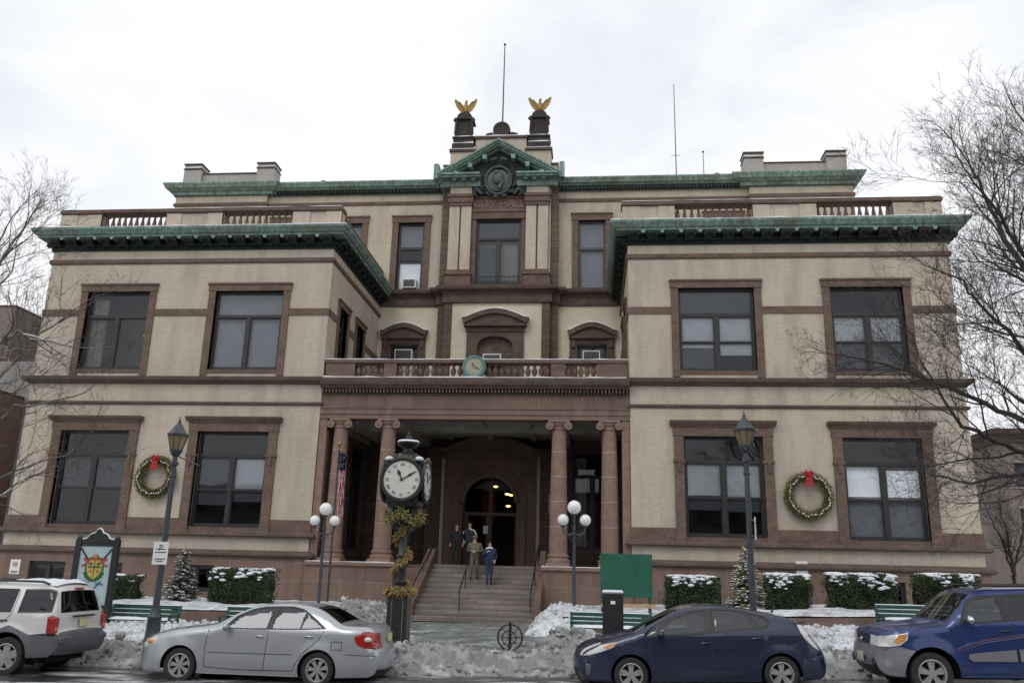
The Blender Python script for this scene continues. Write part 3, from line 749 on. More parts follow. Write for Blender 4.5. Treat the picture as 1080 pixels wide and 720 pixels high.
# oval seal in the tympanum
mb = MB(); cz = 23.72; cxs = -.13
ring = []
for i in range(28):
    a = 2*PI*i/28; ring.append((cxs+.74*math.cos(a), py-.34, cz+.86*math.sin(a)))
mb.tube(ring + [ring[0]], .09, 8)
mb.lathe([(.0,-.05),(.45,-.08),(.68,0),(.73,.2)], (cxs, py-.33, cz), 24, 'Y', 0, False)
for v_i in range(-24, 0): pass
for k in range(6):   # leaves and scrolls round the rim
    a = R(200+28*k); mb.tube([(cxs+.88*math.cos(a), py-.3, cz+.96*math.sin(a)), (cxs+1.08*math.cos(a+.12), py-.34, cz+1.02*math.sin(a+.12)), (cxs+.97*math.cos(a+.3), py-.3, cz+1.0*math.sin(a+.3))], [.08,.085,.03], 6)
for sg in (-1, 1):
    mb.tube([(cxs+sg*.9, py-.35, cz-.85), (cxs+sg*1.25, py-.4, cz-.55), (cxs+sg*1.4, py-.35, cz-.8), (cxs+sg*1.2, py-.35, cz-.95)], [.1,.12,.1,.04], 6)
    mb.tube([(cxs+sg*.35, py-.5, cz+1.05), (cxs+sg*.5, py-.5, cz+1.2), (cxs+sg*.1, py-.5, cz+1.32)], [.06,.11,.09], 6)
mb.sphere((cxs, py-.5, cz+.1), .34, 12, 8, (1,.35,1.2)); mb.sphere((cxs-.1, py-.55, cz+.42), .16, 10, 6, (1,.6,1)); mb.obox((cxs+.18, py-.5, cz-.3), (.16,.1,.55), Matrix.Rotation(.5,3,'Y'))
obj('seal', mb, simple('grey_bronze', (.065,.085,.08), .55, .3, .4, 6), ped, 40)
# attic block above pediment
mb = MB(); mb.box(-1.6, 1.42, py+.1, py+1.6, 24.0, 26.62); mb.box(-3.05, -1.6, py+.0, py+1.5, 24.0, 25.75); mb.box(1.42, 2.87, py+.0, py+1.5, 24.0, 25.75)
mb.box(-3.45,-3.05,py+.3,py+1.2,24,24.95); mb.box(2.87,3.27,py+.3,py+1.2,24,24.95)
att = hp('attic', mb, 'brick')
mb = MB(); mb.bbox(-1.7, 1.52, py-.02, py+1.7, 26.62, 26.76, .03)
for p in (-2.32, 2.15):
    mb.bbox(p-.80, p+.80, py-.12, py+1.2, 25.75, 25.92, .03)
mb.bbox(-3.5,-2.98,py+.2,py+1.3,24.95,25.07,.02); mb.bbox(2.80,3.32,py+.2,py+1.3,24.95,25.07,.02)
hp('coping', mb, 'brown_dark')
for p in (-2.32, 2.15):
    mb = MB(); q = py+.45
    mb.bbox(p-.66, p+.66, q-.55, q+.55, 25.92, 26.30, .04); mb.bbox(p-.60, p+.60, q-.5, q+.5, 26.30, 26.62, .04); mb.bbox(p-.66, p+.66, q-.55, q+.55, 26.62, 26.74, .03)
    mb.bbox(p-.44, p+.44, q-.36, q+.40, 26.74, 27.95, .03)
    for s_ in (-1, 1):
        mb.tube([(p+s_*.40, q-.44, 26.78), (p+s_*.50, q-.44, 27.0), (p+s_*.46, q-.44, 27.7), (p+s_*.56, q-.44, 27.9)], [.12,.09,.09,.13], 8)
    mb.bbox(p-.58, p+.58, q-.5, q+.5, 27.90, 28.02, .02)
    n = 10; mb.prism([(p+.46*math.cos(PI*i/n), 28.02+.42*math.sin(PI*i/n)) for i in range(n+1)], q-.42, q+.42)
    hp('statue_pedestal', mb, 'sooty', label='dark carved stone pedestal under a gilded eagle')
mb = MB(); q = py+.5   # scrolled crest with a globe-like disc in the middle
mb.lathe([(.0,-.28),(.34,-.28),(.38,-.32),(.50,-.32),(.52,-.25),(.52,.25),(.0,.25)], (-.1,q,27.30), 24, 'Y', 0, False); mb.bbox(-.45, .27, q-.3, q+.3, 26.76, 26.95, .03)
for s_ in (-1, 1):
    pts = [(-.1+s_*.42, q, 26.98), (-.1+s_*.62, q, 27.16), (-.1+s_*.88, q, 27.10), (-.1+s_*.86, q, 26.9), (-.1+s_*.7, q, 26.92)]
    mb.tube(pts, [.08,.11,.11,.08,.05], 8); mb.tube([(-.1+s_*.9, q, 27.02), (-.1+s_*1.15, q, 26.92), (-.1+s_*1.45, q, 26.84)], [.1,.07,.05], 8)
    mb.bbox(-.1+s_*1.5-.08, -.1+s_*1.5+.08, q-.2, q+.2, 26.76, 26.98, .02)
hp('roof_crest', mb, 'sooty', smooth=40)

# ------------------------------------------------------------------ portico
mb = MB()
mb.box(-WI+.02, WI-.02, D+.0, D+.75, 8.42, 8.62); mb.box(-WI+.02, WI-.02, D-.04, D+.78, 8.62, 8.86)
mb.box(-WI+.02, WI-.02, D+.04, D+.75, 8.94, 9.50)
mb.sweep([(-WI+.02, D-.0), (WI-.02, D-.0)], [(-.3,8.86),(.08,8.86),(.10,8.92),(.02,8.95),(-.3,8.95)])
ent = hp('entablature', mb, 'brown_block')
mb = MB(); mb.sweep([(-WI+.02, D), (WI-.02, D)], [(-.2,9.50),(.04,9.50),(.06,9.55),(-.2,9.56)])
mb.sweep([(-WI+.02, D), (WI-.02, D)], [(-.2,9.74),(.28,9.74),(.34,9.82),(.44,9.88),(.48,10.0),(.50,10.14),(.46,10.18),(-.4,10.20)])
obj('cornice_moulding', mb, 'brown_dark', ent)
mb = MB(); x = -WI+.06
while x < WI-.1: mb.box(x, x+.085, D-.20, D+.1, 9.57, 9.735); x += .155
obj('dentil_row', mb, 'brown', ent)
mb = MB(); mb.box(-WI+.03, WI-.03, D+.751, B, 8.86, 9.3)
for x in (-5.9,-3.75,3.8,5.95):
    mb.box(x-.3, x+.3, D+.76, B, 8.45, 8.86)
mb.box(-WI+.03, WI-.03, D+4.4, D+5, 8.55, 8.86)
for x in (-2.2, -.0, 2.2): mb.box(x-.12, x+.12, D+.76, B, 8.7, 8.86)
hp('porch_ceiling', mb, simple('porch_plaster', (.42,.41,.37), .9, var=.25, scale=1.5))
mb = MB(); mb.box(-WI+.03, WI-.03, D-.0, B, 9.9, 10.15); hp('balcony_floor', mb, 'brown')
# balcony balustrade
peds = [(-6.75,-5.42),(-4.08,-3.50),(-.5,.5),(3.42,4.05),(5.42,6.75)]
gaps = [(-5.42,-4.08),(-3.50,-.5),(.5,3.42),(4.05,5.42)]
mb = MB()
for p, q in peds: mb.box(p, q, D-.0, D+.45, 10.2, 10.94)
for p, q in gaps: mb.box(p, q, D+.04, D+.4, 10.2, 10.34)
mb.bbox(-6.8, 6.8, D-.06, D+.5, 10.94, 11.10, .03)
br_ = hp('balcony_balustrade', mb, 'brown')
bal = MB(); bal.lathe([(.10,0),(.10,.05),(.055,.08),(.11,.20),(.13,.28),(.11,.36),(.055,.46),(.055,.50),(.10,.54),(.10,.62)], n=10)
first = None
for p, q in gaps:
    nb = max(5, round((q-p)/.29))
    for i in range(nb):
        if first is None: o = first = obj('baluster', bal, 'brown', br_, 40)
        else: o = bpy.data.objects.new('baluster', first.data); COL.objects.link(o); o.parent = br_
        o.location = (p+(q-p)*(i+.5)/nb, D+.22, 10.33)
# columns
FLZ = 2.27
def ionic(cx, cy):
    mb = MB(); mb.bbox(cx-.50, cx+.50, cy-.50, cy+.50, FLZ, FLZ+.16, .02)
    mb.lathe([(.50,FLZ+.16),(.52,FLZ+.22),(.50,FLZ+.30),(.43,FLZ+.33),(.42,FLZ+.38),(.46,FLZ+.42),(.46,FLZ+.48),(.40,FLZ+.52)], (cx,cy,0), 28)
    prof = []; zt = 8.05
    z0 = FLZ+.52
    for i in range(15):
        t = i/14; r = .385-.085*t**1.6; prof.append((r, z0+(zt-z0)*t))
    mb2 = MB(); mb2.lathe(prof, (cx,cy,0), 28)
    for z in (3.9, 4.95, 6.0, 7.05): mb2.lathe([(.30,z),(.3875-.085*((z-z0)/(zt-z0))**1.6,z+.001),(.3875-.085*((z-z0)/(zt-z0))**1.6,z+.018),(.30,z+.019)], (cx,cy,0), 28, mi=1)
    sh = hp('column', mb2, ['column', 'cream_brick'], smooth=40)
    obj('base', mb, 'column', sh, 40)
    cp_ = MB(); cp_.lathe([(.31,8.0),(.34,8.03),(.34,8.08),(.31,8.12),(.36,8.2),(.40,8.25),(.36,8.30)], (cx,cy,0), 24)
    cp_.bbox(cx-.46, cx+.46, cy-.40, cy+.40, 8.32, 8.42, .02)
    cp_.box(cx-.42, cx+.42, cy-.33, cy+.33, 8.24, 8.33)
    for s_ in (-1, 1):
        cp_.lathe([(.06,-.40),(.17,-.40),(.18,-.36),(.13,0),(.18,.36),(.17,.40),(.06,.40)], (cx+s_*.40, cy, 8.17), 16, 'Y')
        cp_.lathe([(.0,-.44),(.05,-.44),(.06,-.40),(.10,-.405)], (cx+s_*.40, cy, 8.17), 12, 'Y', 0, False)
    obj('capital', cp_, 'column', sh, 40)
for cx in (-5.92, -3.75, 3.80, 5.97): ionic(cx, D+.36)
# side antae of the porch
mb = MB()
for s_ in (-1, 1): mb.box(min(s_*6.50, s_*(WI-.02)), max(s_*6.50, s_*(WI-.02)), D+.05, D+.75, FLZ, 8.42)
hp('porch_pier', mb, 'column')
# porch floor and pedestals
mb = MB()
SX0, SX1 = -1.75, 2.95
for p, q in ((-WI-.0, -3.05), (3.2, WI+.0)):
    mb.box(p, q, D-.32, D+2.2, -.2, FLZ-.16)
mb.box(-WI, SX0-.35, D+2.2, B, -.2, FLZ-.02); mb.box(SX1+.3, WI, D+2.2, B, -.2, FLZ-.02); mb.box(SX0-.35, SX1+.3, 38.2, B, 1.4, FLZ-.01)
mb.box(-3.05, SX0-.3, D+.5, D+2.2, -.2, 2.1); 
hp('porch_base', mb, 'brown_block')
mb = MB()
for p, q in ((-WI-.0, -2.98), (3.13, WI+.0)): mb.bbox(p, q, D-.42, D+2.25, FLZ-.16, FLZ, .03)
hp('porch_coping', mb, 'column')
# steps
mb = MB(); nst = 11; y0s, y1s = 33.6, 38.25
for i in range(nst):
    y = y0s+(y1s-y0s)*i/nst; z = SW+(FLZ-SW)*(i+1)/nst
    mb.bbox(SX0-.06*(i<3), SX1, y, y1s+.2, z-.196, z, .014)
st = hp('stairs', mb, M.setdefault('step', brick('worn_step_stone', (.27,.23,.205), (.17,.14,.125), (.10,.085,.08), 1.45, .1945, .012, .95, (.12,.105,.10), .2)))
mb = MB()
for x0, x1 in ((SX0-.36, SX0), (SX1, SX1+.26)):
    mb.prism([(33.7,-.2),(33.7,.75),(34.2,.95),(38.3,2.95),(38.9,2.95),(38.9,-.2)], x0, x1, plane='YZ')
hp('stair_cheek', mb, 'brown')
mb = MB()
for x, ys in ((SX0-.18, (34.0,38.8)), (SX1-.12, (34.0,38.8)), (.0, (34.2,37.4))):
    zs = lambda y: SW+(FLZ-SW)*min(1,max(0,(y-y0s)/(y1s-y0s)))
    a, b = ys; mb.tube([(x, a-.1, zs(a)+.72), (x, a, zs(a)+.92), (x, b, zs(b)+.92), (x, b+.1, zs(b)+.7)], .028, 8)
    for y in (a+.05, (a+b)/2, b-.05): mb.tube([(x,y,zs(y)),(x,y,zs(y)+.92)], .022, 8)
hp('handrail', mb, 'iron')
# entrance portal
PW = CB+.02; pc = -.1
mb = MB()
for s_ in (-1, 1):
    a = pc+s_*1.42; b = pc+s_*2.42; mb.box(min(a,b), max(a,b), PW-.25, B, FLZ, 8.2)
    c = pc+s_*1.75; mb.box(c-.16, c+.16, PW-.42, PW, FLZ, 5.6); mb.box(c-.22,c+.22,PW-.46,PW,5.6,5.8)
n = 16; ar = [(pc+1.42, 8.2)] + [(pc+1.42*math.cos(PI*i/n), 5.45+1.42*math.sin(PI*i/n)) for i in range(n+1)] + [(pc-1.42, 8.2)]
mb.prism(ar, PW-.25, B)
arc = [(pc+1.42*math.cos(PI*i/n), PW-.3, 5.45+1.42*math.sin(PI*i/n)) for i in range(n+1)]
mb.tube(arc, .14, 8); mb.tube([(pc+(x-pc)*1.35, y+.03, 5.45+(z-5.45)*1.3) for x,y,z in arc], .09, 8)
mb.box(pc-2.5, pc+2.5, PW-.4, B, 7.75, 8.15)
mb.prism([(pc-2.62, 8.15), (pc+2.62, 8.15), (pc+1.1, 8.75), (pc, 8.86), (pc-1.1, 8.75)], PW-.75, B)
mb.box(pc-2.62, pc+2.62, PW-.8, B, 8.1, 8.22)
port = hp('entrance_portal', mb, 'brown_block')
mb = MB()
for s_ in (-1, 1): a = pc+s_*2.42; b = pc+s_*2.62; mb.box(min(a,b), max(a,b), PW-.1, B, FLZ, 8.2)
obj('plaster_strip', mb, 'stucco', port)
mb = MB(); yd = PW+.35
mb.box(pc-1.42, pc+1.42, yd-.06, yd+.06, 4.82, 5.0); mb.box(pc-.08, pc+.08, yd-.05, yd+.05, 5.0, 6.8); mb.box(pc-1.42, pc-1.3, yd-.06, yd+.06, FLZ, 4.82); mb.box(pc+1.3, pc+1.42, yd-.06, yd+.06, FLZ, 4.82)
mb.box(pc-.06, pc+.10, yd-.06, yd+.06, FLZ, 4.82); mb.box(pc-1.3, pc-.06, yd-.05, yd+.05, FLZ, 3.0); mb.box(pc-1.3,pc-1.15,yd-.05,yd+.05,3.0,4.82); mb.box(pc-.2,pc-.06,yd-.05,yd+.05,3.0,4.82)
dr = hp('door', mb, simple('dark_door_wood', (.05,.025,.018), .5, var=.3))
mb = MB(); mb.add([(pc-1.2,yd,3),(pc-.2,yd,3),(pc-.2,yd,4.82),(pc-1.2,yd,4.82)],[(0,1,2,3)]); n=16
fan = [(pc+1.36*math.cos(PI*i/n), yd+.01, 5.45+1.36*math.sin(PI*i/n)) for i in range(n+1)]; mb.add([(pc+1.36,yd+.01,5.0)]+fan+[(pc-1.36,yd+.01,5.0)], [tuple(range(n+3))])
obj('pane', mb, 'glass_dull', dr)
mb = MB(); mb.box(pc-.35, pc-.1, yd-.09, yd-.065, 3.9, 4.3); obj('notice', mb, 'white', dr)
# lobby behind the door
mb = MB(); X0, X1, Y0, Y1, Z0, Z1 = pc-2.2, pc+2.2, B+.02, B+6, FLZ-.02, 7.4
vs = [(x,y,z) for z in (Z0,Z1) for y in (Y0,Y1) for x in (X0,X1)]
mb.add(vs, [(0,1,3,2)]); mb.add(vs, [(2,3,7,6),(0,2,6,4),(1,5,7,3),(4,6,7,5)], 1)
mb.box(pc-.75, pc-.05, B+2.5, B+2.6, 4.6, 6.9, 2)
hp('lobby', mb, ['room', simple('lobby_brown', (.07,.045,.035), .9), simple('red_panel', (.10,.015,.015), .8)])
mb = MB()
for (x, y, z) in ((-.02,B+1.2,6.48),(.60,B+1.4,6.10),(.82,B+1.4,6.05),(.72,B+.9,5.42)):
    mb.sphere((x,y,z), .13, 12, 8, (1,1,.42))
o = hp('ceiling_lamp', mb, 'warm_light', smooth=60)
# tall windows and curtains at the back of the porch
for (p, q, c, d) in gf:
    window(p, q, c, d, (0,B,0), mull=1, transom=7.0, deep=.2, curtain=[(p+.12,p+.75),(q-.5,q-.12)])
mb = MB(); mb.box(3.0, 3.28, CB-.35, CB-.33, 4.95, 5.9, 0); mb.box(3.04, 3.24, CB-.355, CB-.35, 5.0, 5.85, 1)
nb_ = obj('notice_board', mb, ['white', 'blind_grey']); tag(nb_, 'small white framed notice on the dark pier right of the entrance', 'notice board')
mb = MB()
for s_ in (-1, 1):
    a, b = pc+s_*2.62, pc+s_*3.35; mb.box(min(a,b), max(a,b), CB-.3, B, FLZ, 8.2); mb.box(min(a,b)-.05, max(a,b)+.05, CB-.36, B, 7.9, 8.3)
hp('porch_pilaster', mb, 'brown_small')
# ------------------------------------------------------------------ ground
def gzc(x): return gz(max(-60, min(28, x)))
def grid_sheet(name, x0, x1, y0, y1, nx, ny, zf, mat, struct=True, smooth=None, keep=None):
    vs = []; fs = []
    for j in range(ny+1):
        for i in range(nx+1):
            x = x0+(x1-x0)*i/nx; y = y0+(y1-y0)*j/ny; vs.append((x, y, zf(x, y)))
    for j in range(ny):
        for i in range(nx):
            q = (j*(nx+1)+i, j*(nx+1)+i+1, (j+1)*(nx+1)+i+1, (j+1)*(nx+1)+i)
            if keep is None or keep([vs[k] for k in q]): fs.append(q)
    mb = MB().add(vs, fs); o = obj(name, mb, mat, fix=False)
    bm = bmesh.new(); bm.from_mesh(o.data); loose = [v for v in bm.verts if not v.link_faces]; bmesh.ops.delete(bm, geom=loose, context='VERTS'); bm.to_mesh(o.data); bm.free()
    if smooth: o.data.shade_smooth()
    if struct: o['kind'] = 'structure'
    return o
def road_mat():
    m, nt, b, o = new_mat('wet_slushy_asphalt'); p = pos(nt)
    n1 = noise_tex(nt, mapping(nt, p, (.45, 1.5, 1)), 1.5, 7, .65, .5); n2 = noise_tex(nt, p, 14, 6, .7); n3 = noise_tex(nt, p, 60, 3)
    col = ramp(nt, n2, [(.3, (.022,.022,.024)), (.7, (.055,.055,.057))])
    col = mixc(nt, ramp(nt, n1, [(.46, (0,0,0)), (.60, (.8,)*3)]), col, (.16,.16,.16))
    f = mixc(nt, .5, ramp(nt, n1, [(.52, (0,0,0)), (.62, (1,1,1))]), ramp(nt, n2, [(.42, (0,0,0)), (.58, (1,1,1))]), 'MULTIPLY')
    col = mixc(nt, f, col, (.52,.54,.56)); nt.links.new(col, b.inputs['Base Color'])
    nt.links.new(ramp(nt, n1, [(.45, (.22,)*3), (.6, (.7,)*3)]), b.inputs['Roughness']); bump(nt, b, mixc(nt, .5, n2, n3), .015, .6); return m
def walk_mat():
    m, nt, b, o = new_mat('wet_pavement_slabs'); p = pos(nt)
    t = N(nt, 'ShaderNodeTexBrick', offset=0); nt.links.new(p, t.inputs['Vector']); t.inputs['Color1'].default_value = (.25,.275,.27,1); t.inputs['Color2'].default_value = (.19,.21,.21,1); t.inputs['Mortar'].default_value = (.05,.05,.05,1)
    t.inputs['Scale'].default_value = 1; t.inputs['Brick Width'].default_value = 1.5; t.inputs['Row Height'].default_value = 1.5; t.inputs['Mortar Size'].default_value = .02
    n1 = noise_tex(nt, mapping(nt, p, (1,1,1)), 1.1, 7, .68, .6); n2 = noise_tex(nt, p, 9, 6, .72)
    col = mixc(nt, ramp(nt, n2, [(.35, (.6,)*3), (.62, (0,0,0))]), t.outputs['Color'], (.07,.07,.07))
    f = mixc(nt, 1.0, ramp(nt, n1, [(.53, (0,0,0)), (.66, (.8,)*3)]), ramp(nt, n2, [(.36, (0,0,0)), (.52, (1,1,1))]), 'MULTIPLY')
    col = mixc(nt, f, col, (.52,.54,.57)); nt.links.new(col, b.inputs['Base Color'])
    nt.links.new(ramp(nt, n1, [(.42, (.18,)*3), (.6, (.75,)*3)]), b.inputs['Roughness']); bump(nt, b, n2, .012, .5); return m
M['road'] = road_mat(); M['walk'] = walk_mat()
M['kerb'] = stone('granite_kerb', (.20,.20,.20), (.30,.30,.29), .4)
M['earth'] = snow_mat('snowy_ground', (.70,.72,.76), .5)
grid_sheet('road', -300, 300, -120, 18.5, 300, 6, lambda x,y: gzc(x)-.0, 'road')
mb = MB(); vs = []
for i in range(181):
    x = -90+i; z = gzc(x); vs += [(x,18.5,z-.3),(x,18.5,z+SW-.015),(x,18.52,z+SW+.004),(x,18.70,z+SW+.004),(x,18.70,z-.3)]
mb.add(vs, [(i*5+j,(i+1)*5+j,(i+1)*5+j+1,i*5+j+1) for i in range(180) for j in range(4)]); tag(obj('kerb', mb, 'kerb'), None, None, None, 'structure')
grid_sheet('pavement', -90, 90, 18.70, 40, 180, 2, lambda x,y: gzc(x)+SW, 'walk')
grid_sheet('ground', -300, 300, 18.5, 500, 300, 4, lambda x,y: gzc(x)-.05, 'earth')

# planter beds with a low brown wall, filled with settled snow
def bed(x0, x1, label):
    t = thing('planter_bed', label, 'planter', ((x0+x1)/2, 28.9, gzc((x0+x1)/2)+SW))
    mb = MB(); n = 16; h = .46
    def seg(a, b, ya, yb):
        for i in range(n):
            p, q = a+(b-a)*i/n, a+(b-a)*(i+1)/n
            zp, zq = gzc(p)+SW, gzc(q)+SW
            mb.add([(p,ya,zp-.1),(q,ya,zq-.1),(q,yb,zq-.1),(p,yb,zp-.1),(p,ya,zp+h),(q,ya,zq+h),(q,yb,zq+h),(p,yb,zp+h)], [(4,5,6,7),(0,1,5,4),(2,3,7,6)] + ([(0,4,7,3)] if i==0 else []) + ([(1,2,6,5)] if i==n-1 else []))
    seg(x0, x1, 28.6, 28.9); 
    mb.box(x0, x0+.28, 28.9, 35.5, gzc(x0), gzc(x0)+SW+h-.01); mb.box(x1-.28, x1, 28.9, 35.5, gzc(x1), gzc(x1)+SW+h-.01)
    w_ = obj('low_wall', mb, 'brown_block', t); w_.location = -Vector(t.location)
    nx = int((x1-x0)*7); ny = 50; vs = []; fs = []
    def z(x, y):
        e = min(1, (y-28.55)/.25, (x-x0+.02)/.3, (x1-x+.02)/.3); e = max(0, e)
        return gzc(x)+SW+h+.02 + e*(.10+.10*noise.noise(Vector((x*.8,y*.8,3))) + .04*noise.noise(Vector((x*3,y*3,1)))) - (0 if e > 0 else .02)
    for j in range(ny+1):
        for i in range(nx+1):
            x = x0+(x1-x0)*i/nx; y = 28.60+(35.8-28.60)*(j/ny)**1.5; vs.append((x,y,z(x,y)))
    for j in range(ny):
        for i in range(nx): fs.append((j*(nx+1)+i, j*(nx+1)+i+1, (j+1)*(nx+1)+i+1, (j+1)*(nx+1)+i))
    s = obj('snow_cover', MB().add(vs, fs), 'snow_bed', t, 60, fix=False); s.location = -Vector(t.location); s['kind'] = 'stuff'
    return t
bed(-34, -3.3, 'long brown low-walled planting bed covered with snow, left of the stairs')
bed(4.1, 34, 'long brown low-walled planting bed covered with snow, right of the stairs')

_b = bmesh.new(); bmesh.ops.create_icosphere(_b, subdivisions=2, radius=1); ICO_V = [tuple(v.co) for v in _b.verts]; ICO_F = [tuple(v.index for v in f.verts) for f in _b.faces]; _b.free()
def heap(name, x0, x1, y0, y1, hf, label, cat='snow bank', mat='snow_dirty', res=.05, seed=0, lumps=13):
    nx, ny = int((x1-x0)/res), int((y1-y0)/res)
    def z(x, y):
        u = (x-x0)/(x1-x0); v = (y-y0)/(y1-y0)
        base = hf(x, y, u, v)
        n_ = noise.noise(Vector((x*1.3+seed, y*1.3, 5)))*.5 + noise.noise(Vector((x*3.1, y*3.1+seed, 1)))*.3 + abs(noise.noise(Vector((x*7, y*7, seed))))*.28 + abs(noise.noise(Vector((x*14, y*14, seed))))*.16
        g = gzc(x) + (SW if y > 18.55 else 0)
        h = base*(.80+.42*n_) + min(base,.25)*(.55*n_ + .5*abs(noise.noise(Vector((x*5.2+9, y*5.2, seed)))) + .62*noise.noise(Vector((x*9, y*9+3, seed))) + .4*max(0,noise.noise(Vector((x*23, y*23+3, seed))))) - .05
        return g + h
    o = grid_sheet(name, x0, x1, y0, y1, nx, ny, z, mat, False, True, keep=lambda q: any(p[2] > gzc(p[0])+(SW if p[1] > 18.55 else 0)-.03 for p in q))
    rnd = random.Random(seed+100); me = o.data; V = [tuple(v.co) for v in me.vertices]; Fc = [tuple(p.vertices) for p in me.polygons]
    for _ in range(int((x1-x0)*(y1-y0)*lumps)):
        x, y = rnd.uniform(x0,x1), rnd.uniform(y0,y1); g0 = gzc(x)+(SW if y > 18.55 else 0); zz = z(x,y)
        if zz < g0-.01:
            if rnd.random() < .75: continue
            zz = g0
        r = rnd.uniform(.02,.085)*(1 if rnd.random() < .88 else 1.9); m4 = Matrix.Translation((x,y,zz+r*.25)) @ Matrix.Rotation(rnd.uniform(0,6),4,Vector((rnd.gauss(0,1),rnd.gauss(0,1),1)).normalized()) @ Matrix.Diagonal((rnd.uniform(.7,1.4),rnd.uniform(.7,1.2),rnd.uniform(.5,.9),1))
        k = len(V); V += [tuple(m4 @ (Vector(q)*r*(1+rnd.gauss(0,.16)))) for q in ICO_V]; Fc += [(a_+k,b_+k,c_+k) for a_,b_,c_ in ICO_F]
    m2 = bpy.data.meshes.new(name); m2.from_pydata(V, [], Fc); m2.materials.append(M[mat]); m2.shade_smooth(); o.data = m2; bpy.data.meshes.remove(me)
    tag(o, label, cat, None, 'stuff'); return o
edge = lambda u, k=.12: max(0, min(1, u/k, (1-u)/k))
hump = lambda v: max(0, 1-(2*v-1)**2)
def kerbh(x, y, u, v):
    a = .19 + .21*math.exp(-((x-1.2)/1.6)**2) + .14*math.exp(-((x+7)/2.)**2) + .10*math.exp(-((x-10)/1.5)**2)
    if -4.5 < x < -.8: a *= .8
    return a*hump(v)*edge(u, .03)
heap('snow_bank', -14, 22, 17.9, 20.3, kerbh, 'lumpy grey ploughed snow ridge along the kerb behind the parked cars', seed=3)
heap('snow_bank', -4.2, -1.85, 28.2, 34.2, lambda x,y,u,v: .85*edge(u,.3)*hump(min(1,v*.9+.05))**.6, 'chest-high heap of shovelled snow left of the stairs', seed=11, mat='snow_dirty')
heap('snow_bank', 3.0, 5.4, 27.0, 34.0, lambda x,y,u,v: (.88-.3*(1-v))*edge(u,.3)*hump(v)**.6, 'heap of shovelled snow right of the foot of the stairs', seed=21, mat='snow_bed')
heap('snow_bank', 3.6, 5.6, 21.5, 26.5, lambda x,y,u,v: .34*edge(u,.35)*hump(v), 'low slushy snow heap in front of the right green bench', seed=31)
heap('snow_bank', -14, -3.6, 21.2, 27.6, lambda x,y,u,v: .26*edge(u,.06)*hump(v)**.5, 'ankle-deep snow over the pavement around the left benches', seed=41, mat='snow_bed')
heap('snow_bank', 5.6, 24, 22.5, 28.3, lambda x,y,u,v: .30*edge(u,.06)*hump(v)**.5, 'ankle-deep snow over the pavement on the right side', seed=51, mat='snow_bed')
mb = MB(); 
for k,(x,y,r) in enumerate([(.35,23.6,.16),(2.9,22.3,.10),(-.2,22.9,.07),(1.9,21.9,.06),(3.4,23.5,.08)]):
    o = MB().sphere((0,0,0), r, 14, 9, (1.1,1,.85)); o.v = [tuple(Vector(q)*(1+.22*noise.noise(Vector(q)*9+Vector((k,0,0))))) for q in o.v]
    s = obj('snow_lump', o, 'snow_dirty', None, 60, loc=(x,y,gzc(x)+SW+r*.7)); tag(s, ['largest round lump of snow on the wet slabs before the stairs','small snow lump beside the bicycle ring','small snow lump at the left of the wet slabs','tiny snow lump in the middle of the wet slabs','snow lump near the foot of the right snow heap'][k], 'snow lump', 'lumps of snow on the forecourt')

# ------------------------------------------------------------------ street furniture
def street_lamp(loc, label, arm=False):
    t = thing('street_lamp', label, 'street lamp', loc, group='lantern street lamps along the kerb')
    mb = MB(); mb.lathe([(.25,0),(.25,.10),(.20,.16),(.22,.24),(.17,.34),(.15,.75),(.17,.80),(.12,.88),(.10,1.0)], n=16)
    obj('base', mb, 'lamp_iron', t, 40)
    mb = MB(); mb.lathe([(.078,1.0),(.074,1.6),(.058,4.0),(.08,4.02),(.08,4.06),(.058,4.08),(.056,4.28),(.10,4.30),(.10,4.36),(.06,4.40),(.055,4.50)], n=12)
    if arm: mb.tube([(.06,0,4.52),(.62,0,4.30)], .016, 6)
    obj('pole', mb, 'lamp_iron', t, 40)
    mb = MB(); mb.lathe([(.05,4.50),(.09,4.53),(.13,4.60),(.15,4.64),(.15,4.67)], n=12); mb.sphere((-.02,-.14,4.58), .035, 8, 6)
    mb.lathe([(.245,5.00),(.26,5.02),(.26,5.055),(.23,5.06)], n=8)
    for i in range(8):
        a = 2*PI*i/8; mb.tube([(.14*math.cos(a),.14*math.sin(a),4.66),(.238*math.cos(a),.238*math.sin(a),5.01)], .011, 4)
    mb.lathe([(.25,5.055),(.20,5.10),(.14,5.20),(.07,5.30),(.035,5.34),(.045,5.36),(.02,5.40),(.012,5.48)], n=8)
    obj('lantern', mb, 'lamp_iron', t, 30)
    mb = MB(); mb.lathe([(.132,4.67),(.185,4.82),(.232,5.0)], n=8); obj('lantern_glass', mb, M['amber'], t, 30)
    return t
m, nt_, b_, o_ = new_mat('amber_lantern_glass'); b_.inputs['Base Color'].default_value = (.30,.23,.13,1); b_.inputs['Roughness'].default_value = .15; b_.inputs['Transmission Weight'].default_value = .35; M['amber'] = m
lx_, rx_ = -4.89, 8.70
street_lamp((lx_, 19.6, gzc(lx_)+SW), 'lantern street lamp leaning over the silver sedan, left of the clock', True)
street_lamp((rx_, 19.6, gzc(rx_)+SW), 'lantern street lamp standing behind the dark blue hatchback')
def sign_plate(name, w, h, loc, rz, label, cat, build, frame='white'):
    t = thing(name, label, cat, loc, (0,0,rz)); mb = MB(); mb.bbox(-w/2, w/2, -.006, .006, 0, h, .003); obj('plate', mb, frame, t)
    build(t, w, h); return t
M['sign_green'] = simple('sign_green', (.03,.12,.07), .6); M['sign_red'] = simple('sign_red', (.45,.03,.03), .6); M['ink'] = simple('black_ink', (.03,.03,.03), .7)
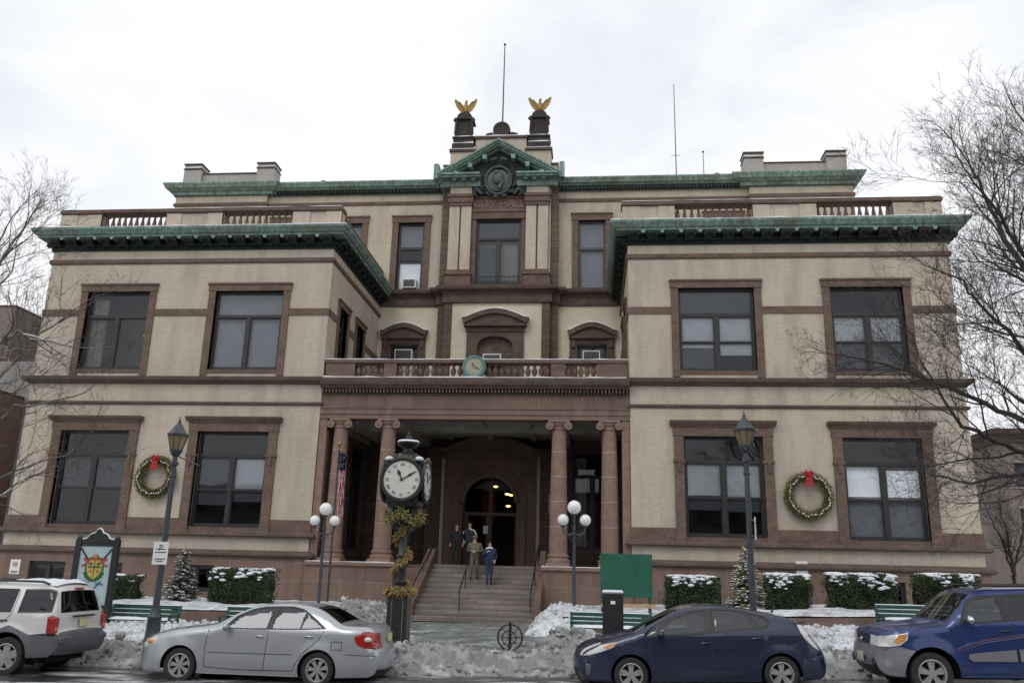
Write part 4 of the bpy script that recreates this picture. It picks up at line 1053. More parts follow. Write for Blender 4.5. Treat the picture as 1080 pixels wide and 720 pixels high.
def psign(t, w, h):
    mb = MB(); text_into(mb, 'P', .2, face_front(0,-.0095,h*.73), .004); obj('letter', mb, 'sign_green', t)
    mb = MB(); 
    for z, ww in ((.34,.24),(.27,.28),(.12,.26),(.07,.16)): mb.box(-ww/2, ww/2, -.009, -.0065, z, z+.022)
    obj('small_print', mb, 'ink', t); mb = MB(); mb.tube([(0,.015,h*.85),(0,.09,h*.85)], .02, 6); mb.tube([(0,.015,h*.15),(0,.09,h*.15)], .02, 6); obj('bracket', mb, 'lamp_iron', t)
sign_plate('parking_sign', .36, .52, (lx_-.0, 19.48, 2.05), 0, 'white parking sign with green P on the left lamp post', 'road sign', psign)
sign_plate('parking_sign', .36, .5, (rx_+.12, 19.53, 2.9), R(76), 'narrow sign seen edge-on high on the right lamp post', 'road sign', psign)
def nodog(t, w, h):
    mb = MB(); ring = [(.10*math.cos(2*PI*i/24), -.010, h*.66+.10*math.sin(2*PI*i/24)) for i in range(25)]; mb.tube(ring, .012, 5); mb.tube([(-.07,-.012,h*.66+.07),(.07,-.012,h*.66-.07)], .010, 5); obj('prohibition_ring', mb, 'sign_red', t)
    mb = MB(); z = h*.66; mb.box(-.05,.04,-.009,-.0065,z-.01,z+.02)
    for x in (-.045,.03): mb.box(x,x+.012,-.009,-.0065,z-.05,z-.01)
    mb.box(.035,.07,-.009,-.0065,z+.01,z+.04); mb.box(-.065,-.045,-.009,-.0065,z+.01,z+.035)
    obj('dog_symbol', mb, 'ink', t); mb = MB(); mb.box(-w*.36,w*.36,-.009,-.0065,.10,.135); mb.box(-w*.30,w*.30,-.009,-.0065,.045,.075); obj('small_print', mb, 'ink', t)
sign_plate('no_dogs_sign', .46, .62, (-19.9, D-.14, 1.42), 0, 'white no dogs sign on the far left of the brownstone base', 'sign', nodog)
sign_plate('no_dogs_sign', .46, .62, (13.62, D-.14, 2.12), 0, 'white no dogs sign above the snowy hedges on the right', 'sign', nodog)

def globe_lamp(loc, H, label):
    t = thing('globe_lamp', label, 'lamp', loc, group='three-globe lamps flanking the stairs')
    mb = MB(); mb.lathe([(.20,0),(.20,.12),(.13,.2),(.11,.5),(.085,.55),(.07,.6),(.055,H-.75),(.075,H-.7),(.075,H-.62),(.05,H-.6),(.05,H-.25),(.09,H-.2),(.09,H-.16)], n=12); obj('post', mb, 'lamp_iron', t, 40)
    mb = MB()
    for s_ in (-1,1): mb.tube([(0,0,H-.85),(s_*.2,0,H-.92),(s_*.38,0,H-.80),(s_*.40,0,H-.66)], .028, 8); mb.lathe([(.04,H-.66),(.09,H-.62),(.09,H-.58)], (s_*.40,0,0), 10); mb.tube([(s_*.07,0,H-1.1),(s_*.18,0,H-1.02),(s_*.12,0,H-.9)], .016, 6)
    obj('arm', mb, 'lamp_iron', t, 40)
    for x, z, r in ((0,H+.06,.25),(-.40,H-.39,.205),(.40,H-.39,.205)):
        g = MB(); g.sphere((x,0,z), r, 20, 14); obj('globe', g, M['globe'], t, 60)
    return t
m, nt_, b_, o_ = new_mat('white_glass_globe'); b_.inputs['Base Color'].default_value = (.80,.80,.80,1); b_.inputs['Roughness'].default_value = .2; M['globe'] = m
gl = globe_lamp((4.57, 31, gzc(4.6)+SW), 4.08, 'three-globe lamp right of the stairs, above the green bench')
globe_lamp((-5.28, 33, gzc(-5)+SW), 4.12, 'three-globe lamp left of the stairs, beside the hanging flag')

# flagpole with a hanging US flag
t = thing('flagpole', 'slim flagpole with gold ball left of the stairs', 'flagpole', (-5.42, 34.6, 0))
mb = MB(); mb.lathe([(.05,0),(.045,3.5),(.03,7.0)], n=10); obj('pole', mb, 'lamp_iron', t, 40); mb = MB(); mb.sphere((0,0,7.08), .09, 12, 8); obj('ball', mb, 'gold', t, 60)
nu, nv = 22, 60; vs = []; fs = []; mi = []
for j in range(nv+1):
    for i in range(nu+1):
        u, v = i/nu, j/nv; wv = .40*(1-.25*v); x = .05+wv*u*.85 + .10*v*v; y = .11*math.sin(u*17+v*1.5)*(.5+.5*u); z = 6.75-2.75*v-.14*u+.10*math.sin(u*9)*v
        vs.append((x,y,z))
for j in range(nv):
    for i in range(nu):
        u, v = (i+.5)/nu, (j+.5)/nv; fs.append((j*(nu+1)+i, j*(nu+1)+i+1, (j+1)*(nu+1)+i+1, (j+1)*(nu+1)+i))
        s_ = (v*.8 + u*1.3)
        if v < .30-.06*u: mi.append(2 if not (int(i/2+j/2) % 3 == 0 and i % 2 and j % 2) else 1)
        else: mi.append(int(s_*10) % 2)
mb = MB(); mb.v = vs; mb.f = fs; mb.mi = mi
fo = obj('flag', mb, ['flag_red','flag_white','flag_blue'], None, 60, fix=False, loc=(-5.42,34.55,0)); tag(fo, 'furled American flag hanging limp from the slim pole', 'flag')

# benches
def bench(loc, L, label, snowy=True):
    t = thing('bench', label, 'bench', loc, group='green slatted benches on the pavement'); t.scale = (1,1,.76)
    mb = MB()
    for k in range(3): mb.bbox(-L/2, L/2, .10-k*.17, .10-k*.17+.15, .44, .475, .008)
    obj('seat', mb, 'bench_green', t)
    mb = MB()
    for k, z in enumerate((.54,.70,.86)): mb.bbox(-L/2, L/2, .27+k*.03, .295+k*.03, z, z+.13, .008)
    obj('backrest', mb, 'bench_green', t)
    for x in (-L/2+.06, L/2-.06):
        mb = MB(); mb.bbox(x-.035, x+.035, -.28, -.22, 0, .64, .01); mb.bbox(x-.035, x+.035, .24, .30, 0, .5, .01); mb.tube([(x,.27,.5),(x,.36,1.0)], .035, 6)
        mb.bbox(x-.035, x+.035, -.28, .3, .40, .44, .01); mb.bbox(x-.04, x+.04, -.30, .3, .64, .68, .01); obj('leg', mb, 'bench_green', t)
    if snowy:
        mb = MB(); n = 40; vs = []; fs = []
        for i in range(n+1):
            x = -L/2+.1+(L-.2)*i/n; e = min(1,i/3,(n-i)/3)
            for j in range(9):
                y = -.24+.48*j/8; f = math.sin(PI*j/8)**.5; vs.append((x,y,.476+.075*e*f*(1+.5*noise.noise(Vector((x*4,y*4,L))))))
        fs = [(i*9+j,(i+1)*9+j,(i+1)*9+j+1,i*9+j+1) for i in range(n) for j in range(8)]
        mb.add(vs, fs); s = obj('snow_cover', mb, 'snow', t, 60, fix=False); s['kind'] = 'stuff'
        mb = MB(); mb.tube([(-L/2+.05,.36,1.0),(0,.36,1.005),(L/2-.05,.36,1.0)], .028, 6)
        for k, z in enumerate((.675,.835)): mb.tube([(-L/2+.1,.262+k*.03,z+.005),(L/2-.3,.262+k*.03,z+.005)], .014, 5)
        s = obj('snow_ridge', mb, 'snow', t, 60); s['kind'] = 'stuff'
    return t
bench((-8.22, 25.2, .08), 2.2, 'green bench left of the leaning lamp post, topped with snow')
bench((-4.55, 25.2, .1), 2.3, 'green bench mostly hidden behind the silver sedan')
bench((5.75, 26.0, .20), 2.4, 'green bench in front of the green plywood board, topped with snow')
bench((14.8, 27.0, .62), 2.3, 'green bench glimpsed beyond the bonnet of the blue SUV')

# green plywood board on legs
t = thing('notice_board', 'blank dark green plywood board on posts behind the right bench', 'board', (6.3, 28.2, .25))
mb = MB(); mb.bbox(-.83,.83,-.03,.03,1.12,2.46,.006); obj('panel', mb, 'board_green', t)
mb = MB(); 
for x in (-.76,.74): 
    mb = MB(); mb.box(x-.05,x+.05,.032,.12,0,2.40); obj('leg', mb, 'board_green', t)
mb = MB(); mb.box(-.80,.92,-.02,.03,.80,.92); obj('plank', mb, 'wood', t)
# pay station
t = thing('pay_station', 'black rectangular parking pay station with snow on its top', 'pay station', (5.66, 19.9, gzc(5.7)+SW))
mb = MB(); mb.bbox(-.23,.23,-.16,.16,0,1.42,.02); obj('cabinet', mb, 'iron', t); mb = MB(); mb.bbox(-.05,.05,-.168,-.16,1.20,1.27,.002); obj('display', mb, 'blind', t)
mb = MB(); mb.bbox(-.235,.235,-.165,.165,1.422,1.50,.03); s = obj('snow_cap', mb, 'snow', t); s['kind'] = 'stuff'
# bicycle ring
t = thing('bicycle_ring', 'low black iron bicycle ring on a post at the front of the forecourt', 'bicycle rack', (3.2, 21.6, gzc(3.2)+SW))
mb = MB(); mb.tube([(.30*math.cos(2*PI*i/30),0,.36+.30*math.sin(2*PI*i/30)) for i in range(31)], .022, 8)
mb.tube([(.17*math.cos(2*PI*i/20)-.02,0,.34+.17*math.sin(2*PI*i/20)) for i in range(21)], .016, 6)
for i in range(4): a = PI*i/4; mb.tube([(.29*math.cos(a),0,.36+.29*math.sin(a)),(-.29*math.cos(a),0,.36-.29*math.sin(a))], .01, 5)
obj('ring', mb, 'iron', t, 40); mb = MB(); mb.lathe([(.05,0),(.04,.04),(.035,.68),(.045,.7),(.0,.74)], n=10); obj('post', mb, 'iron', t, 40)

# painted sign board with a coat of arms
t = thing('sign_board', 'pale blue framed sign board with a shield over crossed rifles', 'sign board', (-9.75, 25.0, .10))
M['pale_blue'] = simple('pale_blue_paint', (.40,.52,.54), .6, var=.08, scale=2)
mb = MB()
for x in (-.60,.60):
    m2 = MB(); m2.bbox(x-.085,x+.085,-.07,.07,0,2.62,.015); m2.lathe([(.07,2.62),(.09,2.66),(.05,2.72),(.0,2.76)], (x,0,0), 8); obj('post', m2, 'iron', t)
mb.bbox(-.515,.515,-.05,.05,.62,.72,.01); mb.bbox(-.515,.515,-.05,.05,2.42,2.52,.01)
crest = [(-.56,2.52),(.56,2.52),(.52,2.60),(.36,2.63),(.26,2.76),(.12,2.80),(.06,2.90),(0,2.93),(-.06,2.90),(-.12,2.80),(-.26,2.76),(-.36,2.63),(-.52,2.60)]
mb.prism(crest, -.05, .05); obj('frame', mb, 'iron', t)
mb = MB(); mb.box(-.515,.515,-.02,.02,.72,2.42); obj('panel', mb, 'pale_blue', t)
em = {k: MB() for k in ('yellow','green','red','ink','blue')}
sh = [(-.23,1.98),(-.25,1.72),(-.16,1.56),(0,1.44),(.16,1.56),(.25,1.72),(.23,1.98),(.12,2.04),(0,1.99),(-.12,2.04)]
em['green'].prism([(x*1.22,1.74+(z-1.74)*1.2) for x,z in sh], -.026, -.021); em['yellow'].prism(sh, -.031, -.0262)
for k in range(9): a = R(200+17.5*k); em['green'].sphere((.30*math.cos(a),-.028,1.72+.30*math.sin(a)), .05, 8, 5, (1,.2,1))
for s_ in (-1,1):
    em['ink'].obox((s_*.30,-.028,2.10),(.05,.01,.62),Matrix.Rotation(s_*R(38),3,'Y')); em['red'].obox((s_*.26,-.030,1.98),(.26,.01,.07),Matrix.Rotation(-s_*R(35),3,'Y')); em['red'].obox((s_*.34,-.0305,1.86),(.16,.01,.06),Matrix.Rotation(s_*R(20),3,'Y'))
    em['blue'].obox((s_*.12,-.028,1.24),(.045,.01,.42),Matrix.Rotation(s_*R(42),3,'Y')); em['blue'].obox((s_*.22,-.0285,1.32),(.24,.01,.05),Matrix.Rotation(s_*R(8),3,'Y'))
em['red'].sphere((0,-.03,2.10), .10, 12, 6, (1,.15,.8)); em['yellow'].sphere((0,-.036,2.11), .055, 10, 6, (1,.2,1)); em['red'].prism([(-.2,2.0),(.2,2.0),(.16,2.06),(-.16,2.06)], -.034,-.0315)
em['green'].box(-.20,.20,-.0335,-.0312,1.78,1.83); em['ink'].box(-.012,.012,-.0345,-.0312,1.50,2.0)
for q in (-.11,.11): em['green'].sphere((q,-.032,1.90), .045, 8, 5, (1,.15,1)); em['red'].sphere((q,-.032,1.68), .04, 8, 5, (1,.15,1))
em['ink'].box(-.07,.08,-.024,-.021,.86,1.0)
eb = MB(); em_m = []
for q_, (k, mt) in enumerate((('yellow',simple('shield_yellow',(.45,.37,.08),.6)),('green',simple('laurel_green',(.03,.10,.04),.7)),('red',simple('scroll_red',(.38,.07,.05),.6)),('ink','ink'),('blue',simple('slate_blue',(.08,.14,.18),.6)))): eb.add(em[k].v, em[k].f, q_); em_m.append(mt)
obj('coat_of_arms', eb, em_m, t)
mb = MB(); mb.tube([(x, -.0, z+.012) for x, z in crest[2:][::-1]], .028, 6); s = obj('snow_ridge', mb, 'snow', t, 60); s['kind'] = 'stuff'

# ------------------------------------------------------------------ post clock
def numeral_dial(mb, r, M4, mi=0):
    rom = ['XII','I','II','III','IIII','V','VI','VII','VIII','IX','X','XI']
    for i, s_ in enumerate(rom):
        a = 2*PI*i/12; q = M4 @ Matrix.Rotation(-a, 4, 'Z') @ Matrix.Translation((0, r*.80, 0))
        text_into(mb, s_, r*.24, q, .006, mi, sx=.9)
    for i in range(60):
        a = 2*PI*i/60; q = M4 @ Matrix.Rotation(-a, 4, 'Z'); o_ = r*.965; 
        mb.add([q @ Vector(v) for v in ((-.004,o_-.015,.003),(.004,o_-.015,.003),(.004,o_+.01,.003),(-.004,o_+.01,.003))], [(0,1,2,3)], mi)
def hand(mb, L, w_, ang, M4, lift=.012):
    q = M4 @ Matrix.Rotation(-ang, 4, 'Z'); pts = [(-w_*.5,-L*.15),(w_*.5,-L*.15),(w_*.5,L*.45),(w_*1.3,L*.6),(0,L),(-w_*1.3,L*.6),(-w_*.5,L*.45)]
    mb.add([q @ Vector((x,y,lift)) for x,y in pts]+[q @ Vector((x,y,lift+.006)) for x,y in pts], [tuple(range(7)), tuple(range(13,6,-1))]+[(i,(i+1)%7,7+(i+1)%7,7+i) for i in range(7)])
clkx, clky = .74, 20.1; ct = thing('street_clock', 'black four-faced post clock wrapped in garland, standing on the pavement', 'clock', (clkx, clky, gzc(clkx)+SW))
M['dial'] = simple('clock_dial', (.60,.59,.55), .35, var=.04)
mb = MB(); mb.bbox(-.30,.30,-.30,.30,0,.16,.02); mb.bbox(-.235,.235,-.235,.235,.16,1.42,.015); mb.bbox(-.27,.27,-.27,.27,1.42,1.48,.015); mb.bbox(-.255,.255,-.255,.255,.16,.26,.015)
cb = obj('cabinet', mb, 'iron', ct)
mb = MB()
for k in range(4):
    q = Matrix.Rotation(k*PI/2, 4, 'Z'); fr = [(-.13,.38),(.13,.38),(.13,1.26),(.08,1.32),(-.08,1.32),(-.13,1.26)]
    mb.tube([q @ Vector((x,-.236,z)) for x,z in fr+fr[:1]], .007, 5)
obj('gold_line', mb, simple('dull_gold', (.22,.20,.14), .5), cb)
mb = MB(); mb.lathe([(.22,1.46),(.20,1.50),(.13,1.52),(.12,1.6),(.15,1.64),(.15,1.68),(.11,1.72),(.105,2.2),(.13,2.23),(.13,2.28),(.10,2.32),(.095,2.95),(.13,3.0),(.16,3.1),(.26,3.22),(.30,3.34)], n=16)
for k in range(4):
    a = k*PI/2+PI/4; c, s_ = math.cos(a), math.sin(a); mb.tube([(c*.1,s_*.1,2.75),(c*.32,s_*.32,2.95),(c*.42,s_*.42,3.2),(c*.3,s_*.3,3.38)], [.03,.035,.03,.03], 6)
obj('post', mb, 'iron', ct, 40)
ZC = 4.12-(gzc(clkx)+SW); hd = .50; ks_ = .87
mb = MB(); n = 32
# cross-shaped head: two drums crossing, so that a round bezel shows on each of the four sides
for ax_ in ('Y','X'):
    mb.lathe([(r_*ks_, h_) for r_, h_ in [(.0,-hd),(.50,-hd),(.53,-hd-.03),(.585,-hd-.03),(.60,-hd+.02),(.56,-hd+.06),(.53,-hd+.16),(.53,hd-.16),(.56,hd-.06),(.60,hd-.02),(.585,hd+.03),(.53,hd+.03),(.50,hd),(.0,hd)]], (0,0,ZC), n, ax_, 0, False)
mb.bbox(-.38,.38,-.38,.38,ZC-.60,ZC+.44,.08)
mb.lathe([(.26,ZC-.68),(.42,ZC-.60),(.46,ZC-.48)], (0,0,0), 16)
hdo = obj('head', mb, 'iron', ct, 40)
for k in range(4):
    M4 = Matrix.Rotation(k*PI/2, 4, 'Z') @ face_front(0, -hd-.012, ZC)
    mb = MB(); pts = [M4 @ Vector((.435*math.cos(2*PI*i/40), .435*math.sin(2*PI*i/40), 0)) for i in range(40)]; mb.add(pts, [tuple(range(40))]); dl = obj('dial', mb, 'dial', hdo)
    mb = MB(); numeral_dial(mb, .435, M4 @ Matrix.Translation((0,0,.004))); obj('numerals', mb, 'ink', dl)
    for L_, w_, an in ((.27,.035,2*PI*(11+10/60)/12),(.36,.025,2*PI*10/60)):
        mb = MB(); hand(mb, L_, w_, an, M4); obj('hand', mb, 'iron', dl)
    mb = MB(); 
    for i, ch in enumerate('HOBOKEN'):
        a = (i-3)*.17; q = M4 @ Matrix.Rotation(-a, 4, 'Z') @ Matrix.Translation((0,.535,-.0)); text_into(mb, ch, .10, q, .03)
    obj('lettering', mb, simple('tarnished_gold', (.22,.17,.09), .5), hdo)
mb = MB(); mb.lathe([(.40,ZC+.42),(.38,ZC+.54),(.25,ZC+.66),(.12,ZC+.72),(.10,ZC+.80),(.22,ZC+.84),(.27,ZC+.90),(.24,ZC+.93),(.09,ZC+.96),(.06,ZC+1.02),(.085,ZC+1.07),(.03,ZC+1.12),(.045,ZC+1.16),(.0,ZC+1.21)], n=20)
for k in range(4):
    a = k*PI/2+PI/4; c, s_ = math.cos(a), math.sin(a); mb.tube([(c*.44,s_*.44,ZC+.38),(c*.52,s_*.52,ZC+.46),(c*.42,s_*.42,ZC+.56),(c*.22,s_*.22,ZC+.62)], [.06,.07,.06,.04], 8)
fin = obj('finial', mb, 'iron', ct, 40)
mb = MB(); mb.lathe([(.10,ZC+.935),(.25,ZC+.935),(.28,ZC+.95),(.24,ZC+.99),(.10,ZC+1.0)], n=20)
for c, s_ in ((1,-1),(-1,-1),(1,1)): mb.sphere((c*.36,s_*.36,ZC+.50), .09, 10, 6, (1.2,1.2,.7))
s = obj('snow_cap', mb, 'snow', ct, 60); s['kind'] = 'stuff'
M['garland'] = simple('faded_garland', (.30,.235,.08), .8, var=.5, scale=14); M['garland_red'] = simple('garland_autumn', (.28,.10,.05), .8, var=.4, scale=12)
def garland(path, r, nper, label, cat, mats, seed=1, name='garland', leaf=.05):
    rnd = random.Random(seed); mb = MB(); L = 0
    pts = [Vector(p) for p in path]
    for i in range(len(pts)-1):
        a, b = pts[i], pts[i+1]; k = int((b-a).length*nper)
        for _ in range(k):
            c = a.lerp(b, rnd.random()); d = Vector((rnd.gauss(0,1),rnd.gauss(0,1),rnd.gauss(0,1))).normalized(); q = c+d*r*rnd.random()**.5
            e = (d+Vector((rnd.gauss(0,.5),rnd.gauss(0,.5),rnd.gauss(0,.5)-.3))).normalized()*leaf*rnd.uniform(.7,2); s_ = e.orthogonal().normalized()*leaf*.28
            mb.add([q-s_, q+s_, q+e+s_*.4, q+e-s_*.4], [(0,1,2,3)], 0 if rnd.random() < .8 else 1)
    o = obj(name, mb, mats, fix=False); tag(o, label, cat); return o
gb = gzc(clkx)+SW
hel = [(clkx+.16*math.cos(a), clky+.16*math.sin(a), gb+1.55+(a)*.115) for a in [i*.4 for i in range(34)]]
garland(hel, .065, 480, 'yellow-green garland wound round the post of the clock', 'garland', ['garland','garland_red'], 4)
cr = [(clkx+.42*math.cos(2*PI*i/16), clky+.42*math.sin(2*PI*i/16), gb+3.28-.22*abs(math.sin(2*PI*i/8))) for i in range(17)]
garland(cr, .10, 330, 'swag of faded greenery hanging under the clock head', 'garland', ['garland','bench_green'], 5)
cr = [(clkx+.30*math.cos(2*PI*i/12), clky+.30*math.sin(2*PI*i/12), gb+1.46) for i in range(13)]
garland(cr, .09, 420, 'reddish greenery tuft on top of the clock cabinet', 'garland', ['garland','garland_red'], 6)

# balcony clock
t = thing('round_clock', 'round verdigris clock standing on the middle of the balcony rail', 'clock', (.03, D-.24, 10.2))
mb = MB(); mb.lathe([(.36,-.02),(.44,-.06),(.50,-.05),(.53,0),(.53,.2),(.0,.2)], (0,0,.52), 32, 'Y'); mb.prism([(-.85,0),(.85,0),(.62,.06),(.45,.16),(.35,.30),(-.35,.30),(-.45,.16),(-.62,.06)], 0, .22); cs = obj('case', mb, 'teal_paint', t, 40)
M4 = face_front(0, -.03, .52); mb = MB(); mb.add([M4 @ Vector((.41*math.cos(2*PI*i/32), .41*math.sin(2*PI*i/32), 0)) for i in range(32)], [tuple(range(32))]); dl = obj('dial', mb, simple('old_brass_dial', (.30,.30,.22), .5, var=.2), cs)
mb = MB()
for i in range(12): q = M4 @ Matrix.Rotation(-i*PI/6, 4, 'Z'); mb.add([q @ Vector(v) for v in ((-.018,.28,.01),(.018,.28,.01),(.018,.37,.01),(-.018,.37,.01))], [(0,1,2,3)])
obj('hour_mark', mb, 'gold', dl); mb = MB(); hand(mb, .2, .03, R(335), M4); hand(mb, .3, .022, R(115), M4, .02); obj('hand', mb, 'iron', dl)

# air conditioners
def ac(loc, w_, h_, label, rz=0):
    t = thing('air_conditioner', label, 'air conditioner', loc, (0,0,rz)); mb = MB(); mb.bbox(-w_/2,w_/2,-.32,.3,0,h_,.015); obj('casing', mb, 'white', t)
    mb = MB(); mb.box(-w_/2+.06,w_/2-.06,-.326,-.32,.06,h_-.06); g = obj('grille', mb, 'frame_grey', t); mb = MB()
    n = 9
    for i in range(n): z = .08+(h_-.16)*i/(n-1); mb.box(-w_/2+.06,w_/2-.06,-.334,-.326,z-.006,z+.006)
    obj('louvre', mb, 'blind_grey', g)
ac((-5.22, B+.18, 17.55), .78, .55, 'white air conditioner in the third-storey window left of the centre bay')
ac((-5.3, B+.15, 13.05), 1.0, .85, 'large white air conditioner above the balcony, left hooded window')
ac((-.2, CB-.0, 12.85), 1.0, .60, 'white air conditioner in the central arched window')
ac((5.2, B+.15, 12.95), .95, .88, 'white air conditioner above the balcony, right hooded window')

# eagles
def eagle(loc, label):
    t = thing('eagle_statue', label, 'statue', loc, group='gilded eagles on the roof pedestals')
    mb = MB(); mb.sphere((0,0,.38), .17, 14, 10, (1,.9,1.7)); mb.tube([(0,0,.6),(.0,-.03,.80),(.03,-.10,.90),(.10,-.16,.88)], [.12,.085,.07,.02], 10); mb.prism([(-.14,.16),(.14,.16),(.20,-.02),(-.20,-.02)], .0, .08)
    mb.tube([(-.07,0,.2),(-.08,-.02,0)], .035, 6); mb.tube([(.07,0,.2),(.08,-.02,0)], .035, 6); obj('body', mb, 'gold', t, 50)
    for s_ in (-1,1):
        mb = MB()
        out = [(.08,.25),(.22,.16),(.36,.26),(.48,.40),(.58,.56),(.66,.76),(.70,.96),(.60,1.0),(.50,.88),(.42,.84),(.34,.78),(.26,.70),(.16,.62),(.08,.56)]
        mb.prism([(s_*x*1.02,z) for x,z in out], -.03, .03)
        for k in range(6):
            a = (.12+.09*k, .30+.035*k); b = (.24+.085*k, .16+.14*k); mb.tube([(s_*(.10+.05*k),-.035,.56+.05*k),(s_*(.26+.075*k),-.035,.22+.13*k)], [.03,.015], 5)
        o = obj('wing', mb, 'gold', t, 30); o.rotation_euler = (0,0,s_*R(-14))
    return t
eagle((-2.32, py+.45, 28.42), 'gilded spread-winged eagle on the left roof pedestal')
eagle((2.15, py+.45, 28.42), 'gilded spread-winged eagle on the right roof pedestal')
def pole(name, loc, h, r, label, cat, bits=None):
    mb = MB(); mb.lathe([(r,0),(r*.6,h)], n=8)
    if bits: bits(mb)
    o = obj(name, mb, 'iron', None, 40, loc=loc); tag(o, label, cat); return o
pole('flagpole', (-.15, py+1.1, 26.7), 6.95, .05, 'bare flagpole rising from the roof above the pediment', 'flagpole', lambda m_: m_.sphere((0,0,6.98), .08, 10, 6))
pole('antenna', (10.33, 47, 24.05), 7.5, .035, 'tall thin radio antenna on the roof right of the pediment', 'antenna', lambda m_: (m_.tube([(-.3,0,2.6),(.3,0,2.6)], .015, 5), m_.tube([(0,-.2,2.2),(0,.2,2.2)], .015, 5)))
pole('mast', (11.97, 47, 24.05), 2.85, .03, 'short thin mast beside the tall antenna', 'antenna', lambda m_: m_.sphere((0,0,2.8), .07, 8, 6))
M['pot'] = simple('terracotta', (.32,.11,.07), .7)
for x, lab in ((12.72,'red roof vent beside the short mast'),(-11.55,'red roof vent on the roof left of the pediment')):
    mb = MB(); mb.lathe([(.14,0),(.14,1.0),(.22,1.05),(.24,1.2),(.17,1.32),(0,1.36)], n=14); o = obj('roof_vent', mb, 'pot', None, 40, loc=(x,47,24.05)); tag(o, lab, 'roof vent')

# wreaths
M['fir'] = simple('fir_green', (.075,.085,.028), .8, var=.6, scale=12); M['fir_dry'] = simple('fir_yellowed', (.24,.20,.06), .8, var=.4, scale=12)
def wreath(x, z, r, label, seed):
    t = thing('wreath', label, 'wreath', (x, D-.22, z), group='christmas wreaths hung between the lower windows'); rnd = random.Random(seed); mb = MB()
    for _ in range(6500):
        a = rnd.uniform(0,2*PI); d = Vector((rnd.gauss(0,1),rnd.gauss(0,1),rnd.gauss(0,1))).normalized(); rr = .22*rnd.random()**.6
        c = Vector((math.cos(a)*r,0,math.sin(a)*r))+Vector((d.x*rr,d.y*rr*.6,d.z*rr)); e = (d+Vector((-math.sin(a),0,math.cos(a)))*.8).normalized()*rnd.uniform(.05,.11); s_ = e.orthogonal().normalized()*.012
        mb.add([c-s_,c+s_,c+e+s_*.4,c+e-s_*.4], [(0,1,2,3)], 1 if rnd.random() < .42 else 0)
    mb.tube([(r*math.cos(2*PI*i/30),.02,r*math.sin(2*PI*i/30)) for i in range(31)], .09, 8); obj('greenery', mb, ['fir','fir_dry'], t, fix=False)
    mb = MB()
    for k in range(70):
        a = 2*PI*k/70+rnd.uniform(-.03,.03); q = r+.03*math.sin(k*.9)+rnd.uniform(-.03,.03); mb.sphere((q*math.cos(a),-.17+rnd.uniform(-.02,.02),q*math.sin(a)), rnd.uniform(.015,.036), 6, 4)
    obj('white_beads', mb, 'white', t)
    mb = MB(); zt = r+.04
    for s_ in (-1,1):
        mb.tube([(0,-.2,zt),(s_*.09,-.26,zt+.11),(s_*.17,-.22,zt+.07),(s_*.12,-.22,zt-.04),(0,-.2,zt)], [.03,.06,.07,.06,.03], 8)
        mb.prism([(s_*.02,zt),(s_*.12,zt-.02),(s_*.17,zt-.50),(s_*.05,zt-.48)], -.24, -.22)
        mb.tube([(s_*.04,-.2,zt+.05),(s_*.10,-.2,zt+.26)], .012, 5)
    mb.sphere((0,-.25,zt), .07, 10, 6); mb.prism([(-.04,zt),(.04,zt),(.05,zt-.42),(-.03,zt-.40)], -.25,-.235); obj('bow', mb, 'red', t)
wreath(-14.0, 5.69, .74, 'large christmas wreath with red bow on the left wing', 3); wreath(14.06, 5.33, .80, 'large christmas wreath with red bow on the right wing', 9)

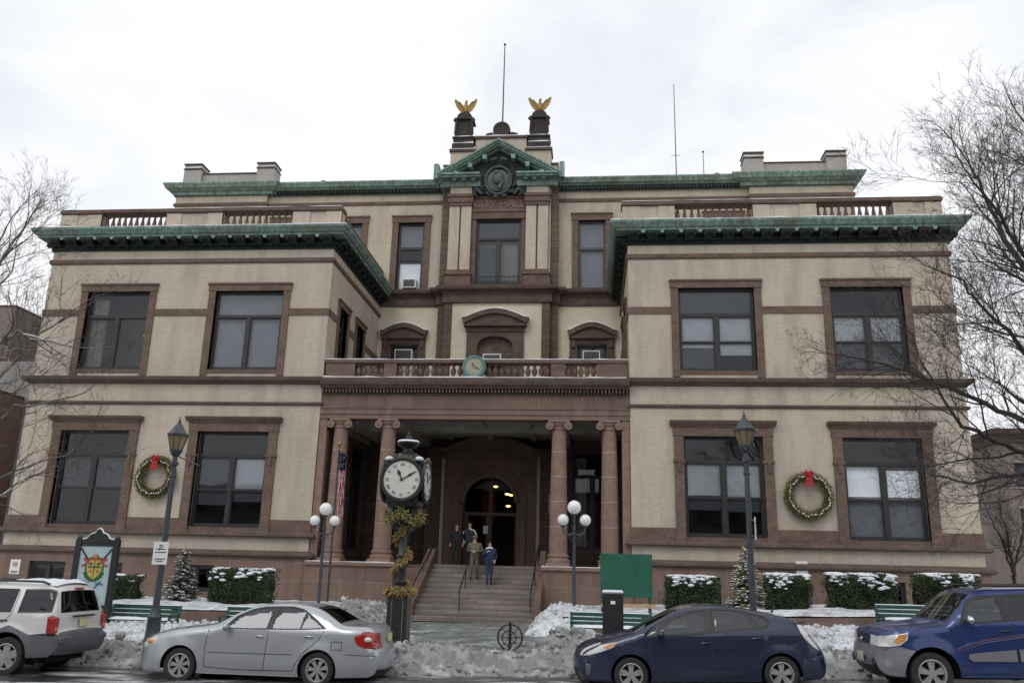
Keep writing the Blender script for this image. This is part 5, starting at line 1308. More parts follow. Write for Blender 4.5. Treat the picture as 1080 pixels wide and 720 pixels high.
# ------------------------------------------------------------------ hedges and small evergreens
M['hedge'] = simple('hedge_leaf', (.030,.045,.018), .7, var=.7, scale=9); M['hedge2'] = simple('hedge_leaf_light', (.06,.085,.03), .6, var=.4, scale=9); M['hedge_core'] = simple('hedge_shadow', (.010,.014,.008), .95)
def blob_snow(mb, c, r, flat, rnd):
    s0 = len(mb.v); mb.sphere(c, r, 9, 6, (1,1,flat)); k = rnd.random()*50
    for i in range(s0, len(mb.v)): p = Vector(mb.v[i]); mb.v[i] = tuple(p + (p-Vector(c))*.45*noise.noise(p*9+Vector((k,0,0))))
def hedge(x0, x1, y, z0, z1, label, seed, snow=1.0):
    rnd = random.Random(seed); cx = (x0+x1)/2; hw = (x1-x0)/2; h = z1-z0; t = thing('hedge', label, 'hedge', (cx, y, z0), group='clipped hedges in the snowy beds'); dy = .55
    def surf(u, v):  # superellipsoid shell
        cu, su, cv, sv = math.cos(u), math.sin(u), math.cos(v), math.sin(v); p = .45; f = lambda a: math.copysign(abs(a)**p, a)
        q = Vector((hw*f(cv)*f(cu), dy*f(cv)*f(su), h/2*f(sv)+h/2)); nn = noise.noise(q*2.2+Vector((seed,0,0)))
        return q + Vector((q.x/hw, q.y/dy, (q.z-h/2)/h))*(.16*nn)
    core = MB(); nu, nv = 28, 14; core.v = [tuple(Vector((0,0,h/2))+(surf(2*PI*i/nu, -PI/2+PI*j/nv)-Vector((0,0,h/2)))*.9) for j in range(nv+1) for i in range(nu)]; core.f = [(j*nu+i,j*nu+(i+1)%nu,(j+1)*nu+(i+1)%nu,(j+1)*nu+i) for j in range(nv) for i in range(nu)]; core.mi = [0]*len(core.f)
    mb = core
    for _ in range(int(6500*(x1-x0)/2)):
        q = surf(rnd.uniform(PI,2*PI) if rnd.random() < .75 else rnd.uniform(0,2*PI), rnd.uniform(-1.2,1.5)); q = q*(1)+Vector((rnd.gauss(0,.03),rnd.gauss(0,.03),rnd.gauss(0,.03))); e = Vector((rnd.gauss(0,1),rnd.gauss(-.4,1),rnd.gauss(.4,1))).normalized()*rnd.uniform(.03,.07); s_ = e.orthogonal().normalized()*.022
        mb.add([q-s_,q+s_,q+e+s_*.5,q+e-s_*.5], [(0,1,2,3)], 2 if rnd.random() < .3 else 1)
    for _ in range(int(5200*(x1-x0)/2)):
        if rnd.random() < .72: q = Vector((rnd.uniform(-hw,hw)*.97, -dy*1.0, rnd.uniform(.02,.97)*h))
        else: q = Vector((rnd.uniform(-hw,hw)*.95, rnd.uniform(-dy,dy), h*.99))
        nn = noise.noise(q*2.2+Vector((seed,0,0))); q = q + Vector((q.x/hw, q.y/dy, (q.z-h/2)/h))*(.16*nn)+Vector((rnd.gauss(0,.025),rnd.gauss(0,.03),rnd.gauss(0,.025))); e = Vector((rnd.gauss(0,1),rnd.gauss(-.5,1),rnd.gauss(.4,1))).normalized()*rnd.uniform(.03,.075); s_ = e.orthogonal().normalized()*.02
        mb.add([q-s_,q+s_,q+e+s_*.5,q+e-s_*.5], [(0,1,2,3)], 2 if rnd.random() < .38 else 1)
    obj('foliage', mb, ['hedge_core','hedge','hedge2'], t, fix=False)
    mb = MB()
    for _ in range(int(170*hw*2*snow)):
        a = rnd.uniform(-hw*.95,hw*.95); b = rnd.uniform(-dy,dy*.7); zz = h*(.98-.42*max(0,-b/dy-.45)*rnd.uniform(.1,1.5)); cl = noise.noise(Vector((a*1.6+seed,b*2,0)))
        if cl < -.12: continue
        blob_snow(mb, (a, b-.09, zz+.07+.03*cl), rnd.uniform(.05,.13), .42, rnd)
    s = obj('snow_patch', mb, 'snow', t, 60, fix=False); s['kind'] = 'stuff'
    return t
hedge(-13.6,-12.3,32.5,.55,1.5,'small snow-capped hedge behind the coat of arms sign board',1,.5)
hedge(-9.3,-6.9,32.5,.5,1.85,'square snow-topped hedge between the left fir and the flagpole',2,.7)
hedge(7.85,9.75,32.5,.6,2.0,'snow-topped hedge right of the green plywood board',3)
hedge(11.45,13.0,32.5,.7,2.15,'round snow-topped hedge below the right no dogs sign',4)
hedge(13.6,15.95,32.5,.75,2.22,'broad hedge heavy with snow, below the right wreath',5,1.3)
hedge(16.6,18.9,32.5,.85,2.28,'rightmost hedge, lightly spotted with snow, behind the blue SUV',6,.8)
def fir(loc, h, r, label, seed, snowy, yellow=0.0):
    rnd = random.Random(seed); t = thing('fir_tree', label, 'fir tree', loc, group='small christmas firs in the beds'); mb = MB(); mb.lathe([(.06,-.1),(.05,h*.5),(.01,h*.98)], n=8); obj('trunk', mb, 'bark', t, 40)
    mb = MB(); sn = MB(); z = .12
    while z < h*.98:
        f = 1-z/h; rr = r*(f**.85)+.03; nb = max(5, int(20*f)+5)
        for k in range(nb):
            a = rnd.uniform(0,2*PI); L = rr*rnd.uniform(.8,1.12); d = Vector((math.cos(a),math.sin(a),-.22+rnd.uniform(-.1,.15))); p0 = Vector((0,0,z+rnd.uniform(-.04,.04))); side = Vector((-d.y,d.x,0)).normalized()
            m_ = max(5,int(L*30))
            for j in range(m_):
                s0 = (j+1)/m_; c = p0+d*L*s0+Vector((0,0,.12*L*s0*s0)); wd = .10*(1.1-.55*s0)+.015
                for sg in (-1,1):
                    e = (side*sg+d*.8+Vector((0,0,rnd.uniform(-.5,.35)))).normalized()*wd*rnd.uniform(.6,1.2); q = e.orthogonal().normalized()*.013
                    mb.add([c-q,c+q,c+e+q*.3,c+e-q*.3],[(0,1,2,3)], 1 if rnd.random() < .2+yellow else 0)
                if rnd.random() < snowy*.30: 
                    e = Vector((rnd.uniform(-.05,.05),rnd.uniform(-.05,.05),0)); u_ = side*.035+d*.01; w_ = d*.05; c2 = c+e+Vector((0,0,.022)); sn.add([c2-u_-w_,c2+u_-w_,c2+u_+w_,c2-u_+w_,c2+Vector((0,0,.02))],[(0,1,4),(1,2,4),(2,3,4),(3,0,4)])
        z += .085
    obj('crown', mb, ['fir_blue','fir_dry'] if not yellow else ['fir','fir_dry'], t, fix=False); s = obj('snow_patch', sn, 'snow', t, fix=False); s['kind'] = 'stuff'
M['bark'] = simple('dark_wet_bark', (.028,.022,.020), .8, var=.5, scale=8, bmp=.01); M['bark_pale'] = simple('pale_plane_bark', (.20,.185,.16), .8, var=.5, scale=5, bmp=.01)
M['fir_blue'] = simple('blue_spruce', (.04,.06,.05), .8, var=.5, scale=12)
fir((-10.85, 33, .6), 2.0, .82, 'dark spruce behind the left bench, dusted with frost', 5, .45); fir((10.9, 33, .6), 2.6, 1.0, 'snow-flecked yellow-green christmas tree behind the right lamp post', 8, .8, .45)  # right tree mixes more yellowed needles into its crown
# ------------------------------------------------------------------ vehicles
def pip(x, z, poly):
    c = False; n = len(poly); j = n-1
    for i in range(n):
        xi, zi = poly[i]; xj, zj = poly[j]
        if (zi > z) != (zj > z) and x < (xj-xi)*(z-zi)/(zj-zi)+xi: c = not c
        j = i
    return c
def smooth_poly(pts, seg=.06, closed=False, tension=.5, corners=()):
    """Catmull-Rom resample of a polyline; indices in corners stay sharp"""
    P = [Vector(p) for p in pts]; n = len(P); out = []
    rng = range(n if closed else n-1)
    for i in rng:
        p1, p2 = P[i], P[(i+1) % n]
        p0 = P[(i-1) % n] if (closed or i > 0) else p1*2-p2
        p3 = P[(i+2) % n] if (closed or i+2 < n) else p2*2-p1
        if i in corners: p0 = p1*2-p2
        if (i+1) % n in corners: p3 = p2*2-p1
        k = max(1, int((p2-p1).length/seg))
        for j in range(k):
            t = j/k; t2, t3 = t*t, t*t*t
            # centripetal-ish: scale the tangents to the segment length
            L = (p2-p1).length; m1 = (p2-p0); m2 = (p3-p1)
            m1 = m1*(L/max(1e-6, (p1-p0).length+L)); m2 = m2*(L/max(1e-6, (p3-p2).length+L))
            out.append(p1*(2*t3-3*t2+1)+m1*(t3-2*t2+t)+p2*(-2*t3+3*t2)+m2*(t3-t2))
    if not closed: out.append(P[-1])
    return [(p.x, p.y) for p in out]
def interp(tab, x):
    if x <= tab[0][0]: return tab[0][1]
    for (a, b), (c, d) in zip(tab, tab[1:]):
        if x <= c: return b+(d-b)*(x-a)/(c-a) if c > a else d
    return tab[-1][1]
def paint(name, col, metal=.3, rough=.35, dirt=.5, dirtcol=(.20,.195,.19)):
    m, nt, b, o = new_mat(name); p = objc(nt)
    s = N(nt, 'ShaderNodeSeparateXYZ'); nt.links.new(p, s.inputs[0])
    n1 = noise_tex(nt, mapping(nt, p, (1,1,1.6)), 3.5, 7, .7); n2 = noise_tex(nt, p, 40, 4, .7)
    a = N(nt, 'ShaderNodeMath', operation='MULTIPLY_ADD'); nt.links.new(n1, a.inputs[0]); a.inputs[1].default_value = .9; nt.links.new(s.outputs[2], a.inputs[2])
    # road-salt film: splashed up from the sills with an uneven upper edge
    f = ramp(nt, a.outputs[0], [(.55, (dirt,)*3), (.95, (dirt*.22,)*3)])
    f2 = mixc(nt, 1.0, f, ramp(nt, n2, [(.3, (.55,)*3), (.7, (1,1,1))]), 'MULTIPLY')
    c = mixc(nt, f2, col, dirtcol); nt.links.new(c, b.inputs['Base Color'])
    b.inputs['Metallic'].default_value = metal; r_ = ramp(nt, f2, [(0, (rough,)*3), (.5, (.75,)*3)]); nt.links.new(r_, b.inputs['Roughness'])
    b.inputs['Coat Weight'].default_value = .7; b.inputs['Coat Roughness'].default_value = .07
    return m
M['tyre'] = simple('tyre_rubber', (.022,.022,.023), .8, var=.4, scale=10); M['rim'] = simple('dusty_alloy', (.42,.42,.42), .38, metal=.6, var=.15, scale=8)
M['plastic'] = simple('black_plastic', (.018,.018,.020), .5); M['grey_plastic'] = simple('grey_plastic_cladding', (.09,.095,.105), .55, var=.15); M['silver_plastic'] = simple('silver_cladding', (.20,.205,.22), .42, metal=.3, var=.12)
M['lamp_clear'] = simple('clear_lamp', (.62,.62,.60), .12, var=.12, scale=14, coat=1); M['lamp_amber'] = simple('amber_lamp', (.60,.26,.09), .15, coat=1); M['lamp_red'] = simple('red_lamp', (.34,.012,.012), .15, var=.3, scale=14, coat=1); M['plate'] = simple('licence_plate', (.55,.52,.30), .5); M['seat'] = simple('seat_cloth', (.10,.10,.10), .9); M['chrome'] = simple('chrome', (.62,.62,.63), .15, metal=1, var=.05)
M['under'] = simple('underbody', (.010,.010,.010), .95)

def vehicle(name, label, cat, loc, s, scale=1.0, tilt=0):
    """nose at local x=0 pointing -X; near side is -Y"""
    t = thing(name, label, cat, loc, (0, tilt, 0)); t.scale = (scale,)*3
    W = s['W']/2; L = s['L']; belt = s['belt']; roofz = s['roofz']; tumble = s['tumble']; wx = s['wheels']; ra = s['arch']; rw = s['rw']
    top = smooth_poly(s['top'], .05, False, .5, s.get('corners', ()))
    topfn = sorted(top, key=lambda p: p[0])
    def ztop(x): return interp(topfn_m, x)
    # monotone top table
    topfn_m = []; 
    for x, z in top:
        if not topfn_m or x > topfn_m[-1][0]+1e-4: topfn_m.append((x, z))
    af, ar = s.get('taper_f', .8), s.get('taper_r', .7); kf, kr = s.get('kf', .26), s.get('kr', .14)
    def plan(x):
        f = 1.0
        if x < af: f -= kf*((af-x)/af)**2.4
        if x > L-ar: f -= kr*((x-(L-ar))/ar)**2.2
        return f
    def HW(x, z):
        w = 1.0
        if z < .45: w -= .06*((.45-z)/.3)**1.5
        if z > .62: w -= s.get('side_in', .035)*((min(z, belt)-.62)/(belt-.62))**1.5
        h = W*w*plan(x)
        if z > belt:
            tt = (z-belt)/(roofz-belt); h -= tumble*(tt+.25*tt*tt)/1.25
        d = ztop(x)-z; rr = s.get('round', .10)
        if d < rr: h -= (1-max(0,d)/rr)**2*rr*.62
        # wheel-arch flare
        for wc in wx:
            q = math.hypot(x-wc, z-rw)
            if ra-.01 < q < ra+.16 and z > .15: h += s.get('flare', .018)*(1-(q-ra)/.17)**1.0
        return h
    # outline with arches
    sill = s['sill']; low = []
    x_start = top[0][0]; x_end = top[-1][0]
    out = list(top)
    fz, rz = top[0][1], top[-1][1]
    bottom = [(x_end, rz)]
    def arch_pts(c):
        pts = []; a0 = math.asin(max(-1, min(1, (sill-rw)/ra)))
        n = 22
        for i in range(n+1):
            a = a0+(PI-2*a0)*i/n; pts.append((c+ra*math.cos(a), rw+ra*math.sin(a)))
        return pts
    bottom = arch_pts(wx[1]) + arch_pts(wx[0])
    outline = out + [(x_end-.05, sill+.02)] + bottom + [(x_start+.1, sill+.0)]
    # drop duplicates
    ol = []
    for p in outline:
        if not ol or (abs(p[0]-ol[-1][0])+abs(p[1]-ol[-1][1])) > .004: ol.append(p)
    outline = ol
    regions = s['regions']         # list of (polygon, part name, material, inset)
    seams = []
    def thick(poly, w=.007):
        res = []
        for a, b in zip(poly, poly[1:]):
            a, b = Vector(a), Vector(b); d = (b-a); 
            if d.length < 1e-5: continue
            nn = Vector((-d.y, d.x)).normalized()*w; d = d.normalized()*w*.3
            res.append([tuple(a-d+nn), tuple(b+d+nn), tuple(b+d-nn), tuple(a-d-nn)])
        return res
    for sm in s.get('seams', ()): seams += thick(smooth_poly(sm, .12))
    verts = []; edges = []
    def addpoly(poly, closed=True):
        o0 = len(verts); verts.extend([Vector(p) for p in poly]); n = len(poly)
        edges.extend([(o0+i, o0+(i+1) % n) for i in range(n if closed else n-1)])
    addpoly(outline)
    for r in regions: addpoly(r[0])
    for q in seams: addpoly(q)
    for q in s.get('clad', ()): addpoly(q)
    xs0, xs1 = min(p[0] for p in outline), max(p[0] for p in outline); g = .055
    i = 0; x = xs0
    while x < xs1:
        z = .15
        while z < roofz+.1:
            if pip(x, z, outline): verts.append(Vector((x+.001*((i*7) % 5), z+.001*((i*3) % 4)))); i += 1
            z += g
        x += g
    V2, E2, F2, *_ = delaunay_2d_cdt(verts, edges, [], 0, 1e-5)
    parts = {}
    for f in F2:
        cx = sum(V2[k].x for k in f)/len(f); cz = sum(V2[k].y for k in f)/len(f)
        if not pip(cx, cz, outline): continue
        key = ('body', 0)
        for r in regions:
            if pip(cx, cz, r[0]): key = (r[1], r[2], r[3]); break
        else:
            if any(pip(cx, cz, q) for q in seams): key = ('body', 1)
            elif any(pip(cx, cz, q) for q in s.get('clad', ())): key = ('body', 2)
        parts.setdefault(key, []).append([(V2[k].x, V2[k].y) for k in f])
    body = MB()
    for key, faces in parts.items():
        if key[0] != 'body': continue
        for side in (-1, 1):
            for f in faces:
                vs = [(x, side*HW(x, z), z) for x, z in f]; body.add(vs, [tuple(range(len(f)))], key[1])
    # wrap-over strip
    nS = 30; strip = []
    tabv = s['bulge']        # (z, bulge) front/rear nose bulge
    for k, (x, z) in enumerate(top):
        hw = HW(x, z-.0005); a = top[max(0, k-1)]; b = top[min(len(top)-1, k+1)]
        dx, dz = b[0]-a[0], b[1]-a[1]; l = math.hypot(dx, dz) or 1; nx, nz = -dz/l, dx/l
        if nz < 0 and abs(nx) < .5: nx, nz = -nx, -nz
        # outward normal: left of travel front->rear over the top is up
        cr = interp(s['crown'], x)
        row = []
        for j in range(nS+1):
            u = -1+2*j/nS; e = 1-abs(u)**2.3
            row.append((x+nx*cr*e, hw*u, z+nz*cr*e))
        strip.append(row)
    sreg = s['strip']            # function (x,z,u,k)-> (part, material, inset) or None or int for body material
    sp = {}
    for k in range(len(strip)-1):
        for j in range(nS):
            x = (top[k][0]+top[k+1][0])/2; z = (top[k][1]+top[k+1][1])/2; u = -1+2*(j+.5)/nS
            r = sreg(x, z, u)
            q = [strip[k][j], strip[k+1][j], strip[k+1][j+1], strip[k][j+1]]
            if r is None: body.add(q, [(0,1,2,3)], 0)
            elif isinstance(r, int): body.add(q, [(0,1,2,3)], r)
            else: sp.setdefault(r, MB()).add(q, [(0,1,2,3)])
    bo = obj('body', body, [s['paint'], 'plastic', s.get('cladmat', 'grey_plastic')], t, 38)
    for r, mb in sp.items(): obj(r[0], mb, r[1], t, 40)
    gl_ = {}
    for key, faces in parts.items():
        if key[0] == 'body': continue
        nm, mt, ins = key
        for side in (-1, 1):
            # split into connected pieces by region polygon
            for rg in [r for r in regions if r[1] == nm and r[2] == mt]:
                mb = MB()
                for f in faces:
                    cx = sum(p[0] for p in f)/len(f); cz = sum(p[1] for p in f)/len(f)
                    if pip(cx, cz, rg[0]): mb.add([(x, side*(HW(x, z)-ins), z) for x, z in f], [tuple(range(len(f)))])
                if mb.f: obj(nm, mb, mt, t, 40)
    # wheels
    for wc in wx:
        for side in (-1, 1):
            yo = side*(W-.02); yi = side*(W-.24)
            mb = MB(); wdt = .21; ri = rw*.66
            prof = [(ri, -.10), (rw-.035, -.105), (rw-.012, -.09), (rw, -.06), (rw, .06), (rw-.012, .09), (rw-.035, .105), (ri, .10)]
            mb.lathe([(r_, h) for r_, h in prof], (wc, side*(W-.13), rw), 36, 'Y', 0, False)
            wl = obj('wheel', mb, 'tyre', t, 35)
            mb = MB(); c = (wc, side*(W-.13), rw)
            mb.lathe([(ri-.03, side*.02), (ri, side*.085), (ri+.004, side*.10), (ri-.012, side*.104), (ri-.022, side*.09), (ri-.03, side*.03)], c, 36, 'Y', 0, False)
            mb.lathe([(.0, side*.085), (.055, side*.085), (.065, side*.05)], c, 16, 'Y', 0, False)
            nsp = s['spokes']
            for i in range(nsp):
                a = 2*PI*i/nsp+.3; ww = s.get('spoke_w', .05)
                pa = [(.03, -ww*.6), (ri*.6, -ww), (ri-.012, -ww*s.get('spoke_flare', 1.2)), (ri-.012, ww*s.get('spoke_flare', 1.2)), (ri*.6, ww), (.03, ww*.6)]
                vs = []
                for d_ in (.082, .05):
                    for r_, w_ in pa:
                        dd = d_ - (.012 if r_ > .1 else 0)
                        vs.append((wc+r_*math.cos(a)-w_*math.sin(a), side*(W-.13)+side*dd, rw+r_*math.sin(a)+w_*math.cos(a)))
                mb.add(vs, [(0,1,2,3,4,5),(11,10,9,8,7,6)]+[(i_, (i_+1) % 6, 6+(i_+1) % 6, 6+i_) for i_ in range(6)])
            obj('rim', mb, 'rim', wl, 35)
            mb = MB(); mb.lathe([(.0, side*.015), (ri-.01, side*.015), (ri-.0, side*-.05)], c, 24, 'Y', 0, False); obj('brake_disc', mb, 'under', wl)
    # underbody, wells, floor and seats
    mb = MB()
    hb = W*.82
    mb.box(wx[0]+ra+.02, wx[1]-ra-.02, -hb-.06, hb+.06, sill+.01, sill+.22); mb.box(.22, L-.3, -W+.30, W-.30, .24, .5); mb.box(wx[0]-.5, wx[1]+.5, -W+.28, W-.28, .45, .62)
    for wc in wx:
        n = 12
        for side in (-1,1):
            vs = []
            for i in range(n+1):
                a = PI*i/n; vs += [(wc+(ra+.0)*math.cos(a), side*(W*.93), rw+(ra)*math.sin(a)), (wc+(ra)*math.cos(a), side*(W-.34), rw+(ra)*math.sin(a))]
            mb.add(vs, [(2*i,2*i+1,2*i+3,2*i+2) for i in range(n)])
            mb.add([(wc+ra*math.cos(PI*i/n), side*(W-.34), rw+ra*math.sin(PI*i/n)) for i in range(n+1)]+[(wc-ra,side*(W-.34),.2),(wc+ra,side*(W-.34),.2)], [tuple(range(n+3))])
        mb.tube([(wc, -W+.2, rw), (wc, W-.2, rw)], .05, 8)
    obj('underbody', mb, 'under', t)
    mb = MB()
    c0, c1 = s['cabin']; fl_ = belt-.28
    mb.box(c0+.15, c1-.1, -W*.86, W*.86, fl_-.1, fl_); mb.bbox(c0-.25, c0+.2, -W*.85, W*.85, fl_, belt-.02, .05)
    for sx in s['seats']:
        for sy in (-.38, .38):
            mb.bbox(sx, sx+.16, sy-.24, sy+.24, fl_, belt+.18, .05); mb.bbox(sx+.03, sx+.12, sy-.13, sy+.13, belt+.20, belt+.36, .03)
    obj('interior', mb, 'seat', t); 
    mb = MB(); mb.tube([(c0+.42+.16*math.sin(2*PI*i/16)*.3, -.38+.18*math.cos(2*PI*i/16), belt-.02+.18*math.sin(2*PI*i/16)) for i in range(17)], .016, 6); obj('steering_wheel', mb, 'plastic', t)
    # mirrors, handles
    mx, mz = s['mirror']
    for side in (-1, 1):
        hw = HW(mx, mz); mb = MB(); mb.sphere((mx, side*(hw+.12), mz+.03), .11, 14, 10, (.55,1.0,.72)); mb.tube([(mx, side*(hw-.03), mz-.03), (mx, side*(hw+.10), mz)], .03, 6); obj('wing_mirror', mb, s.get('mirrormat', s['paint']), t, 50)
        for hx, hz in s['handles']:
            h_ = HW(hx, hz); mb = MB(); mb.tube([(hx-.09, side*(h_-.002), hz), (hx-.06, side*(h_+.022), hz+.004), (hx+.07, side*(h_+.024), hz+.004), (hx+.10, side*(h_), hz)], .013, 6); obj('door_handle', mb, s.get('handlemat', s['paint']), t, 50)
    return t, HW, bo

# --- silver sedan: outline measured from the side (x from the nose, z up)
def cv(pts, ox, oy, sc, x0): return [((a-ox)/sc+x0, (oy-b)/sc) for a, b in pts]
cam_top = [(.06,.24),(.0,.34),(-.005,.50),(.03,.66),(.14,.76),(.42,.87),(.75,.955),(1.10,1.01),(1.40,1.05),(1.60,1.085),(1.93,1.29),(2.24,1.415),(2.60,1.475),(2.95,1.49),(3.30,1.465),(3.60,1.395),(4.02,1.165),(4.14,1.125),(4.40,1.115),(4.62,1.09),(4.70,1.00),(4.74,.78),(4.80,.66),(4.80,.48),(4.76,.30),(4.68,.24)]
def cam_strip(x, z, u):
    a = abs(u)
    if 1.64 < x < 2.26 and a < .93: return ('windscreen', 'car_glass')
    if 3.52 < x < 4.04 and a < .92: return ('rear_window', 'car_glass_dark')
    if x > 4.40 and .74 < z < 1.02 and a > .66: return ('tail_lamp', 'lamp_red')
    if x < .3 and .60 < z < .80 and a > .62: return ('headlamp', 'lamp_clear')
    if x < .2 and .56 < z < .72 and a < .5: return ('grille', 'plastic')
    if x < .2 and .30 < z < .42 and a < .7: return ('air_intake', 'plastic')
    if x > 4.6 and z < .34: return 1
    return None
cam = dict(W=1.80, L=4.80, belt=1.02, roofz=1.49, tumble=.27, wheels=(.95,3.67), arch=.375, rw=.325, sill=.20, top=cam_top, corners=(9,10,16,20), taper_f=.9, taper_r=.8, kf=.34, kr=.20,
  bulge=0, crown=[(0,.12),(.3,.08),(.9,.03),(1.6,.035),(2.0,.02),(3.4,.02),(4.3,.02),(4.6,.05),(4.8,.09)], strip=cam_strip, cabin=(1.6,4.0), seats=(2.55,3.35), mirror=(1.86,1.03), handles=((2.50,.90),(3.46,.92)), spokes=7, spoke_w=.034, spoke_flare=1.5,
  paint=paint('silver_paint', (.42,.44,.47), .5, .26, .30, (.25,.25,.255)),
  regions=[([(1.80,1.035),(1.99,1.235),(2.24,1.355),(2.45,1.405),(2.66,1.42),(2.60,1.05),(2.2,1.04)], 'side_window', 'car_glass', .012), ([(2.72,1.05),(2.78,1.42),(3.02,1.425),(3.22,1.39),(3.32,1.345),(3.26,1.06)], 'side_window', 'car_glass', .012), ([(3.29,1.06),(3.35,1.33),(3.52,1.21),(3.70,1.085)], 'quarter_window', 'car_glass', .012),
     ([(1.72,1.015),(1.97,1.26),(2.23,1.385),(2.47,1.435),(2.75,1.447),(3.04,1.45),(3.25,1.41),(3.55,1.24),(3.80,1.065),(3.4,1.04),(2.6,1.025)], 'window_trim', 'plastic', .004),
     ([(.06,.62),(.06,.70),(.16,.765),(.40,.84),(.46,.80),(.34,.70),(.15,.62)], 'headlamp', 'lamp_clear', -.003),
     ([(4.34,.93),(4.40,.80),(4.54,.735),(4.76,.73),(4.76,1.0),(4.5,1.03)], 'tail_lamp', 'lamp_red', -.003)],
  seams=[[(1.47,1.0),(1.44,.7),(1.46,.32)],[(2.66,1.02),(2.64,.6),(2.62,.30)],[(3.76,1.03),(3.66,.86),(3.42,.66),(3.26,.45),(3.2,.30)],[(1.46,.32),(2.0,.29),(2.6,.29),(3.2,.30)],[(4.2,.62),(4.74,.60)],[(3.92,.84),(4.12,.84),(4.12,.70),(3.92,.70),(3.92,.84)],[(1.5,.585),(2.0,.585),(2.62,.585),(3.15,.59)]])
tc_, HWc, _ = vehicle('parked_car', 'silver sedan parked facing left in front of the street clock', 'car', (-3.66, 17.4, -.11), cam)
def plate(t, x, z, mat='plate', dz=.0, w_=.30, h_=.15, sx=1):
    mb = MB(); mb.bbox(x-.008, x+.008, -w_/2, w_/2, z-h_/2, z+h_/2, .003); obj('licence_plate', mb, mat, t)
plate(tc_, 4.845, .90)
for s_ in (-1,1):
    mb = MB(); mb.sphere((4.60, s_*.80, .89), .07, 12, 8, (1.1,.5,.7)); obj('reversing_lamp', mb, 'lamp_clear', tc_, 60)
mb = MB(); mb.sphere((.30,-.775,.745), .07, 12, 8, (1.5,.5,.7)); obj('turn_lamp', mb, 'lamp_amber', tc_, 60)

# --- dark blue hatchback
g = lambda pts: [((a-265)/229.6+.93, (421-.024*(a-265)-b)/229.6) for a, b in pts]
pri_top = [(.10,.22),(.02,.32),(.0,.50),(.03,.64),(.12,.74),(.40,.86),(.72,.955),(1.02,1.03),(1.45,1.25),(1.85,1.43),(2.15,1.49),(2.45,1.495),(2.85,1.465),(3.25,1.40),(3.65,1.31),(4.02,1.20),(4.08,1.16),(4.20,1.0),(4.36,.78),(4.44,.62),(4.46,.45),(4.42,.28),(4.34,.22)]
def pri_strip(x, z, u):
    a = abs(u)
    if 1.04 < x < 1.86 and a < .94: return ('windscreen', 'car_glass')
    if 3.15 < x < 4.0 and a < .90: return ('rear_window', 'car_glass_dark')
    if x < .5 and .64 < z < .86 and a > .86: return ('headlamp', 'lamp_clear')
    if x < .2 and .28 < z < .46 and a < .75: return ('air_intake', 'plastic')
    if x < .2 and .56 < z < .62 and a < .5: return ('grille', 'plastic')
    if x > 4.1 and .75 < z < 1.15 and a > .72: return ('tail_lamp', 'lamp_clear')
    return None
W1 = g([(403,163),(450,126),(520,100),(588,89),(586,170),(480,181),(400,187)]); W2 = g([(622,86),(690,83),(752,92),(775,118),(792,150),(700,160),(626,168)]); W3 = g([(778,99),(830,112),(856,130),(832,149),(812,146),(795,122)]); W0 = g([(338,192),(386,153),(386,188)])
tr = g([(322,197),(380,145),(446,113),(520,91),(600,79),(690,76),(760,85),(835,104),(868,130),(835,158),(700,169),(480,190),(400,197)])
pri = dict(W=1.75, L=4.46, belt=1.02, roofz=1.495, tumble=.27, wheels=(.93,3.63), arch=.37, rw=.318, sill=.20, top=pri_top, corners=(7,16), taper_f=1.0, taper_r=.8, kf=.36, kr=.22,
  bulge=0, crown=[(0,.14),(.3,.09),(.9,.04),(1.5,.03),(2.2,.02),(3.4,.02),(4.1,.03),(4.46,.10)], strip=pri_strip, cabin=(1.2,3.7), seats=(2.15,3.0), mirror=(1.50,1.0), handles=((2.30,.86),(3.22,.93)), spokes=5, spoke_w=.05, spoke_flare=1.1, round=.09,
  paint=paint('midnight_blue_paint', (.011,.018,.056), .4, .3, .26, (.10,.10,.12)),
  regions=[(W1,'side_window','car_glass',.012),(W2,'side_window','car_glass',.012),(W3,'quarter_window','car_glass',.012),(W0,'quarter_window','car_glass',.012),(tr,'window_trim','plastic',.004),
    ([(.42,.80),(.56,.86),(.68,.875),(.62,.82),(.50,.775)],'turn_lamp','lamp_amber',-.004), ([(.05,.64),(.12,.70),(.40,.84),(.62,.885),(.70,.89),(.62,.80),(.40,.72),(.18,.66)],'headlamp','lamp_clear',-.003),
    ([(4.00,1.16),(4.08,1.15),(4.18,1.0),(4.16,.98),(4.04,1.02)],'tail_lamp','lamp_clear',-.004),([(4.04,1.02),(4.16,.98),(4.30,.80),(4.36,.70),(4.24,.78),(4.10,.92)],'tail_lamp','lamp_clear',-.004),
    ([(.10,.28),(.17,.30),(.20,.50),(.10,.52)],'fog_lamp_trim','grey_plastic',-.003)],
  seams=[[(1.30,.95),(1.30,.75),(1.34,.5),(1.36,.30)],[(2.42,.98),(2.42,.6),(2.40,.28)],[(3.42,1.04),(3.40,.85),(3.26,.62),(3.18,.45),(3.16,.28)],[(1.36,.28),(2.4,.26),(3.16,.28)],[(3.86,.80),(3.98,.86),(4.02,.76),(3.92,.68),(3.86,.80)],[(4.05,.58),(4.42,.62)]])
tp, HWp, _ = vehicle('parked_car', 'dark blue hatchback parked in front of the right street lamp', 'car', (4.99, 17.4, -.03), pri, 1.0, -R(2.3))
plate(tp, -.14, .52, 'plate')
mb = MB(); mb.bbox(3.98,4.18,-.62,.62,1.175,1.205,.01); mb.tube([(3.7,-.0,1.34),(3.78,0,1.45)], .02, 6); obj('spoiler', mb, pri['paint'], tp)

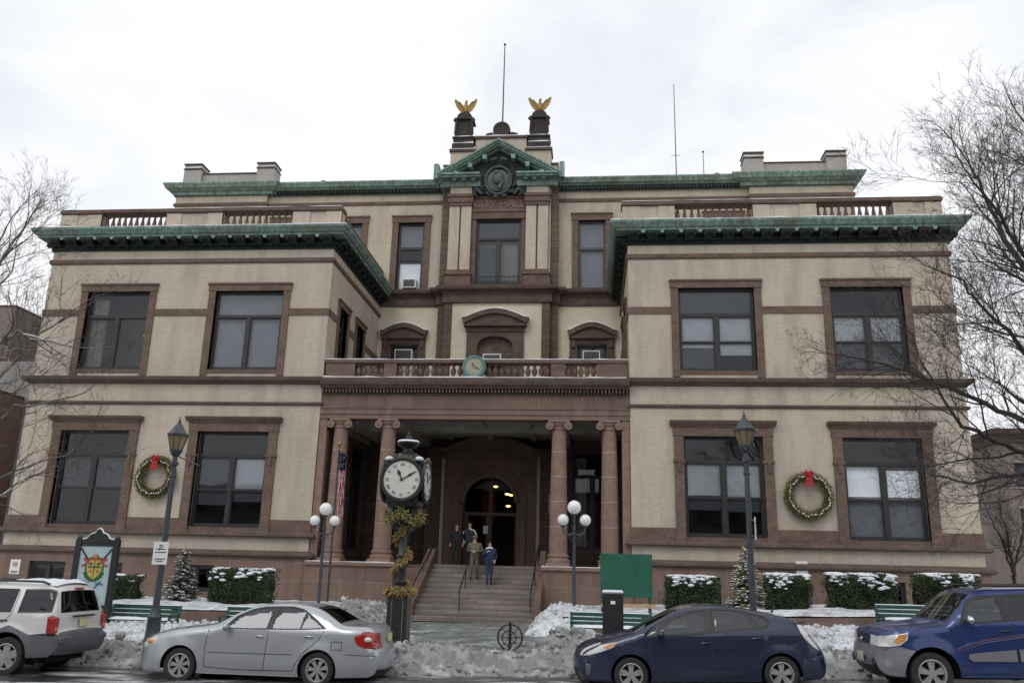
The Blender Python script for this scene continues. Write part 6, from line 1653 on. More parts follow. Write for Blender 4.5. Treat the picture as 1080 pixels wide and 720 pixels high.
# --- blue SUV
g = lambda pts: [((a-478)/350+.80, (690-b)/350) for a, b in pts]
rav_top = [(.14,.30),(.02,.40),(-.02,.58),(.02,.72),(.05,.92),(.16,1.0),(.50,1.06),(.85,1.10),(1.12,1.13),(1.40,1.38),(1.64,1.60),(1.86,1.67),(2.3,1.69),(2.9,1.69),(3.5,1.66),(3.86,1.60),(4.02,1.20),(4.08,.80),(4.12,.55),(4.06,.34)]
def rav_strip(x, z, u):
    a = abs(u)
    if 1.16 < x < 1.66 and z < 1.62 and a < .93: return ('windscreen', 'car_glass')
    if x > 3.86 and 1.1 < z < 1.5 and a < .8: return ('rear_window', 'car_glass_dark')
    if x < .12 and .76 < z < .93 and a < .42: return ('grille', 'plastic')
    if x < .16 and .76 < z < .94 and a > .62: return ('headlamp', 'lamp_clear')
    if x < .16 and z < .44: return 1
    if x < .16 and .52 < z < .60 and a < .5: return 1
    if x < .16 and z < .745: return 2
    return None
rw1 = g([(682,283),(742,180),(800,155),(900,148),(918,268),(800,280)]); rw2 = g([(940,143),(1090,135),(1200,138),(1205,250),(1090,258),(955,266)])
rtr = g([(662,292),(735,165),(800,138),(905,133),(1090,122),(1215,126),(1222,250),(1090,268),(800,290)])
rav = dict(W=1.78, L=4.12, belt=1.14, roofz=1.69, tumble=.20, wheels=(.80,3.29), arch=.43, rw=.345, sill=.30, top=rav_top, corners=(4,8,15), taper_f=.7, taper_r=.5, kf=.22, kr=.12,
  bulge=0, crown=[(0,.06),(.2,.06),(.6,.04),(1.3,.04),(2,.03),(3.8,.03),(4.1,.08)], strip=rav_strip, cabin=(1.2,3.7), seats=(2.0,2.9), mirror=(1.46,1.17), mirrormat='chrome', handles=((2.02,1.02),(3.0,1.02)), handlemat='plastic', spokes=5, spoke_w=.048, spoke_flare=1.5, cladmat='silver_plastic', flare=.03,
  paint=paint('bright_blue_paint', (.012,.032,.150), .35, .28, .20, (.10,.11,.15)),
  regions=[(rw1,'side_window','car_glass',.012),(rw2,'side_window','car_glass_dark',.012),(rtr,'window_trim','plastic',.004),
    ([(.24,.84),(.30,.80),(.42,.86),(.47,.97),(.34,.955)],'turn_lamp','lamp_amber',-.004), ([(.0,.76),(.20,.765),(.34,.79),(.46,.88),(.48,.985),(.2,.95),(.04,.93)],'headlamp','lamp_clear',-.003),
    ([(1.38,.60),(1.45,.55),(2.15,.55),(2.15,.735),(1.50,.68),(1.40,.66)],'side_moulding','silver_plastic',-.022),([(2.20,.55),(2.90,.55),(2.78,.76),(2.20,.74)],'side_moulding','silver_plastic',-.022),
    ([(1.20,.725),(1.7,.87),(2.3,.955),(3.0,.99),(3.0,1.005),(2.3,.975),(1.7,.895),(1.20,.735)],'stripe_decal',simple('red_stripe',(.13,.05,.08),.4),-.002),([(1.25,.71),(1.7,.84),(2.3,.925),(3.0,.965),(3.0,.975),(2.3,.94),(1.7,.853),(1.25,.715)],'stripe_decal',simple('pale_stripe',(.13,.13,.20),.4),-.002)],
  clad=([( -.1,.2),(-.1,.755),(.20,.755),(.34,.765),(.55,.71),(.42,.52),(.35,.36),(.36,.2)],),
  seams=[[(1.14,1.08),(1.16,.8),(1.22,.5),(1.26,.38)],[(2.17,1.13),(2.18,.7),(2.18,.36)],[(3.1,1.13),(3.08,.9),(2.85,.6),(2.8,.36)],[(1.26,.36),(2.8,.35)],[(.5,1.0),(.8,1.06),(1.12,1.10)]])
tv, HWr, _ = vehicle('parked_suv', 'bright blue SUV with orange indicators parked at the right edge', 'suv', (10.20, 16.9, .20), rav, 1.04, -R(1.5))
plate(tv, -.085, .56, simple('pale_plate',(.52,.52,.42),.5))
mb = MB()
for s_ in (-1,1):
    mb = MB(); mb.tube([(1.75,s_*.60,1.70),(1.9,s_*.60,1.745),(3.5,s_*.60,1.74),(3.7,s_*.60,1.69)], .022, 6); obj('roof_rail', mb, 'plastic', tv, 50)
    mb = MB(); mb.tube([(1.17,s_*.1+.25,1.215),(1.22,s_*.1-.35,1.235)], .012, 5); mb.tube([(1.12,s_*.1-.35,1.18),(1.22,s_*.1-.35,1.235)], .012, 5); obj('wiper', mb, 'plastic', tv)
    mb = MB(); mb.lathe([(.0,0),(.07,0),(.075,.02)], (-.045, s_*.56, .50), 14, 'X'); obj('fog_lamp', mb, 'plastic', tv)
mb = MB(); mb.sphere((-.035,0,.84), .065, 16, 10, (.25,1,.72)); mb.tube([(-.05,.05*math.cos(2*PI*i/12),.84+.022*math.sin(2*PI*i/12)) for i in range(13)], .006, 5); obj('badge', mb, 'chrome', tv, 50)

# --- pale SUV seen from behind-left
g = lambda pts: [((a-50)/322+3.61, (665-b)/322) for a, b in pts]
jp_top = [(.10,.40),(.0,.50),(-.01,.66),(.02,.98),(.2,1.04),(.8,1.10),(1.25,1.14),(1.50,1.36),(1.72,1.58),(1.95,1.68),(2.5,1.71),(3.4,1.72),(4.0,1.70),(4.26,1.66),(4.36,1.58),(4.48,1.18),(4.52,.86),(4.60,.78),(4.61,.56),(4.52,.42)]
def jp_strip(x, z, u):
    a = abs(u)
    if 1.28 < x < 1.76 and a < .93: return ('windscreen', 'car_glass')
    if x > 4.3 and 1.20 < z < 1.575 and a < .88: return ('rear_window', 'car_glass_dark')
    if x > 4.4 and z < .80: return 2
    if x < .1 and .7 < z < .95 and a < .5: return ('grille', 'plastic')
    if x < .1 and .7 < z < .95 and a > .6: return ('headlamp', 'lamp_clear')
    if x < .2 and z < .7: return 2
    return None
j1 = g([(92,150),(285,154),(303,272),(92,280)]); j2 = g([(-250,160),(-120,142),(46,142),(40,285),(-250,288)]); j3 = [(1.78,1.20),(1.98,1.50),(2.15,1.58),(2.52,1.60),(2.54,1.21)]
jtr = g([(84,143),(292,147),(312,280),(84,288)]); 
jp = dict(W=1.82, L=4.61, belt=1.18, roofz=1.72, tumble=.20, wheels=(.92,3.61), arch=.46, rw=.365, sill=.36, top=jp_top, corners=(3,6,14), taper_f=.6, taper_r=.4, kf=.2, kr=.10,
  bulge=0, crown=[(0,.10),(.3,.08),(1,.05),(2,.05),(4.2,.05),(4.4,.05),(4.61,.06)], strip=jp_strip, cabin=(1.3,4.2), seats=(2.15,3.1), mirror=(1.8,1.2), handles=((2.62,1.03),(3.45,1.03)), handlemat='plastic', spokes=5, spoke_w=.075, spoke_flare=.8, flare=.035,
  paint=paint('pale_silver_paint', (.66,.66,.65), .15, .3, .30, (.34,.335,.33)),
  regions=[(j1,'side_window','car_glass_dark',.014),(jtr,'window_trim','grey_plastic',.004),(j2,'side_window','car_glass_dark',.012),(j3,'side_window','car_glass_dark',.012),
    ([(4.39,.82),(4.52,.82),(4.50,1.12),(4.37,1.12)],'tail_lamp','lamp_red',-.012)],
  clad=([(-.2,.2),(-.2,.70),(.4,.72),(.95,.95),(1.4,.72),(3.1,.72),(3.6,.95),(4.05,.78),(5,.80),(5,.2)],),
  seams=[[(1.55,1.15),(1.56,.8),(1.58,.45)],[(2.60,1.62),(2.58,1.1),(2.58,.45)],[(3.62,1.6),(3.60,1.15),(3.40,.98),(3.2,.8),(3.12,.45)]])
tj, HWj, _ = vehicle('parked_suv', 'pale silver SUV with snow on its roof parked at the left edge', 'suv', (-9.78, 17.25, -.09), jp)
plate(tj, 4.60, .98, 'plate')
mb = MB()
for s_ in (-1,1):
    mb = MB(); mb.tube([(2.1,s_*.64,1.72),(2.25,s_*.64,1.775),(4.0,s_*.64,1.77),(4.15,s_*.64,1.72)], .025, 6); obj('roof_rail', mb, 'plastic', tj, 50)
    mb = MB(); mb.bbox(4.40,4.55,s_*.83-.07,s_*.83+.06,.80,1.11,.02); obj('tail_lamp', mb, 'lamp_red', tj)
    mb = MB(); mb.bbox(4.45,4.556,s_*.83-.05,s_*.83+.055,.86,.93,.01); obj('reversing_lamp', mb, 'lamp_amber', tj)
mb = MB(); mb.bbox(4.56,4.605,-.36,.36,1.095,1.13,.01); obj('tailgate_handle', mb, 'plastic', tj)
mb = MB(); mb.bbox(4.35,4.42,-.14,.14,1.625,1.66,.01); obj('brake_lamp', mb, 'lamp_red', tj)
mb = MB(); mb.tube([(4.55,.05,1.24),(4.47,-.3,1.40)], .012, 5); obj('wiper', mb, 'plastic', tj); mb = MB(); mb.bbox(4.52,4.66,-.80,.80,.60,.76,.04); obj('bumper', mb, 'grey_plastic', tj)
# snow lying on vehicle roofs and sills
def roof_snow(loc, x0, x1, hw, z, label, thk=.05, tilt=0, sc=1):
    n, m_ = 26, 14; vs = []
    for i in range(n+1):
        for j in range(m_+1):
            u, v = i/n, -1+2*j/m_; e = min(1, 6*u, 6*(1-u))*min(1, 5*(1-abs(v))); q = noise.noise(Vector((u*6+x0,v*3,z*7)))
            vs.append((x0+(x1-x0)*u, hw*v, z+.05*(1-v*v)-.02+(thk+.02)*max(0,e)**.5*(.9+.5*q)))
    o = obj('snow_patch', MB().add(vs, [(i*(m_+1)+j,(i+1)*(m_+1)+j,(i+1)*(m_+1)+j+1,i*(m_+1)+j+1) for i in range(n) for j in range(m_)]), 'snow', None, 60, fix=False, loc=loc, rot=(0,tilt,0)); o.scale=(sc,)*3; tag(o, label, 'snow', None, 'stuff')
roof_snow((-9.78,17.25,-.09), 3.1, 4.28, .60, 1.715, 'thin snow left on the roof of the pale silver SUV')
# a snow-roofed car farther down the side street
far = copy_tree(tc_); far.location = (24.6, 42, gzc(28)+.3); far.rotation_euler = (0,0,R(8)); far['label'] = 'distant parked car under snow, past the right corner of the city hall'
roof_snow((24.6,42,gzc(28)+.3), 2.0, 3.9, .7, 1.50, 'thick snow on the roof of the distant parked car', .16)
# ------------------------------------------------------------------ people
def skinned(verts, edges, radii, name, parent, mats, matfn, sub=2, loc=None):
    me = bpy.data.meshes.new('sk'); me.from_pydata(verts, edges, []); o = bpy.data.objects.new('sk', me); COL.objects.link(o)
    md = o.modifiers.new('s', 'SKIN'); md.use_smooth_shade = True
    for v, r in zip(me.skin_vertices[0].data, radii): v.radius = (r if hasattr(r, '__len__') else (r, r))
    me.skin_vertices[0].data[0].use_root = True
    sb = o.modifiers.new('b', 'SUBSURF'); sb.levels = sub; sb.render_levels = sub
    dg = bpy.context.evaluated_depsgraph_get(); m2 = bpy.data.meshes.new_from_object(o.evaluated_get(dg)); m2.name = name
    bpy.data.objects.remove(o)
    m2.materials.clear()
    for m_ in mats: m2.materials.append(M[m_] if isinstance(m_, str) else m_)
    for p in m2.polygons: p.material_index = matfn(p.center); p.use_smooth = True
    ob = bpy.data.objects.new(name, m2); COL.objects.link(ob); ob.parent = parent
    return ob
def person(loc, rz, H, label, coat, trousers, hair, pose, hood=False, coat_len=.50, extra=None):
    """local: faces -Y, feet at z=0"""
    t = thing('person', label, 'person', loc, (0,0,rz)); k = H/1.75
    P = pose
    V = []; E_ = []; Rr = []
    def v(p, r, prev=None):
        V.append(Vector(p)*k); Rr.append((r[0]*k, r[1]*k) if hasattr(r, '__len__') else (r*k, r*k)); i = len(V)-1
        if prev is not None: E_.append((prev, i))
        return i
    bulk = P.get('bulk', 1.0)
    pel = v((0,0,.94), (.155*bulk,.115*bulk)); wa = v((0,0,1.08), (.145*bulk,.11*bulk), pel); ch = v((0,.01,1.28), (.175*bulk,.12*bulk), wa); ne = v((0,.005,1.46), (.075,.07), ch)
    v((0,-.005,1.52), .055, ne); hd_ = v((0,-.015,1.62), (.078,.095), len(V)-1); v((0,-.012,1.70), (.068,.085), hd_)
    for s_ in (-1,1):
        q = P['legs'][0 if s_ < 0 else 1]        # (knee, ankle, toe)
        h = v((s_*.09,0,.88), .095*bulk**.5, pel); kn = v(q[0], .064*bulk**.5, h); v(Vector(q[0]).lerp(Vector(q[1]), .4), .062, kn); an = v(q[1], .042, len(V)-1); v((q[1][0],q[1][1]+.02,q[1][2]-.05), .042, an); v(q[2], (.042,.028), len(V)-1)
        q = P['arms'][0 if s_ < 0 else 1]        # (elbow, wrist)
        sh_ = v((s_*.19*bulk**.5,.01,1.40), .066*bulk**.6, ch); el = v(q[0], .050*bulk**.6, sh_); wr = v(q[1], .032*bulk**.4, el)
        d = (Vector(q[1])-Vector(q[0])).normalized(); v(Vector(q[1])+d*.07, (.036,.02), wr)
    zc = coat_len*k
    def mf(c):
        z = c.z/k; 
        if z > 1.50: return 2 if not (hood and (c.y > .02 or z > 1.70)) else 0
        if z > 1.47 and abs(c.x) < .09*k: return 2 if c.y < .0 else 0
        for q in P['arms']:
            if (Vector(c)-Vector(q[1])*k).length < .10*k and (Vector(c)-Vector(q[0])*k).length > (Vector(q[1])-Vector(q[0])).length*k*.97: return 2
        if z < .09+min(P['legs'][0][1][2], P['legs'][1][1][2])-.10 or any((Vector(c)-Vector(q[2])*k).length < .12*k for q in P['legs']): return 3
        return 0 if z > P.get('hem', .80) else 1
    body = skinned(V, E_, Rr, 'body', t, [coat, trousers, 'skin', 'iron'], mf)
    # hands: five fingers each
    for q in P['arms']:
        w0 = Vector(q[1])*k; d = (Vector(q[1])-Vector(q[0])).normalized(); a = d.orthogonal().normalized(); b = d.cross(a)
        hv = [w0+d*.05*k]; he = []; hr = [.026*k]
        for f in range(5):
            off = (f-2)*.019*k; L_ = (.060,.075,.08,.072,.055)[f]*k; p1 = w0+d*.085*k+a*off; dirn = (d+b*.35).normalized()
            if f == 0: p1 = w0+d*.05*k+a*(-.045*k); dirn = (d*.8-a*.6).normalized(); L_ = .05*k
            hv += [p1, p1+dirn*L_*.5, p1+(dirn+b*.5).normalized()*L_]; n0 = len(hv)-3; he += [(0,n0),(n0,n0+1),(n0+1,n0+2)]; hr += [.010*k,.0095*k,.008*k]
        skinned(hv, he, hr, 'hand', t, ['skin'], lambda c: 0, 1)
    # face and hair
    hc = Vector((0,-.012,1.645))*k
    mb = MB()
    for s_ in (-1,1): mb.sphere(hc+Vector((s_*.031,-.088,.0))*k, .011*k, 8, 6)
    obj('eye', mb, 'ink', t)
    mb = MB(); mb.prism([(-.013,-.03),(.013,-.03),(.006,.01),(-.006,.01)], -.118*k, -.08*k); mb.v = [(x_*k,y_,z_*k+hc.z) for x_,y_,z_ in mb.v]; obj('nose', mb, 'skin', t, 60); mb = MB(); mb.sphere(hc+Vector((-.082,.0,-.005))*k, .02*k, 8, 6, (.5,.8,1.3)); mb.sphere(hc+Vector((.082,.0,-.005))*k, .02*k, 8, 6, (.5,.8,1.3)); obj('ear', mb, 'skin', t, 60)
    mb = MB(); mb.box(-.022*k,.022*k,hc.y-.098*k,hc.y-.09*k,hc.z-.055*k,hc.z-.048*k); obj('mouth', mb, 'lamp_red', t)
    if hair:
        mb = MB(); mb.sphere(hc+Vector((0,.018,.028))*k, .100*k, 16, 12, (.90,1.05,.92))
        mb.v = [(x_, y_ if not (y_ < hc.y-.055*k and z_ < hc.z+.045*k) else hc.y-.03*k, z_ if z_ > hc.z-.05*k or y_ > hc.y+.02*k else hc.z-.05*k) for x_,y_,z_ in mb.v]; obj('hair', mb, hair, t, 60)
    if extra: extra(t, k)
    return t
M['hair_dark'] = simple('dark_hair', (.02,.014,.01), .7); M['hair_grey'] = simple('grey_hair', (.16,.15,.14), .7)
M['coat_black'] = simple('black_coat', (.010,.011,.016), .9, var=.3); M['camo'] = simple('drab_camouflage', (.125,.115,.085), .95, var=.4, scale=16); M['jacket_blue'] = simple('blue_jacket', (.014,.028,.075), .85, var=.3, scale=9); M['jeans'] = simple('blue_jeans', (.025,.04,.085), .9, var=.3, scale=8); M['jacket_navy'] = simple('navy_jacket', (.012,.014,.028), .85)
stand = dict(legs=[((-.10,-.01,.50),(-.11,0,.10),(-.13,-.16,.035)),((.10,-.01,.50),(.11,0,.10),(.13,-.16,.035))], arms=[((-.26,.03,1.14),(-.27,-.04,.90)),((.26,.03,1.14),(.27,-.04,.90))])
p1 = dict(stand, hem=.42, bulk=1.25)
person((-.87, 38.55, FLZ), R(10), 1.80, 'man in a long dark overcoat standing left of the door', 'coat_black', 'coat_black', 'hair_dark', p1)
p2 = dict(stand, hem=.78, bulk=1.3, arms=[((-.28,.03,1.14),(-.22,-.14,.98)),((.28,.03,1.14),(.22,-.16,1.0))])
def stripes(t, k):
    mb = MB(); mb.tube([(-.24*k,-.10*k,1.36*k),(-.31*k,-.03*k,1.18*k),(-.30*k,-.06*k,1.0*k)], .024*k, 6); mb.tube([(.06*k,-.13*k,1.44*k),(.2*k,-.11*k,1.42*k),(.29*k,-.04*k,1.26*k)], .028*k, 6); obj('white_trim', mb, 'flag_white', t, 50)
person((-.30, 38.7, FLZ), R(-5), 1.88, 'man in a dark jacket with white trim standing at the door', 'jacket_navy', 'coat_black', 'hair_dark', p2, extra=stripes)
def zst(y): return SW+(FLZ-SW)*(int((y-y0s)/((y1s-y0s)/nst))+1)/nst
# soldier in drab stepping down, hands together
yy = 36.75
p3 = dict(legs=[((-.11,-.12,.52),(-.11,-.16,.10),(-.12,-.30,.03)),((.11,-.02,.50),(.12,.10,.12),(.13,-.04,.05))], arms=[((-.30,.02,1.16),(-.07,-.24,1.12)),((.30,.02,1.16),(.07,-.24,1.10))], bulk=1.45, hem=.70)
def cap(t, k):
    mb = MB(); mb.lathe([(.100,1.67),(.106,1.74),(.09,1.78),(.0,1.79)], (0,.0,0), 16); mb.v = [(a*k,b*k,c*k) for a,b,c in mb.v]; mb.bbox(-.075*k,.075*k,-.17*k,-.06*k,1.675*k,1.69*k,.005); obj('cap', mb, 'camo', t, 40)
person((.22, yy, zst(yy)), R(0), 1.80, 'person in drab camouflage clothes and cap walking down the middle of the steps', 'camo', 'camo', 'hair_dark', p3, extra=cap)
yy = 36.15
p4 = dict(legs=[((-.09,-.06,.50),(-.09,-.05,.10),(-.10,-.20,.035)),((.09,-.02,.50),(.10,.02,.10),(.12,-.14,.035))], arms=[((-.27,-.05,1.18),(-.16,-.24,1.32)),((.29,.02,1.14),(.20,-.16,.98))], bulk=1.5, hem=.76)
def fur(t, k):
    rnd = random.Random(3); mb = MB()
    for i in range(40):
        a = PI*2*i/40; mb.sphere((.14*k*math.cos(a)+rnd.uniform(-.02,.02), .02-.10*k*abs(math.sin(a)) if i < 20 else .03+.08*k, 1.45*k+.05*k*math.sin(a)), .035*k*rnd.uniform(.7,1.2), 7, 5)
    obj('fur_collar', mb, 'flag_white', t, 60)
person((.93, yy, zst(yy)), R(20), 1.74, 'person in a blue jacket with pale fur collar and blue jeans on the steps', 'jacket_blue', 'jeans', 'hair_dark', p4, extra=fur)
# ------------------------------------------------------------------ bare trees
M['bark_grey'] = simple('grey_brown_bark', (.05,.042,.04), .85, var=.4, scale=9)
M['bark_mid'] = simple('brown_twig_bark', (.075,.06,.05), .85, var=.4, scale=9)
def bare_tree(loc, label, seed, trunk_h, limbs, mat, dens=1.0, rt=.22, twig_mat=None, snow_on=()):
    """limbs: list of (points relative to the foot, start radius)"""
    rnd = random.Random(seed); t = thing('bare_tree', label, 'tree', loc, group=None)
    tr_ = MB(); pts = [Vector((0,0,-.2)), Vector((.02,.0,.3)), Vector((.05,0,trunk_h*.5)), Vector((0,.05,trunk_h))]
    tr_.tube(pts, [rt*1.35, rt*1.05, rt*.95, rt*.9], 14)
    obj('trunk', tr_, mat, t, 60)
    lm = MB(); tw = MB(); cnt = [0]
    def grow(p, d, L, r, gen):
        n = max(2, int(L/(.22 if r > .012 else .30))); q = [p]; rr = [r]; cur = p.copy(); dd = d.copy(); 
        for i in range(n):
            dd = (dd+Vector((rnd.gauss(0,.13),rnd.gauss(0,.13),rnd.gauss(.03,.12)))).normalized(); cur = cur+dd*(L/n); q.append(cur.copy()); rr.append(r*(1-.72*(i+1)/n))
        (lm if r > .02 else tw).tube(q, rr, 6 if r > .03 else (4 if r > .012 else 3), cap=False)
        if gen <= 0: return
        k = max(3, int(L*(4.0+.8*gen)*dens)) if gen > 1 else max(3, int(L*9*dens))
        for j in range(k):
            s_ = rnd.uniform(.22, 1.0); idx = min(n-1, int(s_*n)); base = q[idx].lerp(q[idx+1], rnd.random()); axis = (q[idx+1]-q[idx]).normalized()
            o_ = axis.orthogonal().normalized(); o_ = Matrix.Rotation(rnd.uniform(0,2*PI), 3, axis) @ o_
            nd = (axis*rnd.uniform(.55,1.0)+o_*rnd.uniform(.5,.95)+Vector((0,0,.18))).normalized()
            grow(base, nd, L*rnd.uniform(.36,.64)*(1.15-.35*s_), max(.0042, rr[idx]*rnd.uniform(.42,.62)), gen-1)
    for lp, r in limbs:
        P = [Vector(p) for p in lp]; sm = []
        for i in range(len(P)-1):
            for j in range(4): sm.append(P[i].lerp(P[i+1], j/4)+Vector((rnd.gauss(0,.035),rnd.gauss(0,.05),rnd.gauss(0,.035))))
        sm.append(P[-1]); m_ = len(sm); rad = [r*1.08*(1-.74*i/(m_-1)) for i in range(m_)]
        lm.tube(sm, rad, 8, cap=True)
        tot = sum((a-b).length for a, b in zip(sm, sm[1:]))
        k = int(tot*3.6*dens)
        for j in range(k):
            i = rnd.randint(int(m_*.18), m_-2); base = sm[i].lerp(sm[i+1], rnd.random()); ax = (sm[i+1]-sm[i]).normalized(); o_ = Matrix.Rotation(rnd.uniform(0,2*PI), 3, ax) @ ax.orthogonal().normalized()
            nd = (ax*rnd.uniform(.5,1)+o_*rnd.uniform(.5,.9)+Vector((0,0,.15))).normalized()
            grow(base, nd, rnd.uniform(1.0,2.3), max(.010, rad[i]*rnd.uniform(.32,.5)), 3 if i > m_*.4 else 2)
        ax = (sm[-1]-sm[-2]).normalized(); grow(sm[-1], ax, 1.6, rad[-1], 3)
    obj('branches', lm, mat, t, 60, fix=False); obj('twigs', tw, twig_mat or mat, t, fix=False)
    if snow_on:
        mb = MB()
        for i in snow_on:
            P = [Vector(p) for p in limbs[i][0]]; r = limbs[i][1]
            for a, b, k in zip(P, P[1:], range(9)): mb.tube([a+Vector((0,0,r*.55)), a.lerp(b,.5)+Vector((0,0,r*.5+.01)), b+Vector((0,0,r*.45))], [r*rnd.uniform(.1,.3), r*rnd.uniform(.15,.38), r*rnd.uniform(.08,.25)], 6)
        s = obj('snow_ridge', mb, 'snow', t, 60); s['kind'] = 'stuff'
    return t
# right-hand street tree: foot just outside the frame, limbs reaching left over the wing
bx, by = 16.4, 19.4; bz = gzc(bx)+SW
rel = lambda pts: [(x-bx, y-by, z-bz) for x, y, z in pts]
bare_tree((bx,by,bz), 'tall bare street tree whose dark branches reach in from the right edge', 12, 3.6, [
  (rel([(16.4,19.4,3.9),(15.4,18.8,4.55),(14.2,18.2,4.70),(13.2,18,5.0),(12.6,17.8,5.35),(12.2,17.7,6.2)]), .075),
  (rel([(16.4,19.4,4.6),(15.6,19.2,6.2),(14.6,19,7.3),(13.9,18.8,8.1),(13.3,18.6,8.7)]), .07),
  (rel([(16.4,19.4,4.8),(15.7,18.6,7.4),(14.8,18.2,8.7),(14.3,18,9.6),(13.6,17.8,10.6)]), .085),
  (rel([(16.4,19.4,4.8),(16.0,19.8,8.0),(15.2,20.0,10.2),(15.0,20.2,11.3),(14.7,20.2,12.2)]), .09),
  (rel([(16.4,19.4,4.8),(16.3,19.2,9.0),(16.1,19,11.0),(15.7,19,12.4)]), .09),
  (rel([(16.4,19.4,4.5),(15.4,20.2,5.6),(14.6,20.8,6.3),(13.2,21.4,7.2),(12.2,21.8,7.6)]), .08),
  (rel([(16.4,19.4,4.2),(15.2,20.5,4.6),(14.4,21.5,4.4),(13.6,22.3,4.8)]), .06),
  (rel([(16.4,19.4,4.8),(17.4,19.4,7.5),(18.4,19.2,10)]), .09),
  (rel([(16.4,19.4,4.8),(16.0,18.4,7.6),(15.5,17.6,9.2),(14.9,17.2,10.6)]), .07),
  (rel([(16.4,19.4,4.4),(15.4,18.0,6.0),(14.2,17.4,6.9),(13.0,17.2,7.2)]), .05),
  (rel([(16.4,19.4,4.1),(15.0,17.6,4.9),(13.8,17.0,5.4),(12.9,16.8,6.0)]), .05), (rel([(16.4,19.4,4.0),(15.3,18.6,4.2),(14.3,18.0,4.0),(13.4,17.8,3.7)]), .045),
  (rel([(16.4,19.4,4.8),(15.4,17.9,7.2),(14.4,17.2,8.0),(13.4,17.0,8.3)]), .06)], 'bark_grey', .78)
# left-hand tree with pale bark
bx, by = -11.7, 19.6; bz = gzc(bx)+SW
bare_tree((bx,by,bz), 'pale-barked bare tree reaching in from the left edge', 31, 2.6, [
  (rel([(-11.7,19.6,2.7),(-10.6,18.9,5.2),(-9.6,18.2,6.6),(-8.8,18,7.0),(-8.2,17.9,7.18),(-7.6,17.9,7.05)]), .09),
  (rel([(-11.7,19.6,2.7),(-11.0,19.2,6.0),(-10.3,19,8.4),(-9.6,18.9,10.0)]), .11),
  (rel([(-11.7,19.6,2.5),(-10.2,19,3.1),(-9.0,18.5,3.35),(-8.2,18.3,3.5),(-7.7,18.3,3.9)]), .055),
  (rel([(-11.7,19.6,2.6),(-10.4,19.6,5.0),(-9.4,19.8,5.8),(-8.2,20,6.1)]), .06),
  (rel([(-11.7,19.6,2.6),(-10.6,20.4,6.5),(-9.8,20.8,8.0),(-8.9,21,8.9)]), .06),
  (rel([(-11.7,19.6,2.4),(-10.4,20.2,3.8),(-9.3,20.6,4.4),(-8.3,20.8,4.9)]), .045),
  (rel([(-11.7,19.6,2.6),(-10.3,18.4,4.2),(-9.0,17.6,5.2),(-8.0,17.4,5.6)]), .05), (rel([(-11.7,19.6,2.6),(-10.8,18.8,6.8),(-9.8,18.2,8.6),(-9.2,18.0,9.8)]), .06)], 'bark_pale', .52, .2, 'bark_mid', snow_on=(0,2))
# ------------------------------------------------------------------ neighbouring buildings
M['far_brick'] = brick('dark_red_brick', (.24,.185,.165), (.19,.145,.13), (.24,.22,.20), .3, .09, .01, .3)
M['orange_brick'] = brick('orange_brick', (.27,.16,.11), (.22,.13,.09), (.2,.16,.13), .3, .09, .012, .3)
M['grey_render'] = stone('grey_render', (.26,.255,.25), (.34,.33,.32), .3); M['tan_brick'] = brick('tan_brick', (.30,.25,.19), (.25,.21,.16), (.2,.17,.14), .3, .09, .012, .3)
def block(name, label, x0, x1, y0, y1, z1, mat, rows, cols, corn=True, face=-1, side=None):
    t = thing(name, label, 'building', ((x0+x1)/2, (y0+y1)/2, 0)); off = -Vector(t.location)
    mb = MB(); holes = []
    wd = (x1-x0)/cols
    for r_ in rows:
        for c in range(cols): a = x0+wd*(c+.5); holes.append((a-wd*.2, a+wd*.2, r_, r_+1.7))
    wall_holes(mb, x0, x1, -.5, z1, holes, y0, .2)
    mb.add([(x0,y0,-.5),(x0,y1,-.5),(x0,y1,z1),(x0,y0,z1)], [(0,1,2,3)]); mb.add([(x1,y0,-.5),(x1,y1,-.5),(x1,y1,z1),(x1,y0,z1)], [(0,1,2,3)]); mb.add([(x0,y1,-.5),(x1,y1,-.5),(x1,y1,z1),(x0,y1,z1)], [(0,1,2,3)])
    o = obj('wall', mb, mat, t); o.location = off
    mb = MB(); mb.box(x0,x1,y0,y1,z1-.01,z1+.15)
    if corn: mb.sweep([(x0,y1),(x0,y0),(x1,y0),(x1,y1)], [(0,z1-.9),(.25,z1-.8),(.3,z1-.4),(.7,z1-.25),(.8,z1+.05),(0,z1+.1)])
    o = obj('roof', mb, 'brown_dark', t); o.location = off
    for h in holes:
        mb = MB(); mb.box(h[0],h[1],y0+.15,y0+.2,h[2],h[3],0); mb.box(h[0]-.1,h[1]+.1,y0-.06,y0+.1,h[2]-.14,h[2]-.001,1); mb.box(h[0]-.1,h[1]+.1,y0-.05,y0+.1,h[3]+.001,h[3]+.2,1); mb.box(h[0],h[1],y0+.12,y0+.15,(h[2]+h[3])/2-.03,(h[2]+h[3])/2+.03,1)
        w_ = obj('window', mb, ['room', 'grey_render'], t); w_.location = off
    return t
block('brick_building', 'dark brick building rising behind the left corner of the city hall', -46, -28.3, 44, 60, 16.2, 'far_brick', [3,6.5,10,13], 5, False)
block('rendered_building', 'plain grey rendered wall beside the left corner of the city hall', -29.4, -23.6, 42.5, 60, 12.6, 'grey_render', [], 1, False)
block('brick_building', 'low orange brick house at the far left edge', -34, -25.6, 38.5, 42.4, 10.4, 'orange_brick', [3.5,7], 3, False)
block('brick_building', 'tall brown brick building with heavy cornice beyond the right corner', 34.4, 56, 63, 80, 12.6, 'far_brick', [2.4,5.4,8.6], 8, True)
block('tan_building', 'tan brick house down the side street on the right', 40.2, 52, 84, 98, 10.5, 'tan_brick', [1.5,4.5,7.4], 6, True)
block('brick_building', 'brick row house farthest down the side street', 44, 60, 104, 120, 10.0, 'orange_brick', [1.5,4.5,7.2], 7, True)
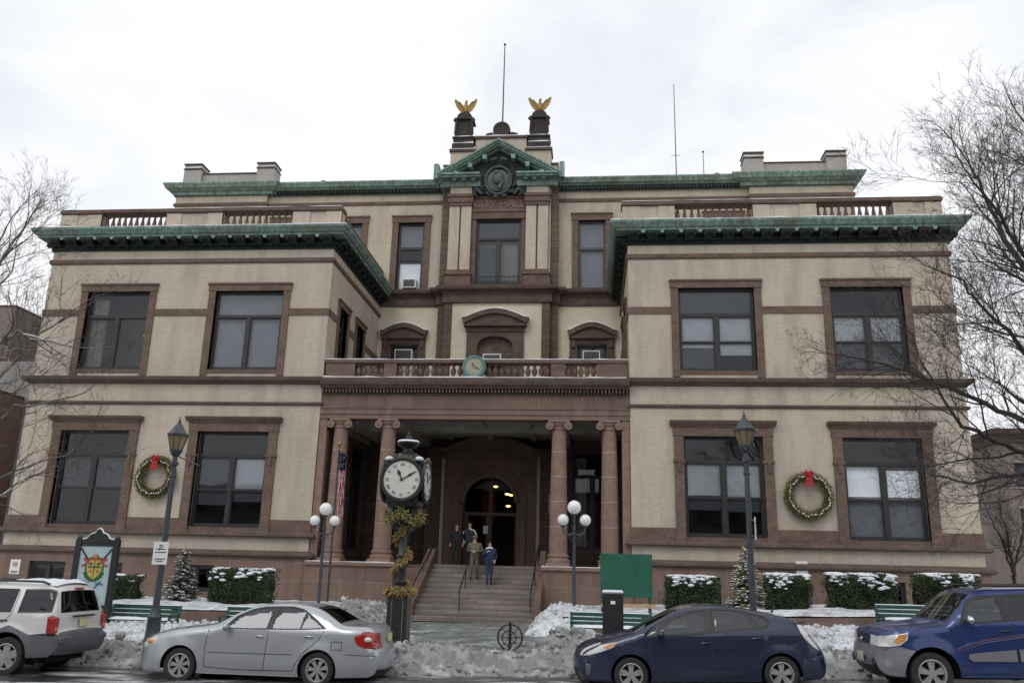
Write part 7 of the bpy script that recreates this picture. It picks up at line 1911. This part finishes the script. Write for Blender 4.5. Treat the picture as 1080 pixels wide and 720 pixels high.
# small street tree on the side street
bx, by = 27.3, 48; bz = gzc(28)+.1
bare_tree((bx,by,bz), 'small bare tree on the side street past the right corner', 77, 1.6, [
  (rel([(bx,by,1.6+bz),(bx-.4,by,3.2+bz),(bx-.9,by,4.8+bz)]), .07), (rel([(bx,by,1.6+bz),(bx+.5,by,3.2+bz),(bx+1.1,by,4.9+bz)]), .07), (rel([(bx,by,1.6+bz),(bx+.1,by+.4,3.8+bz),(bx,by+.6,5.6+bz)]), .07)], 'bark', .8, .11)

# the row of houses across the street, behind the camera: what the panes and car flanks mirror
_r = block('brick_row_house', 'brick row houses across the street, seen only mirrored in the panes', -40, -12, -34, -20, 10.5, 'far_brick', [1.5,4.6,7.6], 9, True); _r.rotation_euler = (0,0,PI)
_r = block('brick_row_house', 'second brick row across the street, seen only mirrored in the panes', -11, 14, -36, -22, 12.0, 'orange_brick', [1.5,4.6,7.8], 8, True); _r.rotation_euler = (0,0,PI)
_r = block('brick_row_house', 'third brick row across the street, seen only mirrored in the panes', 15.5, 48, -34, -20, 10.0, 'far_brick', [1.5,4.6,7.4], 10, True); _r.rotation_euler = (0,0,PI)
# snow lying on the ledges of the city hall
mb = MB()
def ledge(x0, x1, y0, y1, z, amp=.04):
    n = max(4, int((x1-x0)/.25)); vs = []
    for i in range(n+1):
        x = x0+(x1-x0)*i/n; h = amp*(.65+.8*noise.noise(Vector((x*1.5,y0,z)))); vs += [(x,y0,z),(x,y0+.01,z+max(.008,h)),(x,y1,z+max(.008,h)*.9),(x,y1,z)]
    mb.add(vs, [(i*4+j,(i+1)*4+j,(i+1)*4+j+1,i*4+j+1) for i in range(n) for j in range(3)])
O = .82
ledge(-WO-O+.05, -WI+O-.05, D-O+.03, D, 17.402, .045); ledge(WI-O+.05, WO+O-.05, D-O+.03, D, 17.402, .045)
for p, q in ((6.6,20.75),): ledge(p, q, yb-.10, yb+.6, 18.62, .03); ledge(-q, -p, yb-.10, yb+.6, 18.62, .03)
ledge(-6.78, 6.78, D-.06, D+.45, 11.102, .045); ledge(-6.7, 6.7, D-.46, D-.06, 10.19, .05)
ledge(-6.84, -3.0, D-.41, D-.1, FLZ+.002, .04); ledge(3.15, 6.84, D-.41, D-.1, FLZ+.002, .04)
for p in (-2.32, 2.15):
    ledge(p-.74, p+.74, py-.10, py+.6, 25.921, .10); ledge(p-.62, p+.62, py-.08, py+.4, 26.301, .08); ledge(p-.62, p+.62, py-.08, py+.1, 26.741, .06)
ledge(-1.6, 1.42, py-.01, py+.5, 26.762, .08)
for a, b in ((14.0,15.1),(18.6,19.7)): ledge(a, b, B-.05, B+.9, 25.421, .06); ledge(-b, -a, B-.05, B+.9, 25.421, .06)
for a, b in ((-19.5,-4),(4,19.5)): ledge(a, b, B-.5, B-.1, 24.10, .06)
for cx in (-5.33, 5.24): ledge(cx-.5, cx+.9, B-.34, B-.05, 15.18, .04)
for cx, hw_, zt_, ah_, yy_ in ((-5.33,1.36,15.42,.55,B),(5.24,1.36,15.42,.55,B),(-.08,1.86,16.0,.62,CB-.03)):
    n = 24; vs = []
    for i in range(n+1):
        t_ = -1+2*i/n; zz = zt_-ah_*abs(t_)**1.7+(0.10 if abs(t_) > .93 else 0); h = .05+.05*noise.noise(Vector((i*.4,cx,1))); yo = .35 if hw_ < 1.5 else .5
        vs += [(cx+hw_*t_, yy_-yo, zz), (cx+hw_*t_, yy_-yo+.01, zz+h), (cx+hw_*t_, yy_-.01, zz+h+.03), (cx+hw_*t_, yy_-.01, zz)]
    mb.add(vs, [(i*4+j,(i+1)*4+j,(i+1)*4+j+1,i*4+j+1) for i in range(n) for j in range(3)])
hs = hp('snow_cover', mb, 'snow', smooth=60); hs['kind'] = 'stuff'
